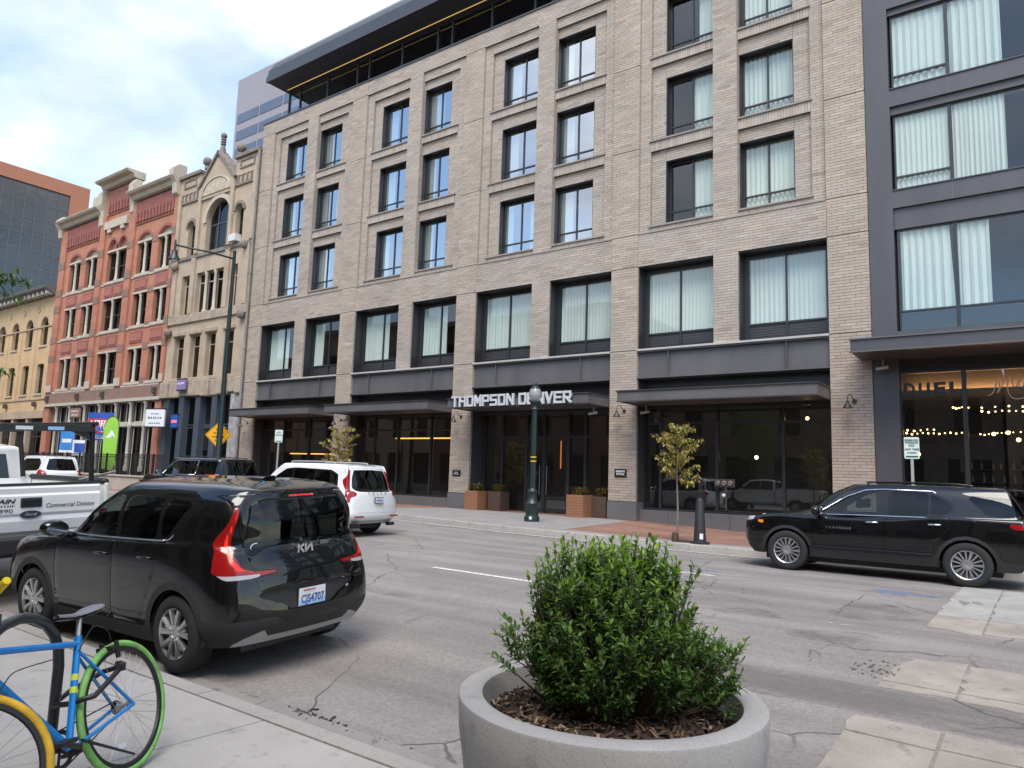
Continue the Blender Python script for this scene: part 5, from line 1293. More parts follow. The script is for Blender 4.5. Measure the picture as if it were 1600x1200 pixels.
# ---- the small boxy hatchback parked at the near kerb
def black_hatchback():
    C = empty('parked_car', (-7.63, 4.45, -.115), label='glossy black boxy hatchback parked at the near kerb beside the bicycle', cat='car'); C.rotation_euler = (R(-2.5), 0, R(183))
    L = [
     [(1.98, 0, .24), (1.94, .5, .24), (1.78, .78, .24), (1.3, .83, .22), (.75, .82, .20), (-.1, .82, .20), (-.95, .82, .20), (-1.5, .82, .24), (-1.86, .74, .27), (-1.97, .5, .28), (-2.0, 0, .28)],
     [(2.10, 0, .42), (2.06, .5, .42), (1.90, .84, .42), (1.35, .885, .40), (.75, .87, .38), (-.1, .87, .38), (-.95, .875, .40), (-1.5, .89, .42), (-1.93, .83, .44), (-2.07, .5, .45), (-2.10, 0, .45)],
     [(2.12, 0, .62), (2.08, .5, .62), (1.93, .85, .62), (1.35, .90, .65), (.75, .888, .65), (-.1, .888, .65), (-.95, .895, .66), (-1.5, .90, .68), (-1.94, .835, .66), (-2.06, .5, .66), (-2.08, 0, .66)],
     [(2.08, 0, .82), (2.03, .5, .82), (1.88, .82, .84), (1.35, .893, .86), (.75, .892, .87), (-.1, .892, .88), (-.95, .895, .90), (-1.5, .885, .91), (-1.90, .80, .90), (-2.02, .5, .89), (-2.05, 0, .89)],
     [(1.90, 0, .98), (1.85, .5, .97), (1.70, .76, .97), (1.25, .85, .99), (.75, .868, 1.02), (-.1, .872, 1.05), (-.95, .872, 1.08), (-1.5, .85, 1.09), (-1.83, .77, 1.06), (-1.97, .5, 1.04), (-2.00, 0, 1.04)],
     [(1.02, 0, 1.12), (.98, .4, 1.11), (.90, .66, 1.08), (.82, .74, 1.07), (.62, .80, 1.07), (-.1, .842, 1.09), (-.95, .845, 1.13), (-1.5, .82, 1.17), (-1.79, .735, 1.15), (-1.93, .48, 1.13), (-1.955, 0, 1.13)],
     [(.52, 0, 1.40), (.50, .35, 1.39), (.44, .6, 1.36), (.38, .68, 1.34), (.28, .725, 1.34), (-.1, .752, 1.35), (-.95, .76, 1.36), (-1.5, .745, 1.37), (-1.73, .67, 1.36), (-1.84, .45, 1.35), (-1.865, 0, 1.35)],
     [(.10, 0, 1.575), (.09, .3, 1.568), (.06, .52, 1.55), (.03, .605, 1.53), (-.03, .64, 1.53), (-.3, .658, 1.54), (-.95, .665, 1.55), (-1.45, .65, 1.545), (-1.69, .58, 1.535), (-1.79, .38, 1.545), (-1.81, 0, 1.55)],
     [(.0, 0, 1.60), (-.01, .24, 1.597), (-.04, .44, 1.588), (-.08, .51, 1.58), (-.15, .54, 1.58), (-.38, .555, 1.59), (-.95, .56, 1.60), (-1.4, .55, 1.592), (-1.64, .49, 1.575), (-1.77, .34, 1.575), (-1.80, 0, 1.58)],
     [(-.12, 0, 1.612), (-.13, .12, 1.611), (-.15, .2, 1.61), (-.2, .24, 1.608), (-.26, .25, 1.608), (-.45, .26, 1.615), (-.95, .26, 1.622), (-1.3, .25, 1.615), (-1.48, .22, 1.605), (-1.54, .14, 1.603), (-1.56, 0, 1.603)]]
    for k, dz in ((6, .01), (7, .025), (8, .045), (9, .055)): L[k] = [(x-(.07 if x < -1.6 else (.04 if x < -1.2 else 0)), y*(1.06 if k < 9 else 1.15), z+dz*smooth01((x+1.95)/.35)) for x, y, z in L[k]]
    S = Shell(*loft(L, 9, 6))
    zc = .335
    for cx in (1.3, -1.3): S.cut('body', None, circ(cx, zc, .385))
    DLO = [(.90, 1.075), (.84, 1.12), (.14, 1.515), (-.3, 1.532), (-1.30, 1.525), (-1.42, 1.47), (-1.12, 1.15), (-1.02, 1.12)]
    S.cut('body', 'dlo', poly_xz(DLO))
    for nm, P in (('wf', [(.66, 1.105), (.12, 1.485), (-.20, 1.502), (-.20, 1.115)]), ('wr', [(-.28, 1.115), (-.28, 1.503), (-.90, 1.50), (-.90, 1.135)]), ('wq', [(-.96, 1.14), (-.96, 1.495), (-1.27, 1.485), (-1.34, 1.46), (-1.08, 1.165)])): S.cut('dlo', nm, poly_xz(P))
    S.cut('body', 'wind', poly_yz([(-.1, 1.10), (.60, 1.12), (.70, 1.14), (.535, 1.52), (-.1, 1.56)], -.02, -1))
    S.cut('body', 'tail', poly_yz([(.635, 1.46), (.665, 1.46), (.775, 1.2), (.835, 1.0), (.855, .90), (.82, .845), (.62, .85), (.36, .885), (.36, .905), (.60, .905), (.685, .935), (.725, 1.05), (.688, 1.28)], -1.3, 1))
    S.cut('tail', 'tail_low', lambda v: v.z-.882 if abs(v.y) > .5 else 1)
    S.cut('tail', 'tail_core', poly_yz([(.652, 1.43), (.662, 1.43), (.735, 1.2), (.768, 1.0), (.73, .915), (.50, .90), (.50, .893), (.76, .893), (.80, .99), (.775, 1.15), (.70, 1.36)][:6]+[(.69, .93), (.745, 1.02), (.715, 1.2)], -1.3, 1))
    S.cut('body', 'brake', poly_yz([(-.1, 1.532), (.16, 1.53), (.15, 1.552), (-.1, 1.556)], -1.7, 1))
    S.cut('body', 'rearglass', poly_yz([(-.1, 1.50), (.44, 1.50), (.54, 1.475), (.60, 1.25), (.635, 1.08), (.60, 1.03), (.42, 1.10), (-.1, 1.115)], -1.5, 1))
    S.cut('body', 'head', poly_yz([(.46, .80), (.82, .86), (.80, .97), (.5, .93)], 1.3, -1))
    S.cut('body', 'grille', poly_yz([(-.1, .36), (.62, .38), (.70, .60), (-.1, .62)], 1.7, -1))
    S.cut('body', 'skid', poly_yz([(-.1, .335), (.46, .335), (.72, .275), (.60, .265), (-.1, .27)], -1.6, 1))
    S.cut('body', 'skid', poly_yz([(.40, .27), (.76, .27), (.66, .345), (.5, .40), (.44, .335)], -1.88, 1))
    clad = lambda v: min(v.z-.335 if abs(v.x) < 1.75 else 1, min(math.hypot(v.x-1.3, v.z-zc), math.hypot(v.x+1.3, v.z-zc))-.455 if abs(v.y) > .6 else 1, max(v.z-.505+.07*smooth01((.42-abs(v.y))/.12)*(1 if v.x < 0 else 0), 0.55-abs(v.x)+.0) if abs(v.x) > 1.75 else 1)
    S.cut('body', 'clad', clad)
    S.cut('body', 'recess', poly_yz([(-.1, .54), (.26, .54), (.32, .60), (.56, .68), (.58, .72), (.30, .735), (-.1, .745)], -1.9, 1))
    S.cut('body', 'doorf', poly_xz([(.82, .345), (.86, .70), (.85, 1.06), (.5, 1.13), (-.24, 1.13), (-.24, .345)], .5)); S.cut('body', 'doorr', poly_xz([(-.245, .345), (-.245, 1.13), (-1.03, 1.14), (-1.04, 1.0), (-.92, .70), (-.74, .345)], .5))
    S.cut('body', 'hatch', poly_yz([(-.1, .60), (.42, .62), (.52, .70), (.60, .86), (.70, 1.55), (-.1, 1.6)], -1.55, 1))
    P = MATS['black_paint']
    S.emit('body', 'body', P, C); close_roof(C, L, P); S.emit('hatch', 'tailgate', P, C, gap=.004); S.emit('clad', 'cladding', MATS['black_plastic'], C); S.emit('recess', 'plate_recess', MATS['black_plastic'], C, inset=.03); S.emit('skid', 'skid_plate', MATS['silver_trim'], C)
    S.emit('wind', 'windshield', MATS['car_glass'], C); S.emit('rearglass', 'rear_window', MATS['tint_glass'], C); S.emit('brake', 'high_brake_light', MATS['lamp_red_lit'], C); S.emit('grille', 'grille', MATS['gloss_black'], C, inset=.01)
    for s, nm in ((1, 'left'), (-1, 'right')):
        tr = S.emit('dlo', 'window_trim', MATS['gloss_black'], C, s)
        S.emit('wf', 'side_window', MATS['car_glass'], C, s, inset=.004); S.emit('wr', 'side_window', MATS['tint_glass'], C, s, inset=.004); S.emit('wq', 'side_window', MATS['tint_glass'], C, s, inset=.004)
        d1 = S.emit('doorf', 'door', P, C, s, gap=.004); d2 = S.emit('doorr', 'door', P, C, s, gap=.004)
        handle(C, d1, -.06, s*.885, .94, s, P); handle(C, d2, -.82, s*.888, .96, s, P)
        tl = S.emit('tail', 'taillight', MATS['lamp_red'], C, s); S.emit('tail_core', 'light_bar', MATS['lamp_red_lit'], tl, s); S.emit('tail_low', 'reversing_lens', MATS['lamp_clear'], tl, s)
        S.emit('head', 'headlight', MATS['lamp_clear'], C, s)
        mirror(C, .70, s*.93, 1.12, s, P, 1.05)
        for x in (1.3, -1.3): wheel(C, x, s*.775, zc, .335, .215, .225, 'kia', s, .06 if x > 0 else 0)
        q = MB(); pts = [V(.80, s*.838, 1.09), V(.4, s*.853, 1.088), V(-.1, s*.858, 1.095), V(-.95, s*.862, 1.122), V(-1.06, s*.852, 1.135), V(-1.14, s*.835, 1.165), V(-1.44, s*.742, 1.46)]; q.tube(cr_line(pts, 5), .008, 6); q.build('window_chrome', MATS['chrome'], tr, smooth=True)
        q = MB(); q.obox((-1.97, s*.74, .50), (.012, 0, 0), (-.03*0, .02, 0), (0, 0, .075)); q.build('reflector', MATS['lamp_red'], C)
    # fuel flap, roof strips, aerial, wiper, badges and plate
    for s in (-1, 1): q = MB(); q.tube(cr_line([V(-.02, s*.52, 1.633), V(-.6, s*.535, 1.642), V(-1.2, s*.53, 1.637), V(-1.55, s*.5, 1.61)], 6), .009, 5); q.build('roof_strip', MATS['black_plastic'], C)
    q = MB(); q.prism([(-1.25, -.03, 1.64), (-1.47, -.035, 1.63), (-1.49, -.012, 1.71), (-1.42, -.012, 1.70)], (0, .06, 0)); q.build('fin_aerial', P, C, bevel=.01)
    q = MB(); q.tube([(-1.94, .05, 1.14), (-1.965, .05, 1.10)], .018, 8); q.tube([(-1.95, .05, 1.14), (-1.93, .32, 1.17), (-1.925, .40, 1.165)], .009, 6); q.build('rear_wiper', MATS['black_plastic'], C, smooth=True)
    xr = -2.02
    q = MB(); q.prism([(-2.075, -.155, .545), (-2.075, .155, .545), (-2.075, .155, .70), (-2.075, -.155, .70)], (-.008, 0, 0)); pl = q.build('licence_plate', MATS['plate_white'], C)
    q = MB(); q.prism([(-2.0845, -.15, .55), (-2.0845, .15, .55), (-2.0845, .15, .595), (-2.0845, -.15, .595)], (-.001, 0, 0)); q.build('plate_base', MATS['plate_sky'], pl)
    text_obj('plate_number', 'CJS4707', MATS['plate_blue'], (-2.0865, .135, .568), (0, -1, 0), (0, 0, 1), .105, pl, ext=.001, width=.27, offset=.0015)
    text_obj('plate_heading', 'WASHINGTON', mat('plate_red', (.45, .06, .06), .5, var=0), (-2.0865, .11, .672), (0, -1, 0), (0, 0, 1), .026, pl, ext=.001, width=.14)
    # maker's emblem: angular joined strokes
    g = MB(); ex = -1.995
    def st(a, b, w=.011):
        p, q2 = V(0, -a[0], a[1]), V(0, -b[0], b[1]); d = (q2-p).normalized(); n = V(0, -d.z, d.y); g.obox((p+q2)/2+V(ex-.012, 0, 1.055), (.004, 0, 0), d*((q2-p).length/2+w*.6), n*w)
    st((-.12, -.032), (-.12, .032), .010); st((-.12, -.008), (-.065, .032), .010); st((-.10, .006), (-.06, -.032), .010); st((-.035, .032), (-.035, -.032), .010); st((-.035, -.032), (.03, .032), .010); st((.03, .032), (.045, -.032), .010)
    g.build('emblem', MATS['chrome'], C)
    text_obj('model_lettering', 'SOUL', MATS['chrome'], (-2.01, .62, .80), (.26, -1, 0), (.1, 0, 1), .05, C, ext=.003, width=.13, offset=.002)
    q = MB()
    cx, cy, cz = -1.925, .53, 1.10
    q.tube([(cx+.005, cy+.05*math.cos(a), cz+.035*math.sin(a)) for a in [2*PI*i/10 for i in range(10)]], .004, 5, closed=True); q.tube([(cx-.0, cy-.05, cz-.03), (cx+.012, cy-.05, cz+.05), (cx+.012, cy-.08, cz+.05), (cx-.0, cy-.08, cz-.03), (cx, cy-.05, cz-.03)], .004, 5); q.build('window_sticker', mat('sticker', (.7, .75, .65), .6, var=0), C)
    wheel_wells(C, (1.3, -1.3), .385, .55, .86, zc); seats(C, (.35, -.55), .33); cabin(C, -1.6, .9, .74, .3, 0)
    q = MB(); q.box(.62, 1.0, -.7, .7, .75, 1.06); q.build('dashboard', MATS['car_interior'], C, bevel=.04)
    q = MB(); q.tube([(.50+.06*math.sin(a), .38+.18*math.cos(a), .98+.17*math.sin(a)) for a in [2*PI*i/20 for i in range(20)]], .014, 6, closed=True); q.build('steering_wheel', MATS['car_interior'], C, smooth=True)
    q = MB(); q.grid(lambda u, v: (.92-.3*v, -.55+1.1*u, 1.10+.16*v+.02*math.sin(9*u)), 12, 4); q.build('sun_shade', mat('shade_silver', (.45, .5, .52), .35, metal=.4, var=.1), C, smooth=True)
    return C
black_hatchback()
# ---- generic estate / SUV shells
def suv_loops(p):
    f, r, w = p['f'], p['r'], p['w']; zs = p.get('zs', .28); b0, b1 = p['belt']; h = p['hood']; zr = p['roof']; wr = p['wroof']; c = p['cowl']; wt = p['wtop']; rt = p['rtop']; rb = p['rbase']
    xs = [.72*f, c-.25, (c+r)/2+.35, (c+r)/2-.45, r+.45]
    def side(W, Z, dx=0): return [(x+dx, W*k, z) for x, k, z in zip(xs, (.985, 1, 1, 1, .985), Z)]
    def row(xf, xfq, xfc, yc, z0, s, xr_, z1, yq=.55): return [(xf, 0, z0), (xfq, w*yq, z0), (xfc, yc, z0)]+s+[(xr_+.16, yc, z1), (xr_+.04, w*yq, z1), (xr_, 0, z1)]
    return [
     row(f-.16, f-.2, f-.36, w*.86, zs, side(w*.92, [zs]*5), r+.12, zs+.06),
     row(f-.02, f-.06, f-.24, w*.94, zs+.2, side(w*.975, [zs+.2]*5), r+.0, zs+.22),
     row(f, f-.04, f-.22, w*.95, .70, side(w, [.70]*5), r, .70),
     row(f-.03, f-.07, f-.25, w*.94, h-.12, side(w*.995, [.86, .88, .90, .91, .92]), r+.02, .92),
     row(f-.20, f-.24, f-.40, w*.88, h-.01, side(w*.965, [h+.03, b0-.06, b0-.05, b1-.05, b1-.04]), r+.06, b1-.02),
     [(c, 0, h+.14), (c-.04, w*.45, h+.13), (c-.12, w*.72, h+.10), (c-.18, w*.82, b0-.03), (c-.32, w*.90, b0-.01), (xs[2], w*.935, b0), (xs[3], w*.935, b1), (xs[4], w*.90, b1+.02), (rb+.18, w*.80, b1+.04), (rb+.05, w*.5, b1+.04), (rb, 0, b1+.04)],
     [((c+wt)/2, 0, (h+.14+zr)/2+.03), ((c+wt)/2-.02, w*.4, (h+.14+zr)/2+.02), ((c+wt)/2-.08, w*.65, (h+.14+zr)/2), ((c+wt)/2-.14, w*.74, (h+.14+zr)/2-.01), ((c+wt)/2-.25, w*.80, (b0+zr)/2-.01), (xs[2]-.1, w*.84, (b0+zr)/2), (xs[3], w*.845, (b1+zr)/2), (xs[4]+.04, w*.82, (b1+zr)/2), ((rb+rt)/2+.14, w*.73, (b1+zr)/2), ((rb+rt)/2+.03, w*.45, (b1+zr)/2), ((rb+rt)/2, 0, (b1+zr)/2)],
     [(wt, 0, zr-.03), (wt-.01, w*.34, zr-.037), (wt-.05, w*.56, zr-.055), (wt-.1, wr*.97, zr-.075), (wt-.2, wr, zr-.07), (xs[2]-.2, wr*1.02, zr-.06), (xs[3], wr*1.02, zr-.06), (xs[4]+.08, wr, zr-.075), (rt+.1, wr*.88, zr-.09), (rt+.02, w*.38, zr-.08), (rt, 0, zr-.075)],
     [(wt-.1, 0, zr-.005), (wt-.11, w*.26, zr-.01), (wt-.14, w*.46, zr-.02), (wt-.18, wr*.80, zr-.03), (wt-.28, wr*.83, zr-.025), (xs[2]-.25, wr*.85, zr-.015), (xs[3], wr*.85, zr-.015), (xs[4]+.12, wr*.83, zr-.03), (rt+.16, wr*.72, zr-.05), (rt+.04, w*.3, zr-.05), (rt+.02, 0, zr-.048)],
     [(wt-.25, 0, zr), (wt-.26, w*.12, zr), (wt-.28, w*.22, zr-.002), (wt-.32, wr*.4, zr-.004), (wt-.42, wr*.42, zr-.003), (xs[2]-.3, wr*.42, zr), (xs[3], wr*.42, zr), (xs[4]+.2, wr*.4, zr-.01), (rt+.32, wr*.33, zr-.015), (rt+.26, w*.15, zr-.017), (rt+.25, 0, zr-.018)]]
def suv(C, p, paint, tail, style, nt=8, nv=5, chrome=True):
    L = suv_loops(p); S = Shell(*loft(L, nt, nv)); zc = p['R']; ax = p['axles']; ra = p['R']+.05
    for cx in ax: S.cut('body', None, circ(cx, zc, ra))
    S.cut('body', 'dlo', poly_xz(p['dlo'], .35)); 
    for i, P in enumerate(p['panes']): S.cut('dlo', 'pane%d' % i, poly_xz(P, .35))
    if 'dlo2' in p: S.cut('body', 'pane9', poly_xz(p['dlo2'], .35))
    b1, zr, wr, h, w = p['belt'][1], p['roof'], p['wroof'], p['hood'], p['w']
    S.cut('body', 'wind', poly_yz([(-.1, h+.15), (w*.66, h+.15), (wr*.93, zr-.10), (-.1, zr-.06)], p['wtop']-.25, -1))
    for k, poly in tail.items(): S.cut('body', k, poly_yz(poly, p['r']+p.get('tailx', .6), 1, .75))
    S.cut('body', 'rearglass', poly_yz(p['rear'], p['rtop']+.25, 1))
    S.cut('body', 'head', poly_yz(p['head'], p['f']-.9, -1)); S.cut('body', 'grille', poly_yz(p['grille'], p['f']-.5, -1))
    S.cut('body', 'clad', lambda v: min(v.z-p['clad'], min(math.hypot(v.x-ax[0], v.z-zc), math.hypot(v.x-ax[1], v.z-zc))-ra-.06 if abs(v.y) > .6 else 1))
    if 'bumper' in p: S.cut('body', 'bumper', poly_yz(p['bumper'], p['r']+.3, 1))
    for i, P in enumerate(p['doors']): S.cut('body', 'door%d' % i, poly_xz(P, .5))
    S.cut('body', 'hatch', poly_yz(p['hatch'], p['r']+.55, 1))
    S.emit('body', 'body', paint, C); close_roof(C, L, paint); S.emit('hatch', 'tailgate', paint, C, gap=.004); S.emit('clad', 'cladding', p.get('cladm', MATS['black_plastic']), C); S.emit('bumper', 'bumper_insert', MATS['silver_trim'], C)
    S.emit('wind', 'windshield', MATS['car_glass'], C); S.emit('rearglass', 'rear_window', MATS['tint_glass'], C); S.emit('grille', 'grille', MATS['gloss_black'], C, inset=.01)
    for s in (1, -1):
        tr = S.emit('dlo', 'window_trim', MATS['gloss_black'], C, s)
        for i in range(len(p['panes'])): S.emit('pane%d' % i, 'side_window', MATS['car_glass'] if i == 0 else MATS['tint_glass'], C, s, inset=.004)
        S.emit('pane9', 'side_window', MATS['tint_glass'], C, s, inset=.004)
        for i, (hx, hz) in enumerate(p['handles']):
            d = S.emit('door%d' % i, 'door', paint, C, s, gap=.004); handle(C, d, hx, s*w*.985, hz, s, MATS['chrome'] if chrome else paint, .11)
        for k in tail: S.emit(k, 'taillight', MATS['lamp_red'] if 'lit' not in k else MATS['lamp_red_lit'], C, s)
        S.emit('head', 'headlight', MATS['lamp_clear'], C, s)
        mirror(C, p['cowl']-.38, s*(w+.06), p['belt'][0]+.06, s, paint, 1.15)
        for x in ax: wheel(C, x, s*(w-.13), zc, p['R'], .25, p['rim'], style, s)
        if chrome and tr:
            q = MB(); P = p['dlo']; pts = []
            yy = lambda z: w*.935-(w*.935-wr*1.02)*max(0., (z-p['belt'][0])/(zr-.06-p['belt'][0]))
            q.tube([V(x, s*(yy(z)+.012), z) for x, z in P], .013, 6, closed=True); q.build('window_chrome', MATS['chrome'], tr, smooth=True)
        if p.get('rails'):
            q = MB(); q.tube(cr_line([V(p['wtop']-.35, s*wr*.86, zr-.03), V(p['wtop']-.45, s*wr*.86, zr+.025), V(p['rtop']+.75, s*wr*.86, zr+.025), V(p['rtop']+.6, s*wr*.85, zr-.04)], 5), .017, 8); q.build('roof_rail', p['rails'], C, smooth=True)
    wheel_wells(C, ax, ra, w-.36, w-.03, zc); seats(C, (p['cowl']-.85, p['cowl']-1.8), .42); cabin(C, p['r']+.3, p['cowl'], w*.8, .36, 0)
    q = MB(); q.box(p['cowl']-.42, p['cowl']-.12, -w*.75, w*.75, .8, p['hood']+.08); q.build('dashboard', MATS['car_interior'], C, bevel=.04)
    return S
# ---- black SUV at the far kerb
C = empty('parked_suv', (-2.72, 16.22, 0.0), label='long black SUV parked at the far kerb in front of the restaurant', cat='car'); C.rotation_euler = (0, 0, R(180.5)); C.location.z = road_z(-2.5, 16.2)-.005
C.location.z = -.03
P = dict(f=2.52, r=-2.63, w=.985, zs=.30, belt=(1.13, 1.20), hood=1.06, roof=1.76, wroof=.70, cowl=1.32, wtop=.42, rtop=-2.18, rbase=-2.48, R=.385, axles=(1.54, -1.53), rim=.255,
  dlo=[(1.02, 1.13), (.42, 1.50), (.10, 1.63), (-.2, 1.655), (-1.02, 1.645), (-1.42, 1.40), (-1.30, 1.23), (-1.10, 1.175)],
  panes=[[(.92, 1.155), (.36, 1.51), (.06, 1.60), (-.14, 1.62), (-.14, 1.165)], [(-.30, 1.165), (-.30, 1.625), (-.95, 1.615), (-.95, 1.185)], [(-1.0, 1.19), (-1.0, 1.61), (-1.36, 1.39), (-1.26, 1.25), (-1.1, 1.20)]],
  dlo2=[(-1.52, 1.60), (-2.22, 1.55), (-2.38, 1.24), (-1.86, 1.235)], rails=MATS['gloss_black'],
  rear=[(-.1, 1.62), (.55, 1.60), (.68, 1.28), (-.1, 1.25)], head=[(.50, .88), (.95, .95), (.93, 1.03), (.5, 1.0)], grille=[(-.1, .5), (.6, .5), (.62, .98), (-.1, 1.0)], clad=.46,
  doors=[[(1.02, .47), (1.06, .8), (1.0, 1.14), (-.22, 1.165), (-.22, .47)], [(-.235, .47), (-.235, 1.165), (-1.30, 1.20), (-1.30, .95), (-1.02, .70), (-.98, .47)]], handles=[(-.02, 1.03), (-1.05, 1.05)], hatch=[(-.1, .62), (.62, .62), (.72, 1.7), (-.1, 1.75)], tailx=.45)
suv(C, P, MATS['black_paint'], {'tail': [(.66, 1.09), (.99, 1.03), (.99, 1.12), (.66, 1.15)]}, 'ten')
for s in (1, -1):
    xx = .98
    q = [text_obj('model_lettering', 'TRAVERSE', MATS['chrome'], (.80, s*.992, .875), (-s, 0, 0), (0, 0, 1), .055, C, ext=.003, width=.46, offset=.002, spacing=1.5)] if s > 0 else []
    g = MB(); g.tube([(2.26, s*.80, .70), (2.32, s*.78, .82), (2.33, s*.74, .82), (2.28, s*.76, .62), (2.27, s*.80, .60)], .018, 6); g.build('fog_lamp_trim', MATS['chrome'], C, smooth=True)
    g = MB(); g.obox((2.05, s*.955, .93), (.05, 0, 0), (0, .012, 0), (0, 0, .03)); g.build('side_marker', MATS['lamp_amber'], C)
    g = MB(); g.tube([(1.1, s*.985, .52), (-1.0, s*.985, .52)], .014, 6); g.build('sill_moulding', MATS['gloss_black'], C)
g = MB(); g.prism([(2.55, -.26, .62), (2.55, .26, .62), (2.52, .26, .92), (2.52, -.26, .92)], (.01, 0, 0)); g.build('grille_bars', MATS['chrome'], C)
# ---- white SUV driving away in the far lane
C = empty('moving_suv', (-16.3, 12.95, 0.0), label='white SUV in the far lane with tall red tail lights', cat='car'); C.rotation_euler = (0, 0, R(186))
P = dict(f=2.45, r=-2.48, w=.96, zs=.28, belt=(1.10, 1.14), hood=1.06, roof=1.83, wroof=.73, cowl=1.22, wtop=.38, rtop=-2.12, rbase=-2.36, R=.38, axles=(1.50, -1.48), rim=.25,
  dlo=[(.95, 1.10), (.40, 1.48), (.06, 1.66), (-.3, 1.69), (-1.55, 1.655), (-1.80, 1.55), (-1.86, 1.22), (-1.70, 1.155)],
  panes=[[(.84, 1.125), (.38, 1.46), (.04, 1.63), (-.16, 1.655), (-.16, 1.13)], [(-.25, 1.13), (-.25, 1.66), (-.98, 1.645), (-.98, 1.15)], [(-1.05, 1.155), (-1.05, 1.64), (-1.5, 1.62), (-1.74, 1.53), (-1.79, 1.24), (-1.68, 1.18)]],
  rails=MATS['silver_trim'], rear=[(-.1, 1.68), (.56, 1.66), (.66, 1.45), (.70, 1.20), (.60, 1.13), (-.1, 1.12)], head=[(.50, .82), (.92, .86), (.92, .98), (.5, .95)], grille=[(-.1, .5), (.5, .5), (.5, .95), (-.1, .95)], clad=.34, cladm=MATS['silver_trim'],
  doors=[[(.98, .36), (1.0, .8), (.95, 1.11), (-.20, 1.13), (-.20, .36)], [(-.215, .36), (-.215, 1.13), (-1.15, 1.14), (-1.12, .85), (-.98, .6), (-.95, .36)]], handles=[(0., .98), (-.98, 1.0)], hatch=[(-.1, .60), (.66, .60), (.74, .9), (.76, 1.7), (-.1, 1.72)], bumper=[(-.1, .35), (.75, .35), (.78, .42), (-.1, .42)], tailx=.30)
suv(C, P, MATS['white_paint'], {'tail': [(.64, 1.67), (.72, 1.65), (.80, 1.43), (.93, 1.13), (.93, .86), (.88, .86), (.86, .98), (.70, 1.02), (.68, 1.10), (.76, 1.15), (.72, 1.35)]}, 'ten', chrome=False)
text_obj('maker_lettering', 'VOLVO', MATS['silver_trim'], (-2.45, .36, 1.075), (0, -1, 0), (.08, 0, 1), .06, C, ext=.004, width=.72, offset=.002, spacing=2.2)
g = MB(); g.box(-2.515, -2.50, -.165, .165, .84, 1.0); pl = g.build('licence_plate', MATS['gloss_black'], C); g = MB(); g.box(-2.522, -2.516, -.15, .15, .855, .985); g.build('plate_face', MATS['plate_white'], pl); text_rows(MATS['plate_blue'], [(-.01, .24, .06), (.045, .14, .015)], (-2.523, 0, .92), (0, -1, 0), (0, 0, 1), pl, 3, .001, 'plate_number')
for s in (1, -1):
    g = MB(); g.box(-2.49, -2.44, s*.52, s*.80, .50, .535); g.build('reflector', MATS['lamp_red'], C); g = MB(); g.box(-2.40, -2.30, s*.55, s*.78, .26, .34); g.build('exhaust_tip', MATS['gloss_black'], C)
g = MB(); g.prism([(-1.7, -.025, 1.735), (-1.85, -.03, 1.735), (-1.87, -.01, 1.79), (-1.80, -.01, 1.785)], (0, .05, 0)); g.build('fin_aerial', MATS['white_paint'], C)
# ---- black SUV waiting farther on at the kerb, with chrome window frame
C = empty('distant_suv', (-26.2, 15.7, 0), label='black full-size SUV with chrome window frame behind the hatchback', cat='car'); C.rotation_euler = (0, 0, PI)
P = dict(f=2.75, r=-2.6, w=1.02, zs=.38, belt=(1.28, 1.30), hood=1.22, roof=1.95, wroof=.78, cowl=1.42, wtop=.72, rtop=-2.42, rbase=-2.55, R=.42, axles=(1.62, -1.46), rim=.28,
  dlo=[(1.10, 1.28), (.70, 1.62), (.45, 1.78), (.2, 1.83), (-1.15, 1.83), (-1.15, 1.31)], panes=[[(1.0, 1.31), (.62, 1.64), (.42, 1.75), (.1, 1.79), (.1, 1.31)], [(0., 1.31), (0., 1.80), (-1.1, 1.80), (-1.1, 1.34)]], dlo2=[(-1.22, 1.34), (-1.22, 1.82), (-2.30, 1.79), (-2.42, 1.36)],
  rails=MATS['gloss_black'], rear=[(-.1, 1.80), (.6, 1.78), (.72, 1.36), (-.1, 1.34)], head=[(.55, .95), (.98, .98), (.96, 1.15), (.55, 1.12)], grille=[(-.1, .6), (.6, .6), (.6, 1.12), (-.1, 1.12)], clad=.42,
  doors=[[(1.1, .45), (1.12, 1.28), (.05, 1.29), (.05, .45)], [(.035, .45), (.035, 1.29), (-1.0, 1.30), (-1.0, .45)]], handles=[(.18, 1.14), (-.85, 1.15)], hatch=[(-.1, .7), (.7, .7), (.8, 1.85), (-.1, 1.9)])
suv(C, P, MATS['black_paint'], {'tail': [(.80, .95), (1.0, .95), (.92, 1.55), (.80, 1.55)]}, 'six', nt=6, nv=4)
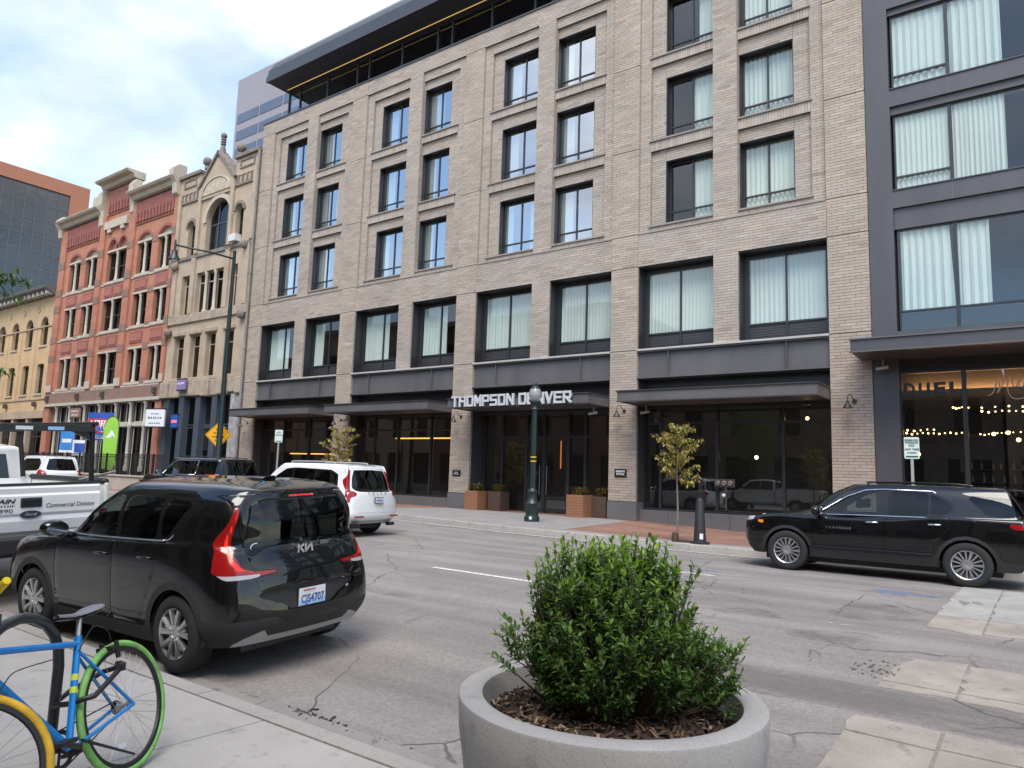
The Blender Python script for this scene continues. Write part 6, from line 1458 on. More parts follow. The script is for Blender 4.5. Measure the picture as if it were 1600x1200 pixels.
# ---- white saloon-height wagon beyond the pickup
C = empty('distant_wagon', (-39.2, 15.2, .02), label='white estate car far down the street behind the pickup', cat='car'); C.rotation_euler = (0, 0, PI)
P = dict(f=2.3, r=-2.35, w=.93, zs=.26, belt=(1.06, 1.12), hood=1.0, roof=1.86, wroof=.66, cowl=1.2, wtop=.4, rtop=-1.95, rbase=-2.22, R=.36, axles=(1.42, -1.42), rim=.24,
  dlo=[(.9, 1.08), (.4, 1.5), (.1, 1.7), (-1.5, 1.72), (-1.8, 1.5), (-1.75, 1.16)], panes=[[(.82, 1.12), (.38, 1.47), (.06, 1.66), (-.16, 1.68), (-.16, 1.12)], [(-.25, 1.12), (-.25, 1.69), (-.95, 1.69), (-.95, 1.14)], [(-1.02, 1.15), (-1.02, 1.68), (-1.45, 1.67), (-1.7, 1.48), (-1.68, 1.2)]],
  rear=[(-.1, 1.74), (.5, 1.72), (.66, 1.2), (-.1, 1.18)], head=[(.5, .8), (.88, .82), (.88, .95), (.5, .92)], grille=[(-.1, .5), (.5, .5), (.5, .88), (-.1, .88)], clad=.36, doors=[[(.9, .4), (.9, 1.08), (-.2, 1.1), (-.2, .4)], [(-.215, .4), (-.215, 1.1), (-1.0, 1.12), (-1.0, .4)]], handles=[(0, .96), (-.85, .98)], hatch=[(-.1, .6), (.62, .6), (.7, 1.75), (-.1, 1.8)])
suv(C, P, MATS['white_paint'], {'tail': [(.68, .95), (.92, .95), (.9, 1.2), (.7, 1.2)]}, 'six', nt=5, nv=3, chrome=False)
# ------------------------------------------------------------------ white pickup with ladder rack
def pickup():
    C = empty('pickup_truck', (-13.85, 4.12, -.12), label='white work pickup with black ladder rack parked ahead of the hatchback', cat='truck'); C.rotation_euler = (R(-2.6), 0, R(180))
    W = MATS['pickup_white']; xr = -3.1; zc = .40
    # bed sides
    for s in (-1, 1):
        pts = []
        for x, z in ((-.55, .62), (-.55, 1.45), (xr+.02, 1.45), (xr+.02, .78), (xr+.35, .74)): pts.append((x, z))
        arch = [(-1.75-.46*math.cos(a), zc+.46*math.sin(a)) for a in [PI*.28+PI*.5*i/9 for i in range(10)]]
        outline = [(-.55, .58), (-.55, 1.46), (xr+.02, 1.46), (xr+.02, .76), (-2.25, .66)]+[(-1.75-.47*math.cos(a), zc+.47*math.sin(a)) for a in [.45+(PI-.9)*i/12 for i in range(13)]]+[(-1.2, .58)]
        g = MB(); g.prism([(x, s*.94, z) for x, z in outline], (0, s*.06, 0)); g.build('bed_side', W, C, bevel=.02)
        g = MB(); g.tube([(-.56, s*.96, 1.475), (xr+.03, s*.96, 1.475)], .045, 8); g.build('bed_rail', MATS['black_plastic'], C, smooth=True)
        g = MB(); g.box(xr-.012, xr+.03, s*.87, s*.99, .84, 1.10); g.build('taillight', MATS['lamp_red'], C, bevel=.02)
        for x in (-1.75, 2.1): wheel(C, x, s*.86, zc, .40, .26, .23, 'six', s)
        mirror(C, 1.55, s*1.08, 1.45, s, MATS['black_plastic'], 1.5)
    g = MB(); g.box(-3.0, -.55, -.93, .93, .80, .86); g.box(-.62, -.55, -.93, .93, .86, 1.46); g.build('bed_floor', W, C)
    # tailgate: outer skin with pressed lines
    g = MB(); prof = [(xr, .84), (xr-.03, .87), (xr-.045, 1.0), (xr-.035, 1.06), (xr-.05, 1.10), (xr-.05, 1.32), (xr-.03, 1.35), (xr-.035, 1.42), (xr-.01, 1.455), (xr+.05, 1.455), (xr+.05, .84)]
    g.prism([(x, -.86, z) for x, z in prof], (0, 1.72, 0)); T = g.build('tailgate', W, C, bevel=.008)
    g = MB(); g.box(xr-.02, xr+.06, -.85, .85, 1.457, 1.485); g.build('tailgate_cap', MATS['black_plastic'], T)
    g = MB(); g.box(xr-.066, xr-.045, -.125, .125, 1.175, 1.30); h = g.build('handle', MATS['black_plastic'], T, bevel=.02); g = MB(); g.box(xr-.075, xr-.066, -.10, .10, 1.21, 1.265); g.build('handle_grip', MATS['gloss_black'], h)
    g = MB(); g.prism([(xr-.051, .125*math.cos(a), 1.085+.05*math.sin(a)) for a in [2*PI*i/24 for i in range(24)]], (-.012, 0, 0)); e = g.build('emblem', mat('oval_dark', (.03, .035, .05), .3, var=0), T, bevel=.004)
    text_obj('emblem_script', 'Ford', MATS['chrome'], (xr-.065, .075, 1.065), (0, -1, 0), (0, 0, 1), .06, e, ext=.001, shear=.3, width=.14)
    ink = mat('vinyl_black', (.03, .03, .03), .5, var=0)
    text_obj('lettering', 'Commercial Division', ink, (xr-.053, -.17, 1.16), (0, -1, 0), (0, 0, 1), .085, T, ext=.001, shear=.25, width=.60)
    text_obj('lettering', 'MOUNTAIN', ink, (xr-.053, .78, 1.235), (0, -1, 0), (0, 0, 1), .075, T, ext=.001, shear=.25, width=.60, offset=.003)
    text_rows(ink, [(0, .26, .022)], (xr-.052, .32, 1.2), (0, -1, 0), (0, 0, 1), T, 5, .001)
    text_obj('lettering', '2-3990', ink, (xr-.053, .50, 1.115), (0, -1, 0), (0, 0, 1), .07, T, ext=.001, width=.29)
    # bumper
    g = MB(); g.prism([(xr-.22, -.95, .60), (xr-.22, -.95, .80), (xr-.06, -.95, .82), (xr-.06, -.95, .55)], (0, 1.9, 0)); g.build('bumper', MATS['black_plastic'], C, bevel=.02)
    g = MB(); g.box(xr-.235, xr-.222, -.16, .16, .63, .78); g.build('licence_plate', MATS['plate_white'], C)
    # cab: lofted box with windows
    prof = [(2.9, .62), (2.95, 1.05), (2.75, 1.18), (1.75, 1.28), (1.05, 1.92), (.2, 2.0), (-.42, 1.96), (-.5, 1.35), (-.5, .55), (1.2, .5)]
    g = MB()
    for s in (-1, 1): pass
    L = [[(x, y*(1 if z < 1.4 else .84), z) for x, z in prof] for y in (-.98, .98)]
    n = len(prof); g.v = L[0]+L[1]; 
    for i in range(n): g.face((i, (i+1) % n, n+(i+1) % n, n+i))
    g.face(list(range(n))[::-1]); g.face([n+i for i in range(n)]); g.build('cab', W, C, bevel=.06, smooth=40)
    g = MB(); g.prism([(-.515, -.66, 1.42), (-.515, .66, 1.42), (-.475, .60, 1.84), (-.475, -.60, 1.84)], (-.012, 0, 0)); g.build('rear_window', MATS['tint_glass'] if False else MATS['gloss_black'], C)
    for s in (-1, 1):
        g = MB(); g.prism([(1.55, s*.95, 1.36), (1.0, s*.862, 1.83), (.4, s*.85, 1.88), (.4, s*.955, 1.36)], (0, s*.012, 0)); g.build('side_window', MATS['gloss_black'], C)
        g = MB(); g.prism([(.32, s*.955, 1.36), (.32, s*.85, 1.88), (-.35, s*.86, 1.86), (-.4, s*.955, 1.36)], (0, s*.012, 0)); g.build('side_window', MATS['gloss_black'], C)
    # ladder rack
    K = MATS['black_plastic']; R_ = mat('rack_black', (.012, .012, .013), .45, var=.1)
    for s in (-1, 1):
        for x0, x1 in ((xr+.12, xr+.02), (-.65, -.6)):
            g = MB(); g.tube([(x0, s*.80, 1.48), (x1, s*.74, 2.20)], .035, 8); g.build('rack_post', R_, C, smooth=40)
        g = MB(); g.tube([(xr-.1, s*.74, 2.28), (2.6, s*.74, 2.34)], .032, 8); g.build('side_rail', R_, C, smooth=40)
        g = MB(); g.prism([(xr+.03, s*.74, 2.04), (xr+.03, s*.42, 2.20), (xr+.03, s*.74, 2.20)], (.03, 0, 0)); g.build('gusset', R_, C)
    for x, zz in ((xr+.02, 2.22), (-.62, 2.24), (2.0, 2.28)):
        g = MB(); g.box(x-.03, x+.03, -.76, .76, zz-.05, zz+.03); b = g.build('cross_bar', R_, C)
        if x < -2:
            for y0, y1, m in ((.40, .62, 'plate_white'), (.02, .22, 'plate_white'), (-.36, -.16, 'plate_sky')): g = MB(); g.box(x-.034, x-.031, y0, y1, zz-.035, zz+.012); g.build('sticker', MATS[m], b)
    # gear lying in the bed
    mat('pipe_metal', (.32, .31, .30), .4, metal=.5, var=.2)
    g = MB(); g.tube([(xr+.25, -.80, 1.50), (xr-.05, -1.05, 1.62)], .018, 6); g.tube([(xr+.3, -.72, 1.50), (xr-.0, -1.0, 1.60)], .012, 6); g.build('tool_handles', MATS['pipe_metal'], C)
pickup()
# ------------------------------------------------------------------ bicycle locked to a hoop rack
def bicycle():
    gz = near_z(-4, 2.1); B = empty('bicycle', (-4.03, 2.165, gz), label='blue bicycle with yellow front tyre and green rear tyre', cat='bicycle'); hd = R(-62); B.rotation_euler = (R(15), 0, hd)
    blue = mat('bike_blue', (.0, .20, .56), .32, var=.14, vs=9, coat=.6); blk = mat('bike_black', (.015, .015, .015), .4, var=.1); green = mat('tyre_green', (.19, .42, .11), .75, var=.3, vs=14); yel = mat('tyre_yellow', (.60, .35, .02), .7, var=.28, vs=14); sil = mat('bike_silver', (.5, .5, .5), .3, metal=.8, var=.05); ygrip = mat('grip_yellow', (.75, .55, .0), .6, var=.05); lime = mat('lever_green', (.08, .55, .06), .4, var=0)
    Rw = .345
    def wheel_(parent, x, z, m, nm):
        g = MB(); N = 56
        g.lathe([(.309, -.011), (.309, .011), (.292, .009), (.285, 0), (.292, -.009), (.309, -.011)], (0, 0, 0), N, 'y'); w = g.build('wheel', blk, parent, smooth=40); w.location = (x, 0, z)
        g = MB(); g.tube([(.326*math.cos(2*PI*i/N), 0, .326*math.sin(2*PI*i/N)) for i in range(N)], .0185, 8, closed=True); g.build('tyre', m, w, smooth=True)
        g = MB(); g.tube([(0, -.035, 0), (0, .035, 0)], .014, 10); g.lathe([(.024, -.03), (.024, -.025)], (0, 0, 0), 14, 'y', True); g.lathe([(.024, .025), (.024, .03)], (0, 0, 0), 14, 'y', True); g.tube([(0, -.065, 0), (0, .065, 0)], .006, 8); g.build('hub', sil, w, smooth=40)
        ns = 32
        sp = MB(); sp.tube([(.0, 0, .0), (.0, 0, .268)], .0011, 4); me = None
        for i in range(ns):
            a = 2*PI*i/ns; sd = 1 if i % 2 else -1; tw = .42*(1 if (i//2) % 2 else -1); p = V(.022*math.cos(a+tw*3), sd*.027, .022*math.sin(a+tw*3)); q = V(.288*math.cos(a), 0, .288*math.sin(a))
            g = MB(); g.tube([p, q], .0012, 4, caps=False); g.build('spoke', sil, w)
        g = MB(); g.obox((.2*math.cos(-1.2), .01, .2*math.sin(-1.2)), (.03, 0, 0), (0, .004, 0), (0, 0, .012)); g.build('reflector', MATS['plate_white'], w)
        return w
    wheel_(B, 0, Rw, green, 'rear')
    BB, CL, H1, H2, HUB = V(.42, 0, .27), V(.275, 0, .735), V(.775, 0, .84), V(.825, 0, .70), V(0, 0, Rw)
    def tube_part(nm, pts, r, m=blue): g = MB(); g.tube(pts, r, 12); return g.build(nm, m, B, smooth=40)
    st = tube_part('seat_tube', [BB, CL+(CL-BB).normalized()*.04], .0175); tube_part('top_tube', [CL, H1+V(-.0, 0, -.03)], .016); tube_part('down_tube', [BB, H2+V(0, 0, .02)], .020); tube_part('head_tube', [H2, H1+V(-.008, 0, .025)], .021)
    for s in (-1, 1): tube_part('seat_stay', [CL+V(.01, s*.012, -.04), V(-.0, s*.058, Rw)], .0085); tube_part('chain_stay', [BB+V(-.02, s*.03, 0), V(0, s*.058, Rw)], .010)
    for z, nm in ((.52, 'decal'), (.58, 'decal')): d = (CL-BB).normalized(); p = BB+d*(z-.27); g = MB(); g.tube([p, p+d*.03], .0179, 12); g.build(nm, mat('decal_lime', (.55, .65, .05), .5, var=0), st, smooth=40)
    tube_part('seat_post', [CL+V(-.008, 0, .03), CL+V(-.045, 0, .15)], .0125, sil)
    # saddle
    g = MB()
    def sad(u, v):
        x = .15-.27*u; w = .018+.062*smooth01((u-.35)/.55) if u < .93 else .080*math.sqrt(max(0., 1-((u-.93)/.07)**2)); a = PI*v; return (CL.x-.03+x, w*math.cos(a), .888+.018*math.sin(a)**.6-.015*math.sin(PI*u)+.018*max(0, (u-.6)))
    g.grid(sad, 22, 10); g.grid(lambda u, v: (lambda p: (p[0], p[1]*(1-2*0), p[2]))(tuple(V(*sad(u, 0)).lerp(V(*sad(u, 1)), v)-V(0, 0, .012))), 22, 4); g.build('saddle', mat('saddle_grey', (.17, .17, .185), .55, var=.1), B, smooth=50)
    g = MB()
    for s in (-1, 1): g.tube([(CL.x+.08, s*.012, .878), (CL.x-.03, s*.022, .865), (CL.x-.13, s*.03, .878)], .0035, 6)
    g.build('saddle_rails', blk, B)
    # front assembly turns with the bars
    F = MB(); ax = (H1-H2).normalized(); steer = R(-42)
    ho = F.tube([H1+ax*.02, H1+ax*.05], .019, 12).build('headset', blk, B, smooth=40)
    M = Matrix.Translation(H2) @ Matrix.Rotation(steer, 4, ax) @ Matrix.Translation(-H2)
    fr = MB()
    for s in (-1, 1): fr.tube([V(.85, s*.035, .685), V(.90, s*.045, .60), V(.955, s*.05, .46), V(1.0, s*.052, Rw)], [.016, .014, .012, .009], 10)
    fr.tube([V(.85, -.045, .69), V(.85, .045, .69)], .016, 10); fr.tube([V(.853, 0, .67), H2], .018, 10)
    me = fr.mesh('fork'); me.transform(M); fork = finish('fork', me, blue, B, smooth=40)
    w = wheel_(B, 0, 0, yel, 'front'); w.matrix_local = M @ Matrix.Translation((1.0, 0, Rw))
    sm = MB(); sm.tube([H1+ax*.03, H1+ax*.13, H1+ax*.135+V(.05, 0, .02)], .015, 10); me = sm.mesh('stem'); me.transform(M); finish('stem', me, blk, B, smooth=40)
    hb = H1+ax*.135+V(.055, 0, .025); g = MB(); g.tube(cr_line([hb+V(-.06, -.36, .025), hb+V(-.01, -.14, .02), hb+V(0, 0, 0), hb+V(-.01, .14, .02), hb+V(-.06, .36, .025)], 5), .011, 10); me = g.mesh('handlebar'); me.transform(M); bar = finish('handlebar', me, blk, B, smooth=True)
    for s in (-1, 1):
        g = MB(); g.tube([hb+V(-.038, s*.245, .022), hb+V(-.06, s*.36, .025), hb+V(-.061, s*.365, .025)], [.017, .018, .015], 12); me = g.mesh('grip'); me.transform(M); finish('grip', me, ygrip, bar, smooth=40)
        g = MB(); g.tube([hb+V(-.01, s*.15, .015), hb+V(.03, s*.17, -.005), hb+V(.025, s*.26, -.015)], [.010, .007, .006], 8); me = g.mesh('brake_lever'); me.transform(M); finish('brake_lever', me, lime, bar, smooth=True)
        g = MB(); P = cr_line([M @ (hb+V(.0, s*.14, .01)), M @ (hb+V(.10, s*.10, -.06)), V(.86, s*.06, .66), V(.70, .02*s, .70), V(.45, .02*s, .70)] if s > 0 else [M @ (hb+V(0, s*.14, .01)), M @ (hb+V(.11, s*.06, -.1)), V(.93, -.0, .62), V(.86, .0, .64)], 8); g.tube(P, .0028, 6); g.build('brake_cable', blk, B, smooth=True)
    g = MB(); g.tube(cr_line([V(.30, .02, .70), V(.16, .01, .80), V(.05, 0, .76), V(.03, 0, .70)], 8), .003, 6); g.build('rear_brake_cable', blk, B, smooth=True)
    g = MB(); g.obox((.075, 0, .665), (.018, 0, 0), (0, .05, 0), (0, 0, .012)); 
    for s in (-1, 1): g.obox((.05, s*.045, .65), (.012, 0, 0), (0, .008, 0), (0, 0, .045))
    g.build('rear_brake', blk, B, bevel=.004)
    # drive train on the right side
    g = MB(); g.lathe([(.085, -.05), (.092, -.048), (.092, -.044), (.085, -.042), (.070, -.044), (.070, -.048), (.085, -.05)], BB, 36, 'y')
    for i in range(5): a = 2*PI*i/5; g.obox(BB+V(.04*math.cos(a), -.047, .04*math.sin(a)), V(math.cos(a), 0, math.sin(a))*.04, (0, .002, 0), V(-math.sin(a), 0, math.cos(a))*.008)
    g.build('chainring', blk, B, smooth=30)
    for s, a in ((-1, R(200)), (1, R(20))):
        d = V(math.cos(a), 0, math.sin(a)); p = BB+V(0, s*.065, 0); g = MB(); g.tube([p, p+d*.165], [.013, .010], 10); c_ = g.build('crank', blk, B, smooth=40)
        g = MB(); g.obox(p+d*.165+V(0, s*.045, 0), (.045, 0, 0), (0, .035, 0), (0, 0, .010)); g.build('pedal', blk, c_, bevel=.004)
    g = MB(); g.tube([BB+V(-.02, -.045, .088), V(0, -.045, Rw+.035)], .004, 5); g.tube([BB+V(-.02, -.045, -.088), V(0, -.045, Rw-.035)], .004, 5); g.build('chain', blk, B)
    g = MB(); g.lathe([(.036, -.05), (.036, -.042), (0, -.042)], (0, 0, Rw), 18, 'y'); g.build('sprocket', blk, B)
    g = MB(); g.tube([BB+V(-.03, .05, .02), BB+V(-.33, .09, -.16)], [.008, .006], 8); g.build('kickstand', blk, B, smooth=40)
    # hoop rack behind it
    c, s_ = math.cos(hd), math.sin(hd)
    def bw(x, y, z, lean=0.): cl, sl = math.cos(lean), math.sin(lean); y, z = y*cl-z*sl, y*sl+z*cl; return V(-4.03+c*x-s_*y, 2.165+s_*x+c*y, gz+z)
    o0 = bw(.30, -.265, 0); K = empty('bike_rack', o0, label='black bent-tube hoop rack the blue bicycle is locked to', cat='bike rack'); rk = mat('rack_paint', (.018, .020, .020), .35, var=.15, coat=.3)
    P = [V(0, 0, 0), V(0, 0, .35), V(0, 0, .56)]+[V((.29-.29*math.cos(a)), 0, .60+.29*math.sin(a)) for a in [PI*i/10 for i in range(11)]]+[V(.58, 0, .35), V(.58, 0, 0)]
    dirv = bw(1, 0, 0)-bw(0, 0, 0); P = [V(dirv.x*p.x, dirv.y*p.x, p.z) for p in P]
    g = MB(); g.tube(P, .026, 14); g.build('hoop', rk, K, smooth=40)
    for p in (P[0], P[-1]): g = MB(); g.lathe([(.0, .012), (.07, .012), (.075, 0)], p, 18); g.build('foot_plate', rk, K)
    LN = R(15)
    # lock
    L = empty('bike_lock', bw(.2, 0, .5, LN), label='black lock strapped around the rack leg and rear wheel', cat='lock'); o = bw(.2, 0, .5, LN)
    g = MB(); P = [bw(.34, .05, .47, LN), bw(.31, .085, .47, LN), bw(.2, .075, .505, LN), bw(.06, .055, .55, LN), bw(.03, .02, .555, LN), bw(.06, -.05, .55, LN), bw(.2, -.14, .505, LN), bw(.31, -.15, .47, LN), bw(.34, -.12, .47, LN), bw(.355, -.03, .465, LN)]
    g.tube([p-o for p in P], .014, 8, closed=True); g.build('lock_band', blk, L, smooth=True)
    g = MB(); g.obox(bw(.045, .045, .56, LN)-o, (.03, 0, .0), (0, .018, 0), (0, 0, .022)); g.build('lock_body', blk, L, bevel=.006)
bicycle()
# ------------------------------------------------------------------ concrete planter with shrub
PC = V(-1.395, 2.60, 0)
def planter():
    z0 = near_z(PC.x, PC.y); concrete('planter_concrete', (.36, .345, .33), var=.16, stain=.2, sc=1.3); MATS['planter_concrete'].node_tree.nodes['Bump'].inputs['Strength'].default_value = .1
    P = empty('concrete_planter', (PC.x, PC.y, z0), label='large round concrete planter in the foreground holding a green shrub', cat='planter'); h = .85-z0; r = .583
    prof = [(.0, 0), (r-.12, 0), (r-.10, .015), (r-.07, h*.35), (r-.025, h*.72), (r-.006, h-.12), (r, h-.012), (r-.003, h-.004), (r-.012, h), (r-.05, h+.001), (r-.083, h), (r-.091, h-.004), (r-.095, h-.014), (r-.11, h-.30)]
    g = MB(); g.lathe(prof, (0, 0, 0), 96); g.v = [(x*(1+.003*mnoise.noise(V(x*7, y*7, z*9))), y*(1+.003*mnoise.noise(V(x*7, y*7, z*9))), z) for x, y, z in g.v]; g.build('pot', MATS['planter_concrete'], P, smooth=30)
    mat('soil', (.045, .030, .022), .95, var=.35, vs=18, bump=1., bs=30); rs = r-.095
    g = MB(); g.grid(lambda u, v: ((rs*math.sqrt(max(u, 1e-4)))*math.cos(2*PI*v), (rs*math.sqrt(max(u, 1e-4)))*math.sin(2*PI*v), h-.105+.05*(1-u)+.018*mnoise.noise(V(9*u*math.cos(2*PI*v), 9*u*math.sin(2*PI*v), 1))), 14, 48); g.build('soil', MATS['soil'], P, smooth=True)
    mu = [mat('mulch_%s' % k, c, .95, var=.3, vs=30) for k, c in (('dark', (.05, .032, .022)), ('brown', (.13, .075, .045)), ('pale', (.26, .19, .13)))]
    r_ = random.Random(5); mb = MB()
    for i in range(1500):
        a, d = r_.uniform(0, 2*PI), rs*.98*math.sqrt(r_.random()); x, y = d*math.cos(a), d*math.sin(a); z = h-.10+.05*(1-(d/rs)**2)+r_.uniform(0, .012)
        u = V(r_.uniform(-1, 1), r_.uniform(-1, 1), r_.uniform(-.5, .5)).normalized(); w = u.cross(V(r_.uniform(-.4, .4), r_.uniform(-.4, .4), 1)).normalized(); n = u.cross(w); mb.cm = r_.choice((0, 0, 0, 1, 1, 2)); mb.obox((x, y, z), u*r_.uniform(.006, .022), w*r_.uniform(.003, .007), n*.002)
    mb.build('mulch', mu, P, kind='stuff')
planter()
def leaf_mesh(L, W, fold=.25, droop=.15, mats=None, n=4):
    """pointed oval leaf along +x, folded on its midrib"""
    g = MB(); mid = []; lft = []; rgt = []
    for i in range(n+1):
        t = i/n; w = W*math.sin(PI*min(1, t*.96+.04))**.8*(1-.25*t); x = L*t; z = -droop*L*t*t
        mid.append((x, 0, z)); lft.append((x, w, z+fold*w)); rgt.append((x, -w, z+fold*w))
    for i in range(n): g.poly([mid[i], mid[i+1], lft[i+1], lft[i]]); g.poly([mid[i], rgt[i], rgt[i+1], mid[i+1]])
    return g
def leaf_material(name, col, trans=.35, rough=.38, tint=True, spec=.4):
    m = mat(name, col, rough, var=.22, vs=9, tint=tint, spec=spec); n, k = m.node_tree.nodes, m.node_tree.links; b = n['Principled BSDF']; out = n['Material Output']
    tr = n.new('ShaderNodeBsdfTranslucent'); k.new(b.inputs['Base Color'].links[0].from_socket, tr.inputs[0]); mx = n.new('ShaderNodeMixShader'); mx.inputs[0].default_value = trans; k.new(b.outputs[0], mx.inputs[1]); k.new(tr.outputs[0], mx.inputs[2]); k.new(mx.outputs[0], out.inputs[0]); return m
leaf_material('shrub_leaf', (.090, .165, .038))
def add_leaf(mb, tmpl, p, d, up, sc, tint):
    d = d.normalized(); s = d.cross(up)
    if s.length < 1e-4: s = d.cross(V(1, 0, 0))
    s.normalize(); n = s.cross(d); b = len(mb.v); mb.ct = tint
    mb.v += [tuple(p+(d*v[0]+s*v[1]+n*v[2])*sc) for v in tmpl.v]
    for f in tmpl.f: mb.face([b+i for i in f])
    mb.ct = None
def shrub():
    zt = .77; base = V(PC.x, PC.y, zt); r = random.Random(17); S = empty('shrub', base, label='dense dark green shrub with bright tips growing in the concrete planter', cat='shrub')
    tm = [leaf_mesh(1, .26, .3, .1, n=3), leaf_mesh(1, .22, .35, .25, n=3), leaf_mesh(1, .30, .2, -.05, n=3)]
    stems = MB(); leaves = MB(); singles = []
    Xc, Yc = Vector((math.cos(YAW), math.sin(YAW), 0)), Vector((-math.sin(YAW), math.cos(YAW), 0))
    # sprigs on and inside an uneven dome; each carries its own leaves
    def dome(a):      # outline radius and height multipliers by direction
        d = V(math.cos(a), math.sin(a), 0); return 1+.10*mnoise.noise(V(d.x*1.7, d.y*1.7, 3.)), d
    sprigs = []
    for i in range(880):
        a = r.uniform(0, 2*PI); k, d = dome(a); ph = math.acos(r.uniform(.0, 1)); lop = d.dot(Xc)*math.sin(ph)
        rx, hz = .335*k*(1.10 if lop > 0 else 1.0), .51*(1-.20*max(0., lop)-.06*max(0., -lop))+.06*mnoise.noise(V(4*math.cos(a)*math.sin(ph), 4*math.sin(a)*math.sin(ph), 4*math.cos(ph)))
        s = r.uniform(.80, 1.0) if r.random() < .72 else r.uniform(.45, .8); n = V(math.cos(a)*math.sin(ph), math.sin(a)*math.sin(ph), math.cos(ph))
        zf = .74+.26*min(1., n.z*2.2); p = V(n.x*rx*s*zf, n.y*rx*s*zf, .05+n.z*hz*s*.98); sprigs.append((p, (n*.6+V(0, 0, .95)+V(r.gauss(0, .22), r.gauss(0, .22), 0)).normalized(), r.uniform(.07, .13), s))
    for c, h, n_ in ((Xc*.10-Yc*.05, .56, 46), (-Xc*.12+Yc*.05, .53, 40), (Xc*.22, .50, 34), (-Xc*.24, .47, 30), (Xc*.0+Yc*.2, .52, 24)):   # taller tufts
        for i in range(n_): p = c+V(r.gauss(0, .045), r.gauss(0, .045), h-r.uniform(0, .16)); sprigs.append((p, V(r.gauss(0, .18), r.gauss(0, .18), 1).normalized(), r.uniform(.08, .14), 1.))
    for i in range(90): c = Xc*r.uniform(.30, .43)+Yc*r.uniform(-.14, .14); sprigs.append((c+V(0, 0, r.uniform(.03, .24)), (Xc*.6+V(r.gauss(0, .3), r.gauss(0, .3), .7)).normalized(), r.uniform(.07, .12), 1.))
    for i in range(12): c = -Xc*r.uniform(.31, .38)+Yc*r.uniform(-.1, .1); sprigs.append((c+V(0, 0, r.uniform(.12, .36)), (-Xc*.8+V(r.gauss(0, .2), r.gauss(0, .2), .6)).normalized(), r.uniform(.07, .12), 1.))
    for i in range(70): a = r.uniform(0, 2*PI); q = .28*math.sqrt(r.random()); sprigs.append((V(q*math.cos(a), q*math.sin(a), .50-.7*q*q*2+r.uniform(-.06, .03)), V(r.gauss(0, .16)+q*math.cos(a), r.gauss(0, .16)+q*math.sin(a), 1).normalized(), r.uniform(.12, .22), 1.))
    for p0, ax, L, s in sprigs:
        root = V(p0.x*.25, p0.y*.25, 0)
        if r.random() < .35: stems.tube([root, root.lerp(p0, .5)+V(p0.x*.1, p0.y*.1, -.01), p0], [.005, .004, .0025], 4, caps=False)
        tip = p0+ax*L; stems.tube([p0, tip], [.0022, .001], 4, caps=False); n = r.randint(11, 16); bright = r.random()
        for k in range(n):
            t = (k+r.random())/n; p = p0.lerp(tip, t); ang = k*2.4+r.uniform(-.5, .5); side = ax.cross(V(math.cos(ang), math.sin(ang), .3)).normalized(); d = (ax*r.uniform(.35, .95)+side).normalized() if t < .9 else (ax*1.6+side*.6).normalized()
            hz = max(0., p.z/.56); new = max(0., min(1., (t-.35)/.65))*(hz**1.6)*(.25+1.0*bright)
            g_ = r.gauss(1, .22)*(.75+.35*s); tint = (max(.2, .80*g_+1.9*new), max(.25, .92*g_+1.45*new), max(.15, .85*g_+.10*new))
            sc = r.uniform(.021, .034); up = V(r.uniform(-.4, .4), r.uniform(-.4, .4), 1); tmi = r.choice(tm)
            if V(-PC.x, -PC.y, 0).normalized().dot(p) > .18 and s > .8 and len(singles) < 300 and r.random() < .09: singles.append((tmi, p, d, up, sc*1.1, tint))
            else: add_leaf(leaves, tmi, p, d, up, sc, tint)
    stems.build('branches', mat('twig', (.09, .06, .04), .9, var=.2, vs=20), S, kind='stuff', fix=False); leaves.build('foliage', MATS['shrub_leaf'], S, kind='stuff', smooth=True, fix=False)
    for tmi, p, d, up, sc, tint in singles:
        g = MB(); add_leaf(g, tmi, V(0, 0, 0), d, up, sc, tint); g.build('leaf', MATS['shrub_leaf'], S, smooth=True, fix=False, loc=p)
    # dead leaves on the soil
shrub()
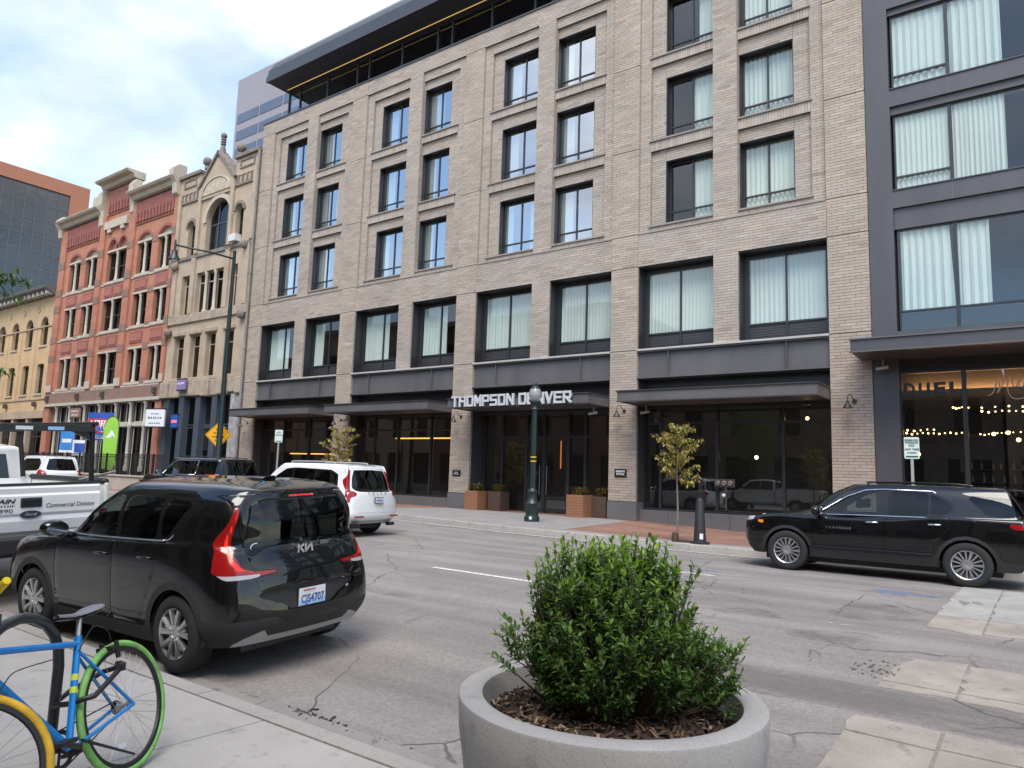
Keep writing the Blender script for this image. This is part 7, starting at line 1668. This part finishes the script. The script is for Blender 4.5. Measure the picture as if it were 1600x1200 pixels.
# ------------------------------------------------------------------ street furniture
green_iron = mat('green_iron', (.010, .026, .026), .4, var=.15, vs=3)
def lamp_post():
    x, y = -13.92, 20.3; z = walk_z(x, y); L = empty('street_lamp', (x, y, z), label='green cast-iron lamp post with acorn globe in front of the hotel entrance', cat='lamp')
    g = MB(); g.lathe([(.26, 0), (.26, .16), (.22, .2), (.21, .55), (.235, .6), (.2, .66), (.16, .72), (.15, .95), (.175, 1.0), (.13, 1.06), (.105, 1.1)], (0, 0, 0), 16); g.build('base', green_iron, L, smooth=35)
    g = MB(); pr = []; N = 24
    b = len(g.v)
    for zz, r in ((1.08, .105), (2.4, .095), (3.75, .085)):
        for q in range(N): a = 2*PI*q/N; rr = r*(1 if q % 2 else .93); g.v.append((rr*math.cos(a), rr*math.sin(a), zz))
    for i in range(2):
        for q in range(N): g.face((i*N+q, i*N+(q+1) % N, (i+1)*N+(q+1) % N, (i+1)*N+q))
    g.build('shaft', green_iron, L)
    g = MB(); g.lathe([(.09, 3.72), (.13, 3.76), (.10, 3.82), (.11, 3.9), (.17, 3.96), (.18, 4.02), (.12, 4.04)], (0, 0, 0), 16); g.build('collar', green_iron, L, smooth=35)
    gm = mat('globe_glass', (.55, .56, .55), .25, var=.08, vs=6); gm.node_tree.nodes['Principled BSDF'].inputs['Transmission Weight'].default_value = .55
    g = MB(); g.lathe([(.13, 4.03), (.19, 4.12), (.215, 4.25), (.205, 4.36), (.16, 4.46), (.12, 4.5)], (0, 0, 0), 24); g.build('globe', gm, L, smooth=True)
    g = MB(); g.lathe([(.17, 4.455), (.165, 4.48), (.12, 4.53), (.06, 4.57), (.03, 4.6), (.045, 4.64), (.03, 4.68), (.0, 4.74)], (0, 0, 0), 18); g.build('cap_finial', green_iron, L, smooth=40)
    g = MB(); g.lathe([(.0, 4.05), (.05, 4.05), (.05, 4.2), (.0, 4.3)], (0, 0, 0), 10); g.build('lamp_core', mat('core_white', (.6, .6, .58), .5, var=0), L)
    g = MB(); g.lathe([(.106, 1.98), (.106, 2.02)], (0, 0, 0), 14); g.lathe([(.106, 2.12), (.105, 2.16)], (0, 0, 0), 14); g.build('yellow_tape', mat('tape_yellow', (.55, .42, .02), .6, var=.1), L)
    g = MB(); g.sphere((.10, -.235, .12), .06, 8, 6, (1, .5, 1)); g.build('drain_cap', MATS['sign_white'], L)
lamp_post()
def tall_lamp():
    x, y = -30.4, 18.95; z = walk_z(x, y); L = empty('tall_street_lamp', (x, y, z), label='tall dark green street light pole with hanging lamp before the stone building', cat='lamp')
    g = MB(); g.lathe([(.2, 0), (.2, .5), (.16, .6), (.15, .62), (.11, 5), (.075, 11.5), (.09, 11.55), (0, 11.65)], (0, 0, 0), 14); g.build('pole', green_iron, L, smooth=35)
    g = MB(); g.tube([(0, 0, 11.2), (-.4, -1.0, 11.32), (-.9, -2.35, 11.36)], .045, 8); g.build('arm', green_iron, L, smooth=True)
    g = MB(); g.tube([(0, 0, 11.5), (-.4, -1.1, 11.95)], .012, 6); g.build('stay', green_iron, L)
    g = MB(); g.lathe([(.03, .5), (.05, .3), (.05, .05), (.12, 0), (.14, -.2), (.24, -.36), (.26, -.42), (.22, -.42), (0, -.3)], (-.9, -2.4, 11.1), 16); g.build('pendant_head', green_iron, L, smooth=40)
    g = MB(); g.sphere((-.9, -2.4, 10.72), .15, 12, 8, (1, 1, .9)); g.build('lens', mat('lens_pale', (.6, .6, .56), .2, var=0), L, smooth=True)
tall_lamp()
def diamond_sign():
    x, y = -28.2, 17.55; z = road_z(x, y)+.15; y = 19.2; x = -30.9; z = walk_z(x, y)
    S = empty('diamond_sign', (x, y, z), rz=R(38), label='yellow diamond warning sign on a post before the stone building', cat='sign')
    g = MB(); g.tube([(0, .03, 0), (0, .03, 3.4)], .035, 8); g.build('post', MATS['pipe_grey'], S)
    s = .62; c = 2.93; g = MB(); g.prism([(0, -.01, c-s), (s, -.01, c), (0, -.01, c+s), (-s, -.01, c)], (0, .006, 0)); p = g.build('panel', mat('sign_yellow', (.80, .40, .005), .5, var=.06, vs=2), S)
    k = mat('sign_black', (.02, .02, .02), .5, var=0)
    text_rows(k, [(.25, .26, .09), (.08, .44, .09), (-.09, .56, .09), (-.26, .34, .09)], (0, -.0115, c), (1, 0, 0), (0, 0, 1), p, 4, .0012)
    for q in range(4):
        a = [(0, c-s+.05), (s-.05, c), (0, c+s-.05), (-s+.05, c)]; p0, p1 = a[q], a[(q+1) % 4]; g = MB(); d = V(p1[0]-p0[0], 0, p1[1]-p0[1]); n = V(-d.z, 0, d.x).normalized(); m = V((p0[0]+p1[0])/2, -.0125, (p0[1]+p1[1])/2); g.obox(m, d/2, (0, .0012, 0), n*.008); g.build('border_line', k, p)
diamond_sign()
def small_sign(x, y, z0, z1, w, label, lines, facing=0, blue=False):
    zb = walk_z(x, y); S = empty('parking_sign', (x, y, zb), rz=facing, label=label, cat='sign'); zc = (z0+z1)/2-zb; h = (z1-z0)/2
    g = MB(); g.box(-.03, .03, .0, .05, -.1, z1-zb-.03); g.build('post', mat('post_grey', (.38, .38, .38), .5, metal=.3, var=.1), S)
    g = MB(); r = .03; pts = []
    for cx, cz, a0 in ((w/2-r, h-r, 0), (-w/2+r, h-r, 90), (-w/2+r, -h+r, 180), (w/2-r, -h+r, 270)):
        for q in range(5): a = R(a0+q*22.5); pts.append((cx+r*math.cos(a), -.008, zc+cz+r*math.sin(a)))
    g.prism(pts, (0, .006, 0)); p = g.build('panel', mat('sign_pale', (.62, .68, .64), .45, var=.04), S)
    ink = mat('sign_green', (.02, .10, .06), .5, var=0)
    for t, f, sz in lines: text_obj('lettering', t, ink, (0, -.011, zc+h*f), (1, 0, 0), (0, 0, 1), sz, p, ext=.001, align='CENTER', offset=.002)
    g = MB(); g.box(-w/2+.03, w/2-.03, -.0105, -.0085, zc-h+.03, zc-h+.065); g.build('bottom_bar', ink, p)
small_sign(-2.38, 18.35, 2.31, 2.79, .30, 'pale green and white regulation sign on a post behind the parked black SUV', [('RESERVED', .62, .062), ('PARKING', .40, .062), ('NO', .12, .075), ('ANY TIME', -.22, .062), ('LOADING', -.5, .04)], R(12))
small_sign(-26.1, 19.0, 2.72, 3.25, .34, 'small white parking sign on a post before the hotel\'s leftmost canopy', [('NO', .4, .12), ('PARKING', .05, .075)], R(30))
def cone_sign():
    x, y = -7.2, 18.1; z = walk_z(x, y); S = empty('valet_stand', (x, y, z), label='black tapered pavement sign with vertical white letters beside the sapling', cat='sign')
    k = mat('cone_black', (.02, .02, .022), .5, var=.1)
    g = MB(); g.lathe([(.0, 0), (.27, 0), (.27, .05), (.22, .065), (.0, .065)], (0, 0, 0), 6); g.build('base', k, S)
    g = MB(); g.lathe([(.165, .06), (.155, .1), (.10, 1.08), (.075, 1.14), (.03, 1.16), (.03, 1.22), (0, 1.23)], (0, 0, 0), 16); g.build('body', k, S, smooth=40)
    a = R(-55)
    for i, ch in enumerate('VALET'): zz = .90-i*.12; r_ = .155-.055*(zz-.1)/.98+.004; text_obj('letter', ch, MATS['sign_white'], (r_*math.cos(a)-.04*math.sin(-a)*0-.03, r_*math.sin(a), zz), (.82, .57, 0), (0, 0, 1), .10, S, ext=.001, width=.055, offset=.003)
    g = MB(); r_ = .155; g.obox((r_*math.cos(a), r_*math.sin(a), .20), (.035, .025, 0), (.003, -.003, 0), (0, 0, .07)); g.build('white_label', MATS['sign_white'], S)
cone_sign()
def sapling(x, y, ht, rad, label, seed, cols, zc0, grp, leafs=900, lsize=.075):
    z = walk_z(x, y); r = random.Random(seed); T = empty('sapling', (x, y, z), label=label, cat='tree', group=grp)
    bark = mat('young_bark', (.20, .16, .12), .9, var=.25, vs=14, bump=.4, bs=40); g = MB(); tr = [V(0, 0, -.05), V(.01, .01, ht*.3), V(-.01, .0, ht*.55), V(.02, -.01, ht*.8), V(.0, 0, ht)]
    g.tube(cr_line(tr, 5), [.034-.028*i/20 for i in range(21)], 8)
    tips = []
    for i in range(30):
        t = zc0+(.97-zc0)*(i+.5)/30; a = i*2.4+r.uniform(-.4, .4); p0 = V(0, 0, ht*t); L = rad*(1.05-.75*abs((t-zc0)/(1-zc0)-.42)**1.1)*r.uniform(.55, 1.1); p2 = p0+V(L*math.cos(a), L*math.sin(a), L*r.uniform(.1, .55)); p1 = p0.lerp(p2, .5)+V(0, 0, -.03*L); g.tube([p0, p1, p2], [.009, .006, .002], 5, caps=False); tips.append((p0, p1, p2))
    # one drooping low shoot
    p0 = V(0, 0, ht*.52); tips.append((p0, p0+V(.25, -.1, .0), p0+V(.38, -.12, -.12))); g.tube(tips[-1], [.008, .005, .003], 5, caps=False); tips.append((p0+V(.38, -.12, -.12), p0+V(.48, -.1, .02), p0+V(.62, -.08, .12))); g.tube(tips[-1], [.004, .003, .002], 5, caps=False)
    g.build('trunk', bark, T, smooth=True, fix=False)
    lm = leaf_material('autumn_leaf', (.36, .315, .09), .4, .6); tm = [leaf_mesh(1, .24, .2, .3, n=3), leaf_mesh(1, .30, .3, .5, n=3)]; mb = MB()
    for i in range(leafs):
        p0, p1, p2 = r.choice(tips); t = r.uniform(.25, 1.05); p = (p0.lerp(p1, t*2) if t < .5 else p1.lerp(p2, t*2-1))+V(r.gauss(0, .03), r.gauss(0, .03), r.gauss(0, .03)); d = V(r.uniform(-1, 1), r.uniform(-1, 1), r.uniform(-.9, .25)); c = r.choice(cols); k = r.gauss(1, .18)
        add_leaf(mb, r.choice(tm), p, d, V(r.uniform(-.5, .5), r.uniform(-.5, .5), 1), lsize*r.uniform(.7, 1.3), tuple(q*k for q in c))
    mb.build('crown', lm, T, smooth=True, kind='stuff', fix=False)
    return T
AUT = [(1, 1, 1), (1.25, 1.2, 1.), (.75, .95, .9), (1.1, .72, .7), (1.5, 1.5, 1.4), (.6, .62, .6)]
sapling(-7.86, 18.2, 3.08, .62, 'thin sapling with yellowing leaves beside the black pavement sign', 3, AUT, .54, 'young street trees', 2000, .08)
sapling(-22.9, 19.6, 3.25, .85, 'sapling with pale dry leaves behind the white SUV', 9, [(1.1, 1.05, 1.2), (1.4, 1.3, 1.5), (.8, .8, .8), (1.0, .85, .9)], .35, 'young street trees', 2600, .10)
def bag(x, y):
    g = MB(); g.lathe([(.0, 0), (.085, 0), (.095, .12), (.085, .24), (.05, .26), (0, .26)], (0, 0, 0), 10); o = g.build('watering_bag', mat('bag_brown', (.075, .05, .035), .8, var=.2), None, smooth=40, loc=(x+.0, y-.12, walk_z(x, y)-.01)); tag(o, 'small brown bag at the foot of the sapling', 'bag')
    g = MB(); n = 20; g.prism([(.55*math.cos(2*PI*i/n), .42*math.sin(2*PI*i/n), 0) for i in range(n)], (0, 0, .004)); s = g.build('tree_pit', MATS['soil'], None, loc=(x, y+.2, walk_z(x, y+.2)+.006)); structure(s)
bag(-7.86, 18.2)
# fire inlet on the shopfront base behind the sapling
def fire_inlet():
    x, z = -9.0, 1.62; F = empty('fire_inlet', (x, D+.28, z), label='dark wall plate with three fire hose inlets behind the sapling', cat='fire inlet')
    g = MB(); g.box(-.36, .36, -.03, .02, -.14, .14); g.build('plate', mat('inlet_brown', (.10, .075, .065), .5, metal=.3, var=.1), F, bevel=.01)
    for i in (-1, 0, 1): g = MB(); g.lathe([(.085, -.03), (.085, -.10), (.06, -.11), (.05, -.09), (0, -.09)], (i*.22, 0, 0), 14, 'y'); g.build('inlet', mat('inlet_brass', (.32, .27, .24), .35, metal=.6, var=.1), F, smooth=40)
    g = MB(); g.tube([(.05, -.02, -.14), (.05, -.02, -.9)], .03, 8); g.build('riser_pipe', MATS['inlet_brown'], F)
    g = MB(); g.sphere((.0, -.1, -.42), .07, 10, 7); g.build('round_gauge', MATS['sign_white'], F, smooth=True)
fire_inlet()
# wooden planter boxes either side of the door
def wood_box(x, y, label, w=.46, h=.80, dark=False, seed=0):
    z = walk_z(x, y)+.005; B = empty('planter_box', (x, y, z), label=label, cat='planter', group='wooden planter boxes at the entrance'); r = random.Random(seed)
    wm = mat('plank_wood', (.27, .125, .065), .6, var=.3, vs=5, stretch=(.6, .6, 9)) if not dark else mat('plank_dark', (.085, .05, .038), .6, var=.3, vs=5, stretch=(.6, .6, 9))
    n = 8; ph = h/n
    g = MB(); g.box(-w+.03, w-.03, -w+.03, w-.03, .02, h-.08); g.build('inner_box', MATS['frame_metal'], B)
    for i in range(n):
        for sx, sy in ((0, -1), (0, 1), (1, 0), (-1, 0)):
            g = MB(); z0, z1 = i*ph+.006, (i+1)*ph-.002
            if sy: g.box(-w, w, sy*w-.012, sy*w+.012, z0, z1)
            else: g.box(sx*w-.012, sx*w+.012, -w+.013, w-.013, z0, z1)
            g.build('plank', wm, B)
    g = MB(); g.box(-w+.03, w-.03, -w+.03, w-.03, h-.08, h-.05); g.build('soil', MATS['soil'], B)
    tm = leaf_mesh(1, .2, .2, .35, n=3); mb = MB(); lm = leaf_material('box_plant_leaf', (.16, .16, .07), .3, .5)
    for i in range(260):
        a, d = r.uniform(0, 2*PI), w*.85*math.sqrt(r.random()); c = r.choice([(.45, .7, .35), (.5, .8, .4), (1.3, .35, .25), (1.0, .3, .25), (.6, .9, .4), (1.6, .8, .5)]); H = r.uniform(.02, .30)
        add_leaf(mb, tm, V(d*math.cos(a), d*math.sin(a), h-.05+H), V(math.cos(a)*r.random(), math.sin(a)*r.random(), r.uniform(-.1, 1)), V(0, 0, 1), r.uniform(.08, .17), c)
    mb.build('plants', lm, B, smooth=True, kind='stuff', fix=False)
wood_box(-19.72, 24.5, 'wooden planter box with red and green plants left of the entrance', seed=1, w=.34)
wood_box(-18.85, 24.95, 'dark planter box beside the wooden one left of the entrance', dark=True, seed=2, w=.32)
wood_box(-14.55, 24.45, 'wooden planter box with red and green plants right of the entrance', seed=3, w=.37, h=.84)
wood_box(-13.85, 25.0, 'dark planter box tucked behind the wooden one right of the entrance', dark=True, seed=4, w=.30)
# ------------------------------------------------------------------ patio, flags and signs before the old buildings
def patio():
    y = 20.5; x0, x1 = -56.5, -37.9; W = empty('patio_wall', ((x0+x1)/2, y, .1), label='low pale stone wall of the raised patio before the brick buildings', cat='wall', world=True)
    concrete('patio_stone', (.42, .38, .32), var=.15, stain=.2)
    n = 9; L = (x1-x0)/n
    for i in range(n):
        g = MB(); g.box(x0+L*i+.01, x0+L*(i+1)-.01, y-.2, y+.2, -.2, .88); g.build('stone_block', MATS['patio_stone'], W, bevel=.015); g = MB(); g.box(x0+L*i+.005, x0+L*(i+1)-.005, y-.26, y+.26, .883, .98); g.build('coping_stone', MATS['patio_stone'], W, bevel=.015)
    g = MB(); g.box(x0, x1, y+.3, D-.3, .2, .75); structure(g.build('patio_floor', MATS['entry_concrete']))
    F = empty('iron_fence', ((x0+x1)/2, y, .98), label='black iron railing on the patio wall', cat='fence', world=True); k = mat('iron_black', (.014, .015, .017), .5, var=.1)
    for z in (1.08, 1.98, 2.13): g = MB(); g.box(x0, x1, y-.02, y+.02, z-.018, z+.018); g.build('rail', k, F)
    x = x0
    i = 0
    while x < x1:
        if i % 14 == 0: g = MB(); g.box(x-.035, x+.035, y-.035, y+.035, .98, 2.2); g.build('post', k, F)
        else: g = MB(); g.box(x-.011, x+.011, y-.011, y+.011, 1.08, 2.13); g.build('picket', k, F)
        x += .125; i += 1
patio()
def px_point(px, py, y):   # place along a known line of sight measured on the facade
    cy, sy, cp, sp = math.cos(YAW), math.sin(YAW), math.cos(PITCH), math.sin(PITCH); fwd = Vector((-sy*cp, cy*cp, sp)); right = Vector((cy, sy, 0)); up = right.cross(fwd); r2 = right*math.cos(ROLL)+up*math.sin(ROLL); u2 = -right*math.sin(ROLL)+up*math.cos(ROLL)
    d = r2*(px-800)+u2*(600-py)+fwd*FPX; return Vector((0, 0, EYE))+d*(y/d.y)
def banner(px, y, z0, z1, w, label, base, stripes, lines, rz=R(32), name='banner'):
    p = px_point(px, 690, y); B = empty(name, (p.x, p.y, .75), rz=rz, label=label, cat='banner'); h0, h1 = z0-.75, z1-.75
    g = MB(); g.tube([(w/2+.03, .03, 0), (w/2+.03, .03, h1+.1)], .02, 6); g.build('pole', MATS['pipe_grey'], B)
    g = MB(); g.grid(lambda u, v: (-w/2+w*u, .03*math.sin(5*u+3*v)-.002, h0+(h1-h0)*v), 10, 8); c = g.build('cloth', base, B, smooth=True)
    for a, b, d, e, m in stripes: g = MB(); g.grid(lambda u, v: (-w/2+w*(a+(b-a)*u), .03*math.sin(5*(a+(b-a)*u)+3*(d+(e-d)*v))-.008, h0+(h1-h0)*(d+(e-d)*v)), 8, 4); g.build('printed_band', m, c, smooth=True)
    for t, f, sz, ww in lines: text_obj('lettering', t, MATS['sign_white'], (-ww/2, -.06, h0+(h1-h0)*f), (1, 0, 0), (0, 0, 1), sz, c, ext=.001, width=ww, offset=.006)
red = mat('flag_red', (.50, .03, .05), .7, var=.08); blu = mat('flag_blue', (.02, .08, .36), .7, var=.08); lb = mat('flag_lightblue', (.04, .22, .55), .7, var=.1); lime = mat('flag_green', (.27, .55, .06), .7, var=.08)
banner(154, 21.6, 3.0, 4.75, 1.7, 'red, white and blue lettered banner above the patio railing', blu, [(.0, 1., .25, .78, red), (.1, .85, .30, .72, MATS['sign_white']), (.25, .95, .06, .20, MATS['sign_white'])], [])
c = bpy.data.objects[[o.name for o in bpy.data.objects if o.name.startswith('banner')][0]]
for t, zz, ww in (('CUBAN', 2.85, 1.2), ('CUISINE', 2.42, 1.2)): text_obj('lettering', t, blu, (-ww/2-.05, -.075, zz), (1, 0, 0), (0, 0, 1), .42, c, ext=.001, width=ww, offset=.012)
banner(104, 21.4, 2.2, 3.75, .95, 'blue banner with white lettering behind the ladder rack', lb, [(0, 1, 0, .10, MATS['sign_white']), (.15, .85, .42, .58, MATS['sign_white'])], [])
banner(123, 21.2, 2.0, 3.0, .8, 'small blue and white flag low behind the railing', MATS['sign_white'], [(.15, 1, .2, .8, blu)], [])
def feather():
    p = px_point(172, 690, 21.0); F = empty('feather_flag', (p.x, p.y, .75), rz=R(36), label='tall lime green feather flag behind the railing', cat='flag')
    out = [(-.36, .5), (-.42, 2.0), (-.44, 2.9), (-.36, 3.35), (-.1, 3.62), (.2, 3.6), (.40, 3.3), (.44, 2.7), (.42, 1.2), (.36, .5)]; P = cr_line([V(a, 0, b) for a, b in out], 5)
    g = MB(); g.prism([tuple(v) for v in P], (0, .012, 0)); c = g.build('cloth', lime, F)
    g = MB(); g.tube([V(.39, .02, -.1), V(.39, .02, .5)]+[v+V(.01, 0, 0) for v in P[::-1][:len(P)//2+12]], .02, 6); g.build('pole', MATS['iron_black'], F, smooth=True)
    g = MB(); g.prism([(-.3, -.006, 2.35), (.05, -.006, 2.85), (.30, -.006, 2.4), (.1, -.006, 2.5), (-.05, -.006, 2.35)], (0, .004, 0)); g.build('white_mark', MATS['sign_white'], c)
feather()
def blade_sign(px, py, y, w, h, label, m, lines, ink, rz=0.):
    p = px_point(px, py, y); S = empty('shop_sign', tuple(p), rz=rz, label=label, cat='sign'); g = MB(); g.box(-w/2, w/2, -.06, .06, -h/2, h/2); b = g.build('panel', m, S, bevel=.01)
    g = MB(); g.box(-w/2-.04, w/2+.04, -.07, .07, h/2, h/2+.06); g.box(-w/2-.04, w/2+.04, -.07, .07, -h/2-.06, -h/2); g.build('frame', MATS['iron_black'], S)
    for t, z, sz, ww in lines:
        if t: text_obj('lettering', t, ink, (-ww/2, -.065, z), (1, 0, 0), (0, 0, 1), sz, b, ext=.002, width=ww, offset=.004)
        else: text_rows(ink, [(z+sz*.4, ww, sz*.7)], (0, -.063, 0), (1, 0, 0), (0, 0, 1), b, int(abs(z)*50), .002)
blade_sign(243, 653, 23.9, 1.45, 1.1, 'white boxed hanging sign between the red and stone shopfronts', MATS['sign_white'], [('', .2, .14, .6), ('', -.08, .2, 1.1), ('', -.40, .14, .9)], mat('sign_ink_blue', (.03, .06, .2), .5, var=0), R(20))
blade_sign(284, 601, 24.3, .95, .65, 'small violet sign on the stone building above the shop piers', mat('sign_violet', (.22, .17, .34), .6, var=.1), [('', .0, .18, .75)], MATS['sign_white'])
blade_sign(273, 658, 24.5, .75, .8, 'red and blue open sign in the stone building\'s dark doorway', blu, [('OPEN', -.1, .22, .6)], mat('neon_red', (1, .12, .08), .5, var=0, emit=1.2))
blade_sign(118, 645, 23.8, 1.5, .7, 'brown wooden sign board under the red building\'s shop cornice', MATS['brown_stone'], [('', .05, .16, 1.1), ('', -.22, .16, 1.1)], MATS['sign_white'])
# street tree whose twigs hang into the picture at the left edge
def street_tree():
    x, y = -15.6, 2.3; T = empty('street_tree', (x, y, near_z(x, y)), label='green street tree whose leafy twigs reach in at the left edge', cat='tree'); r = random.Random(12)
    g = MB(); g.tube(cr_line([V(0, 0, -.1), V(.03, 0, 1.2), V(-.02, .03, 2.4), V(.05, .0, 3.6), V(.0, .05, 5.0), V(.05, 0, 6.4)], 4), [.14-.11*i/20 for i in range(21)], 10); tips = []
    for i in range(26):
        a = i*2.4; p0 = V(0, 0, 2.6+3.6*i/26); L = r.uniform(1.2, 2.0); p2 = p0+V(L*math.cos(a), L*math.sin(a), r.uniform(.1, .9)); tips.append((p0, p0.lerp(p2, .5)+V(0, 0, .15), p2))
    for zz, tz, ty in ((4.1, 4.95, 2.95), (4.3, 4.65, 2.9), (3.9, 5.05, 2.75), (3.0, 3.25, 2.78)): tips.append((V(0, 0, zz), V(.2, ty*.5, (zz+tz)/2+.2), V(.35, ty, tz)))
    for t in tips: g.tube(t, [.03, .018, .005], 6, caps=False)
    g.build('trunk', mat('tree_bark', (.13, .10, .08), .9, var=.3, vs=8, bump=.8, bs=20), T, smooth=True, fix=False)
    lm = leaf_material('tree_leaf', (.085, .17, .035), .4, .45); tm = [leaf_mesh(1, .20, .2, .35, n=3), leaf_mesh(1, .17, .25, .15, n=3)]; mb = MB()
    for i in range(5200):
        k_ = r.random(); p0, p1, p2 = tips[-(1+int(r.random()*4))] if k_ < .12 else r.choice(tips[:-4]); t = r.uniform(.3, 1.05); p = (p0.lerp(p1, t*2) if t < .5 else p1.lerp(p2, t*2-1)); sp = .05 if k_ < .12 else .16
        p = p+V(r.gauss(0, sp), r.gauss(0, sp), r.gauss(0, sp)); q = r.gauss(1, .2); add_leaf(mb, r.choice(tm), p, V(r.uniform(-1, 1), r.uniform(-1, 1), r.uniform(-.9, .2)), V(r.uniform(-.4, .4), r.uniform(-.4, .4), 1), r.uniform(.09, .17), (q, q, q))
    mb.build('crown', lm, T, smooth=True, kind='stuff', fix=False)
street_tree()
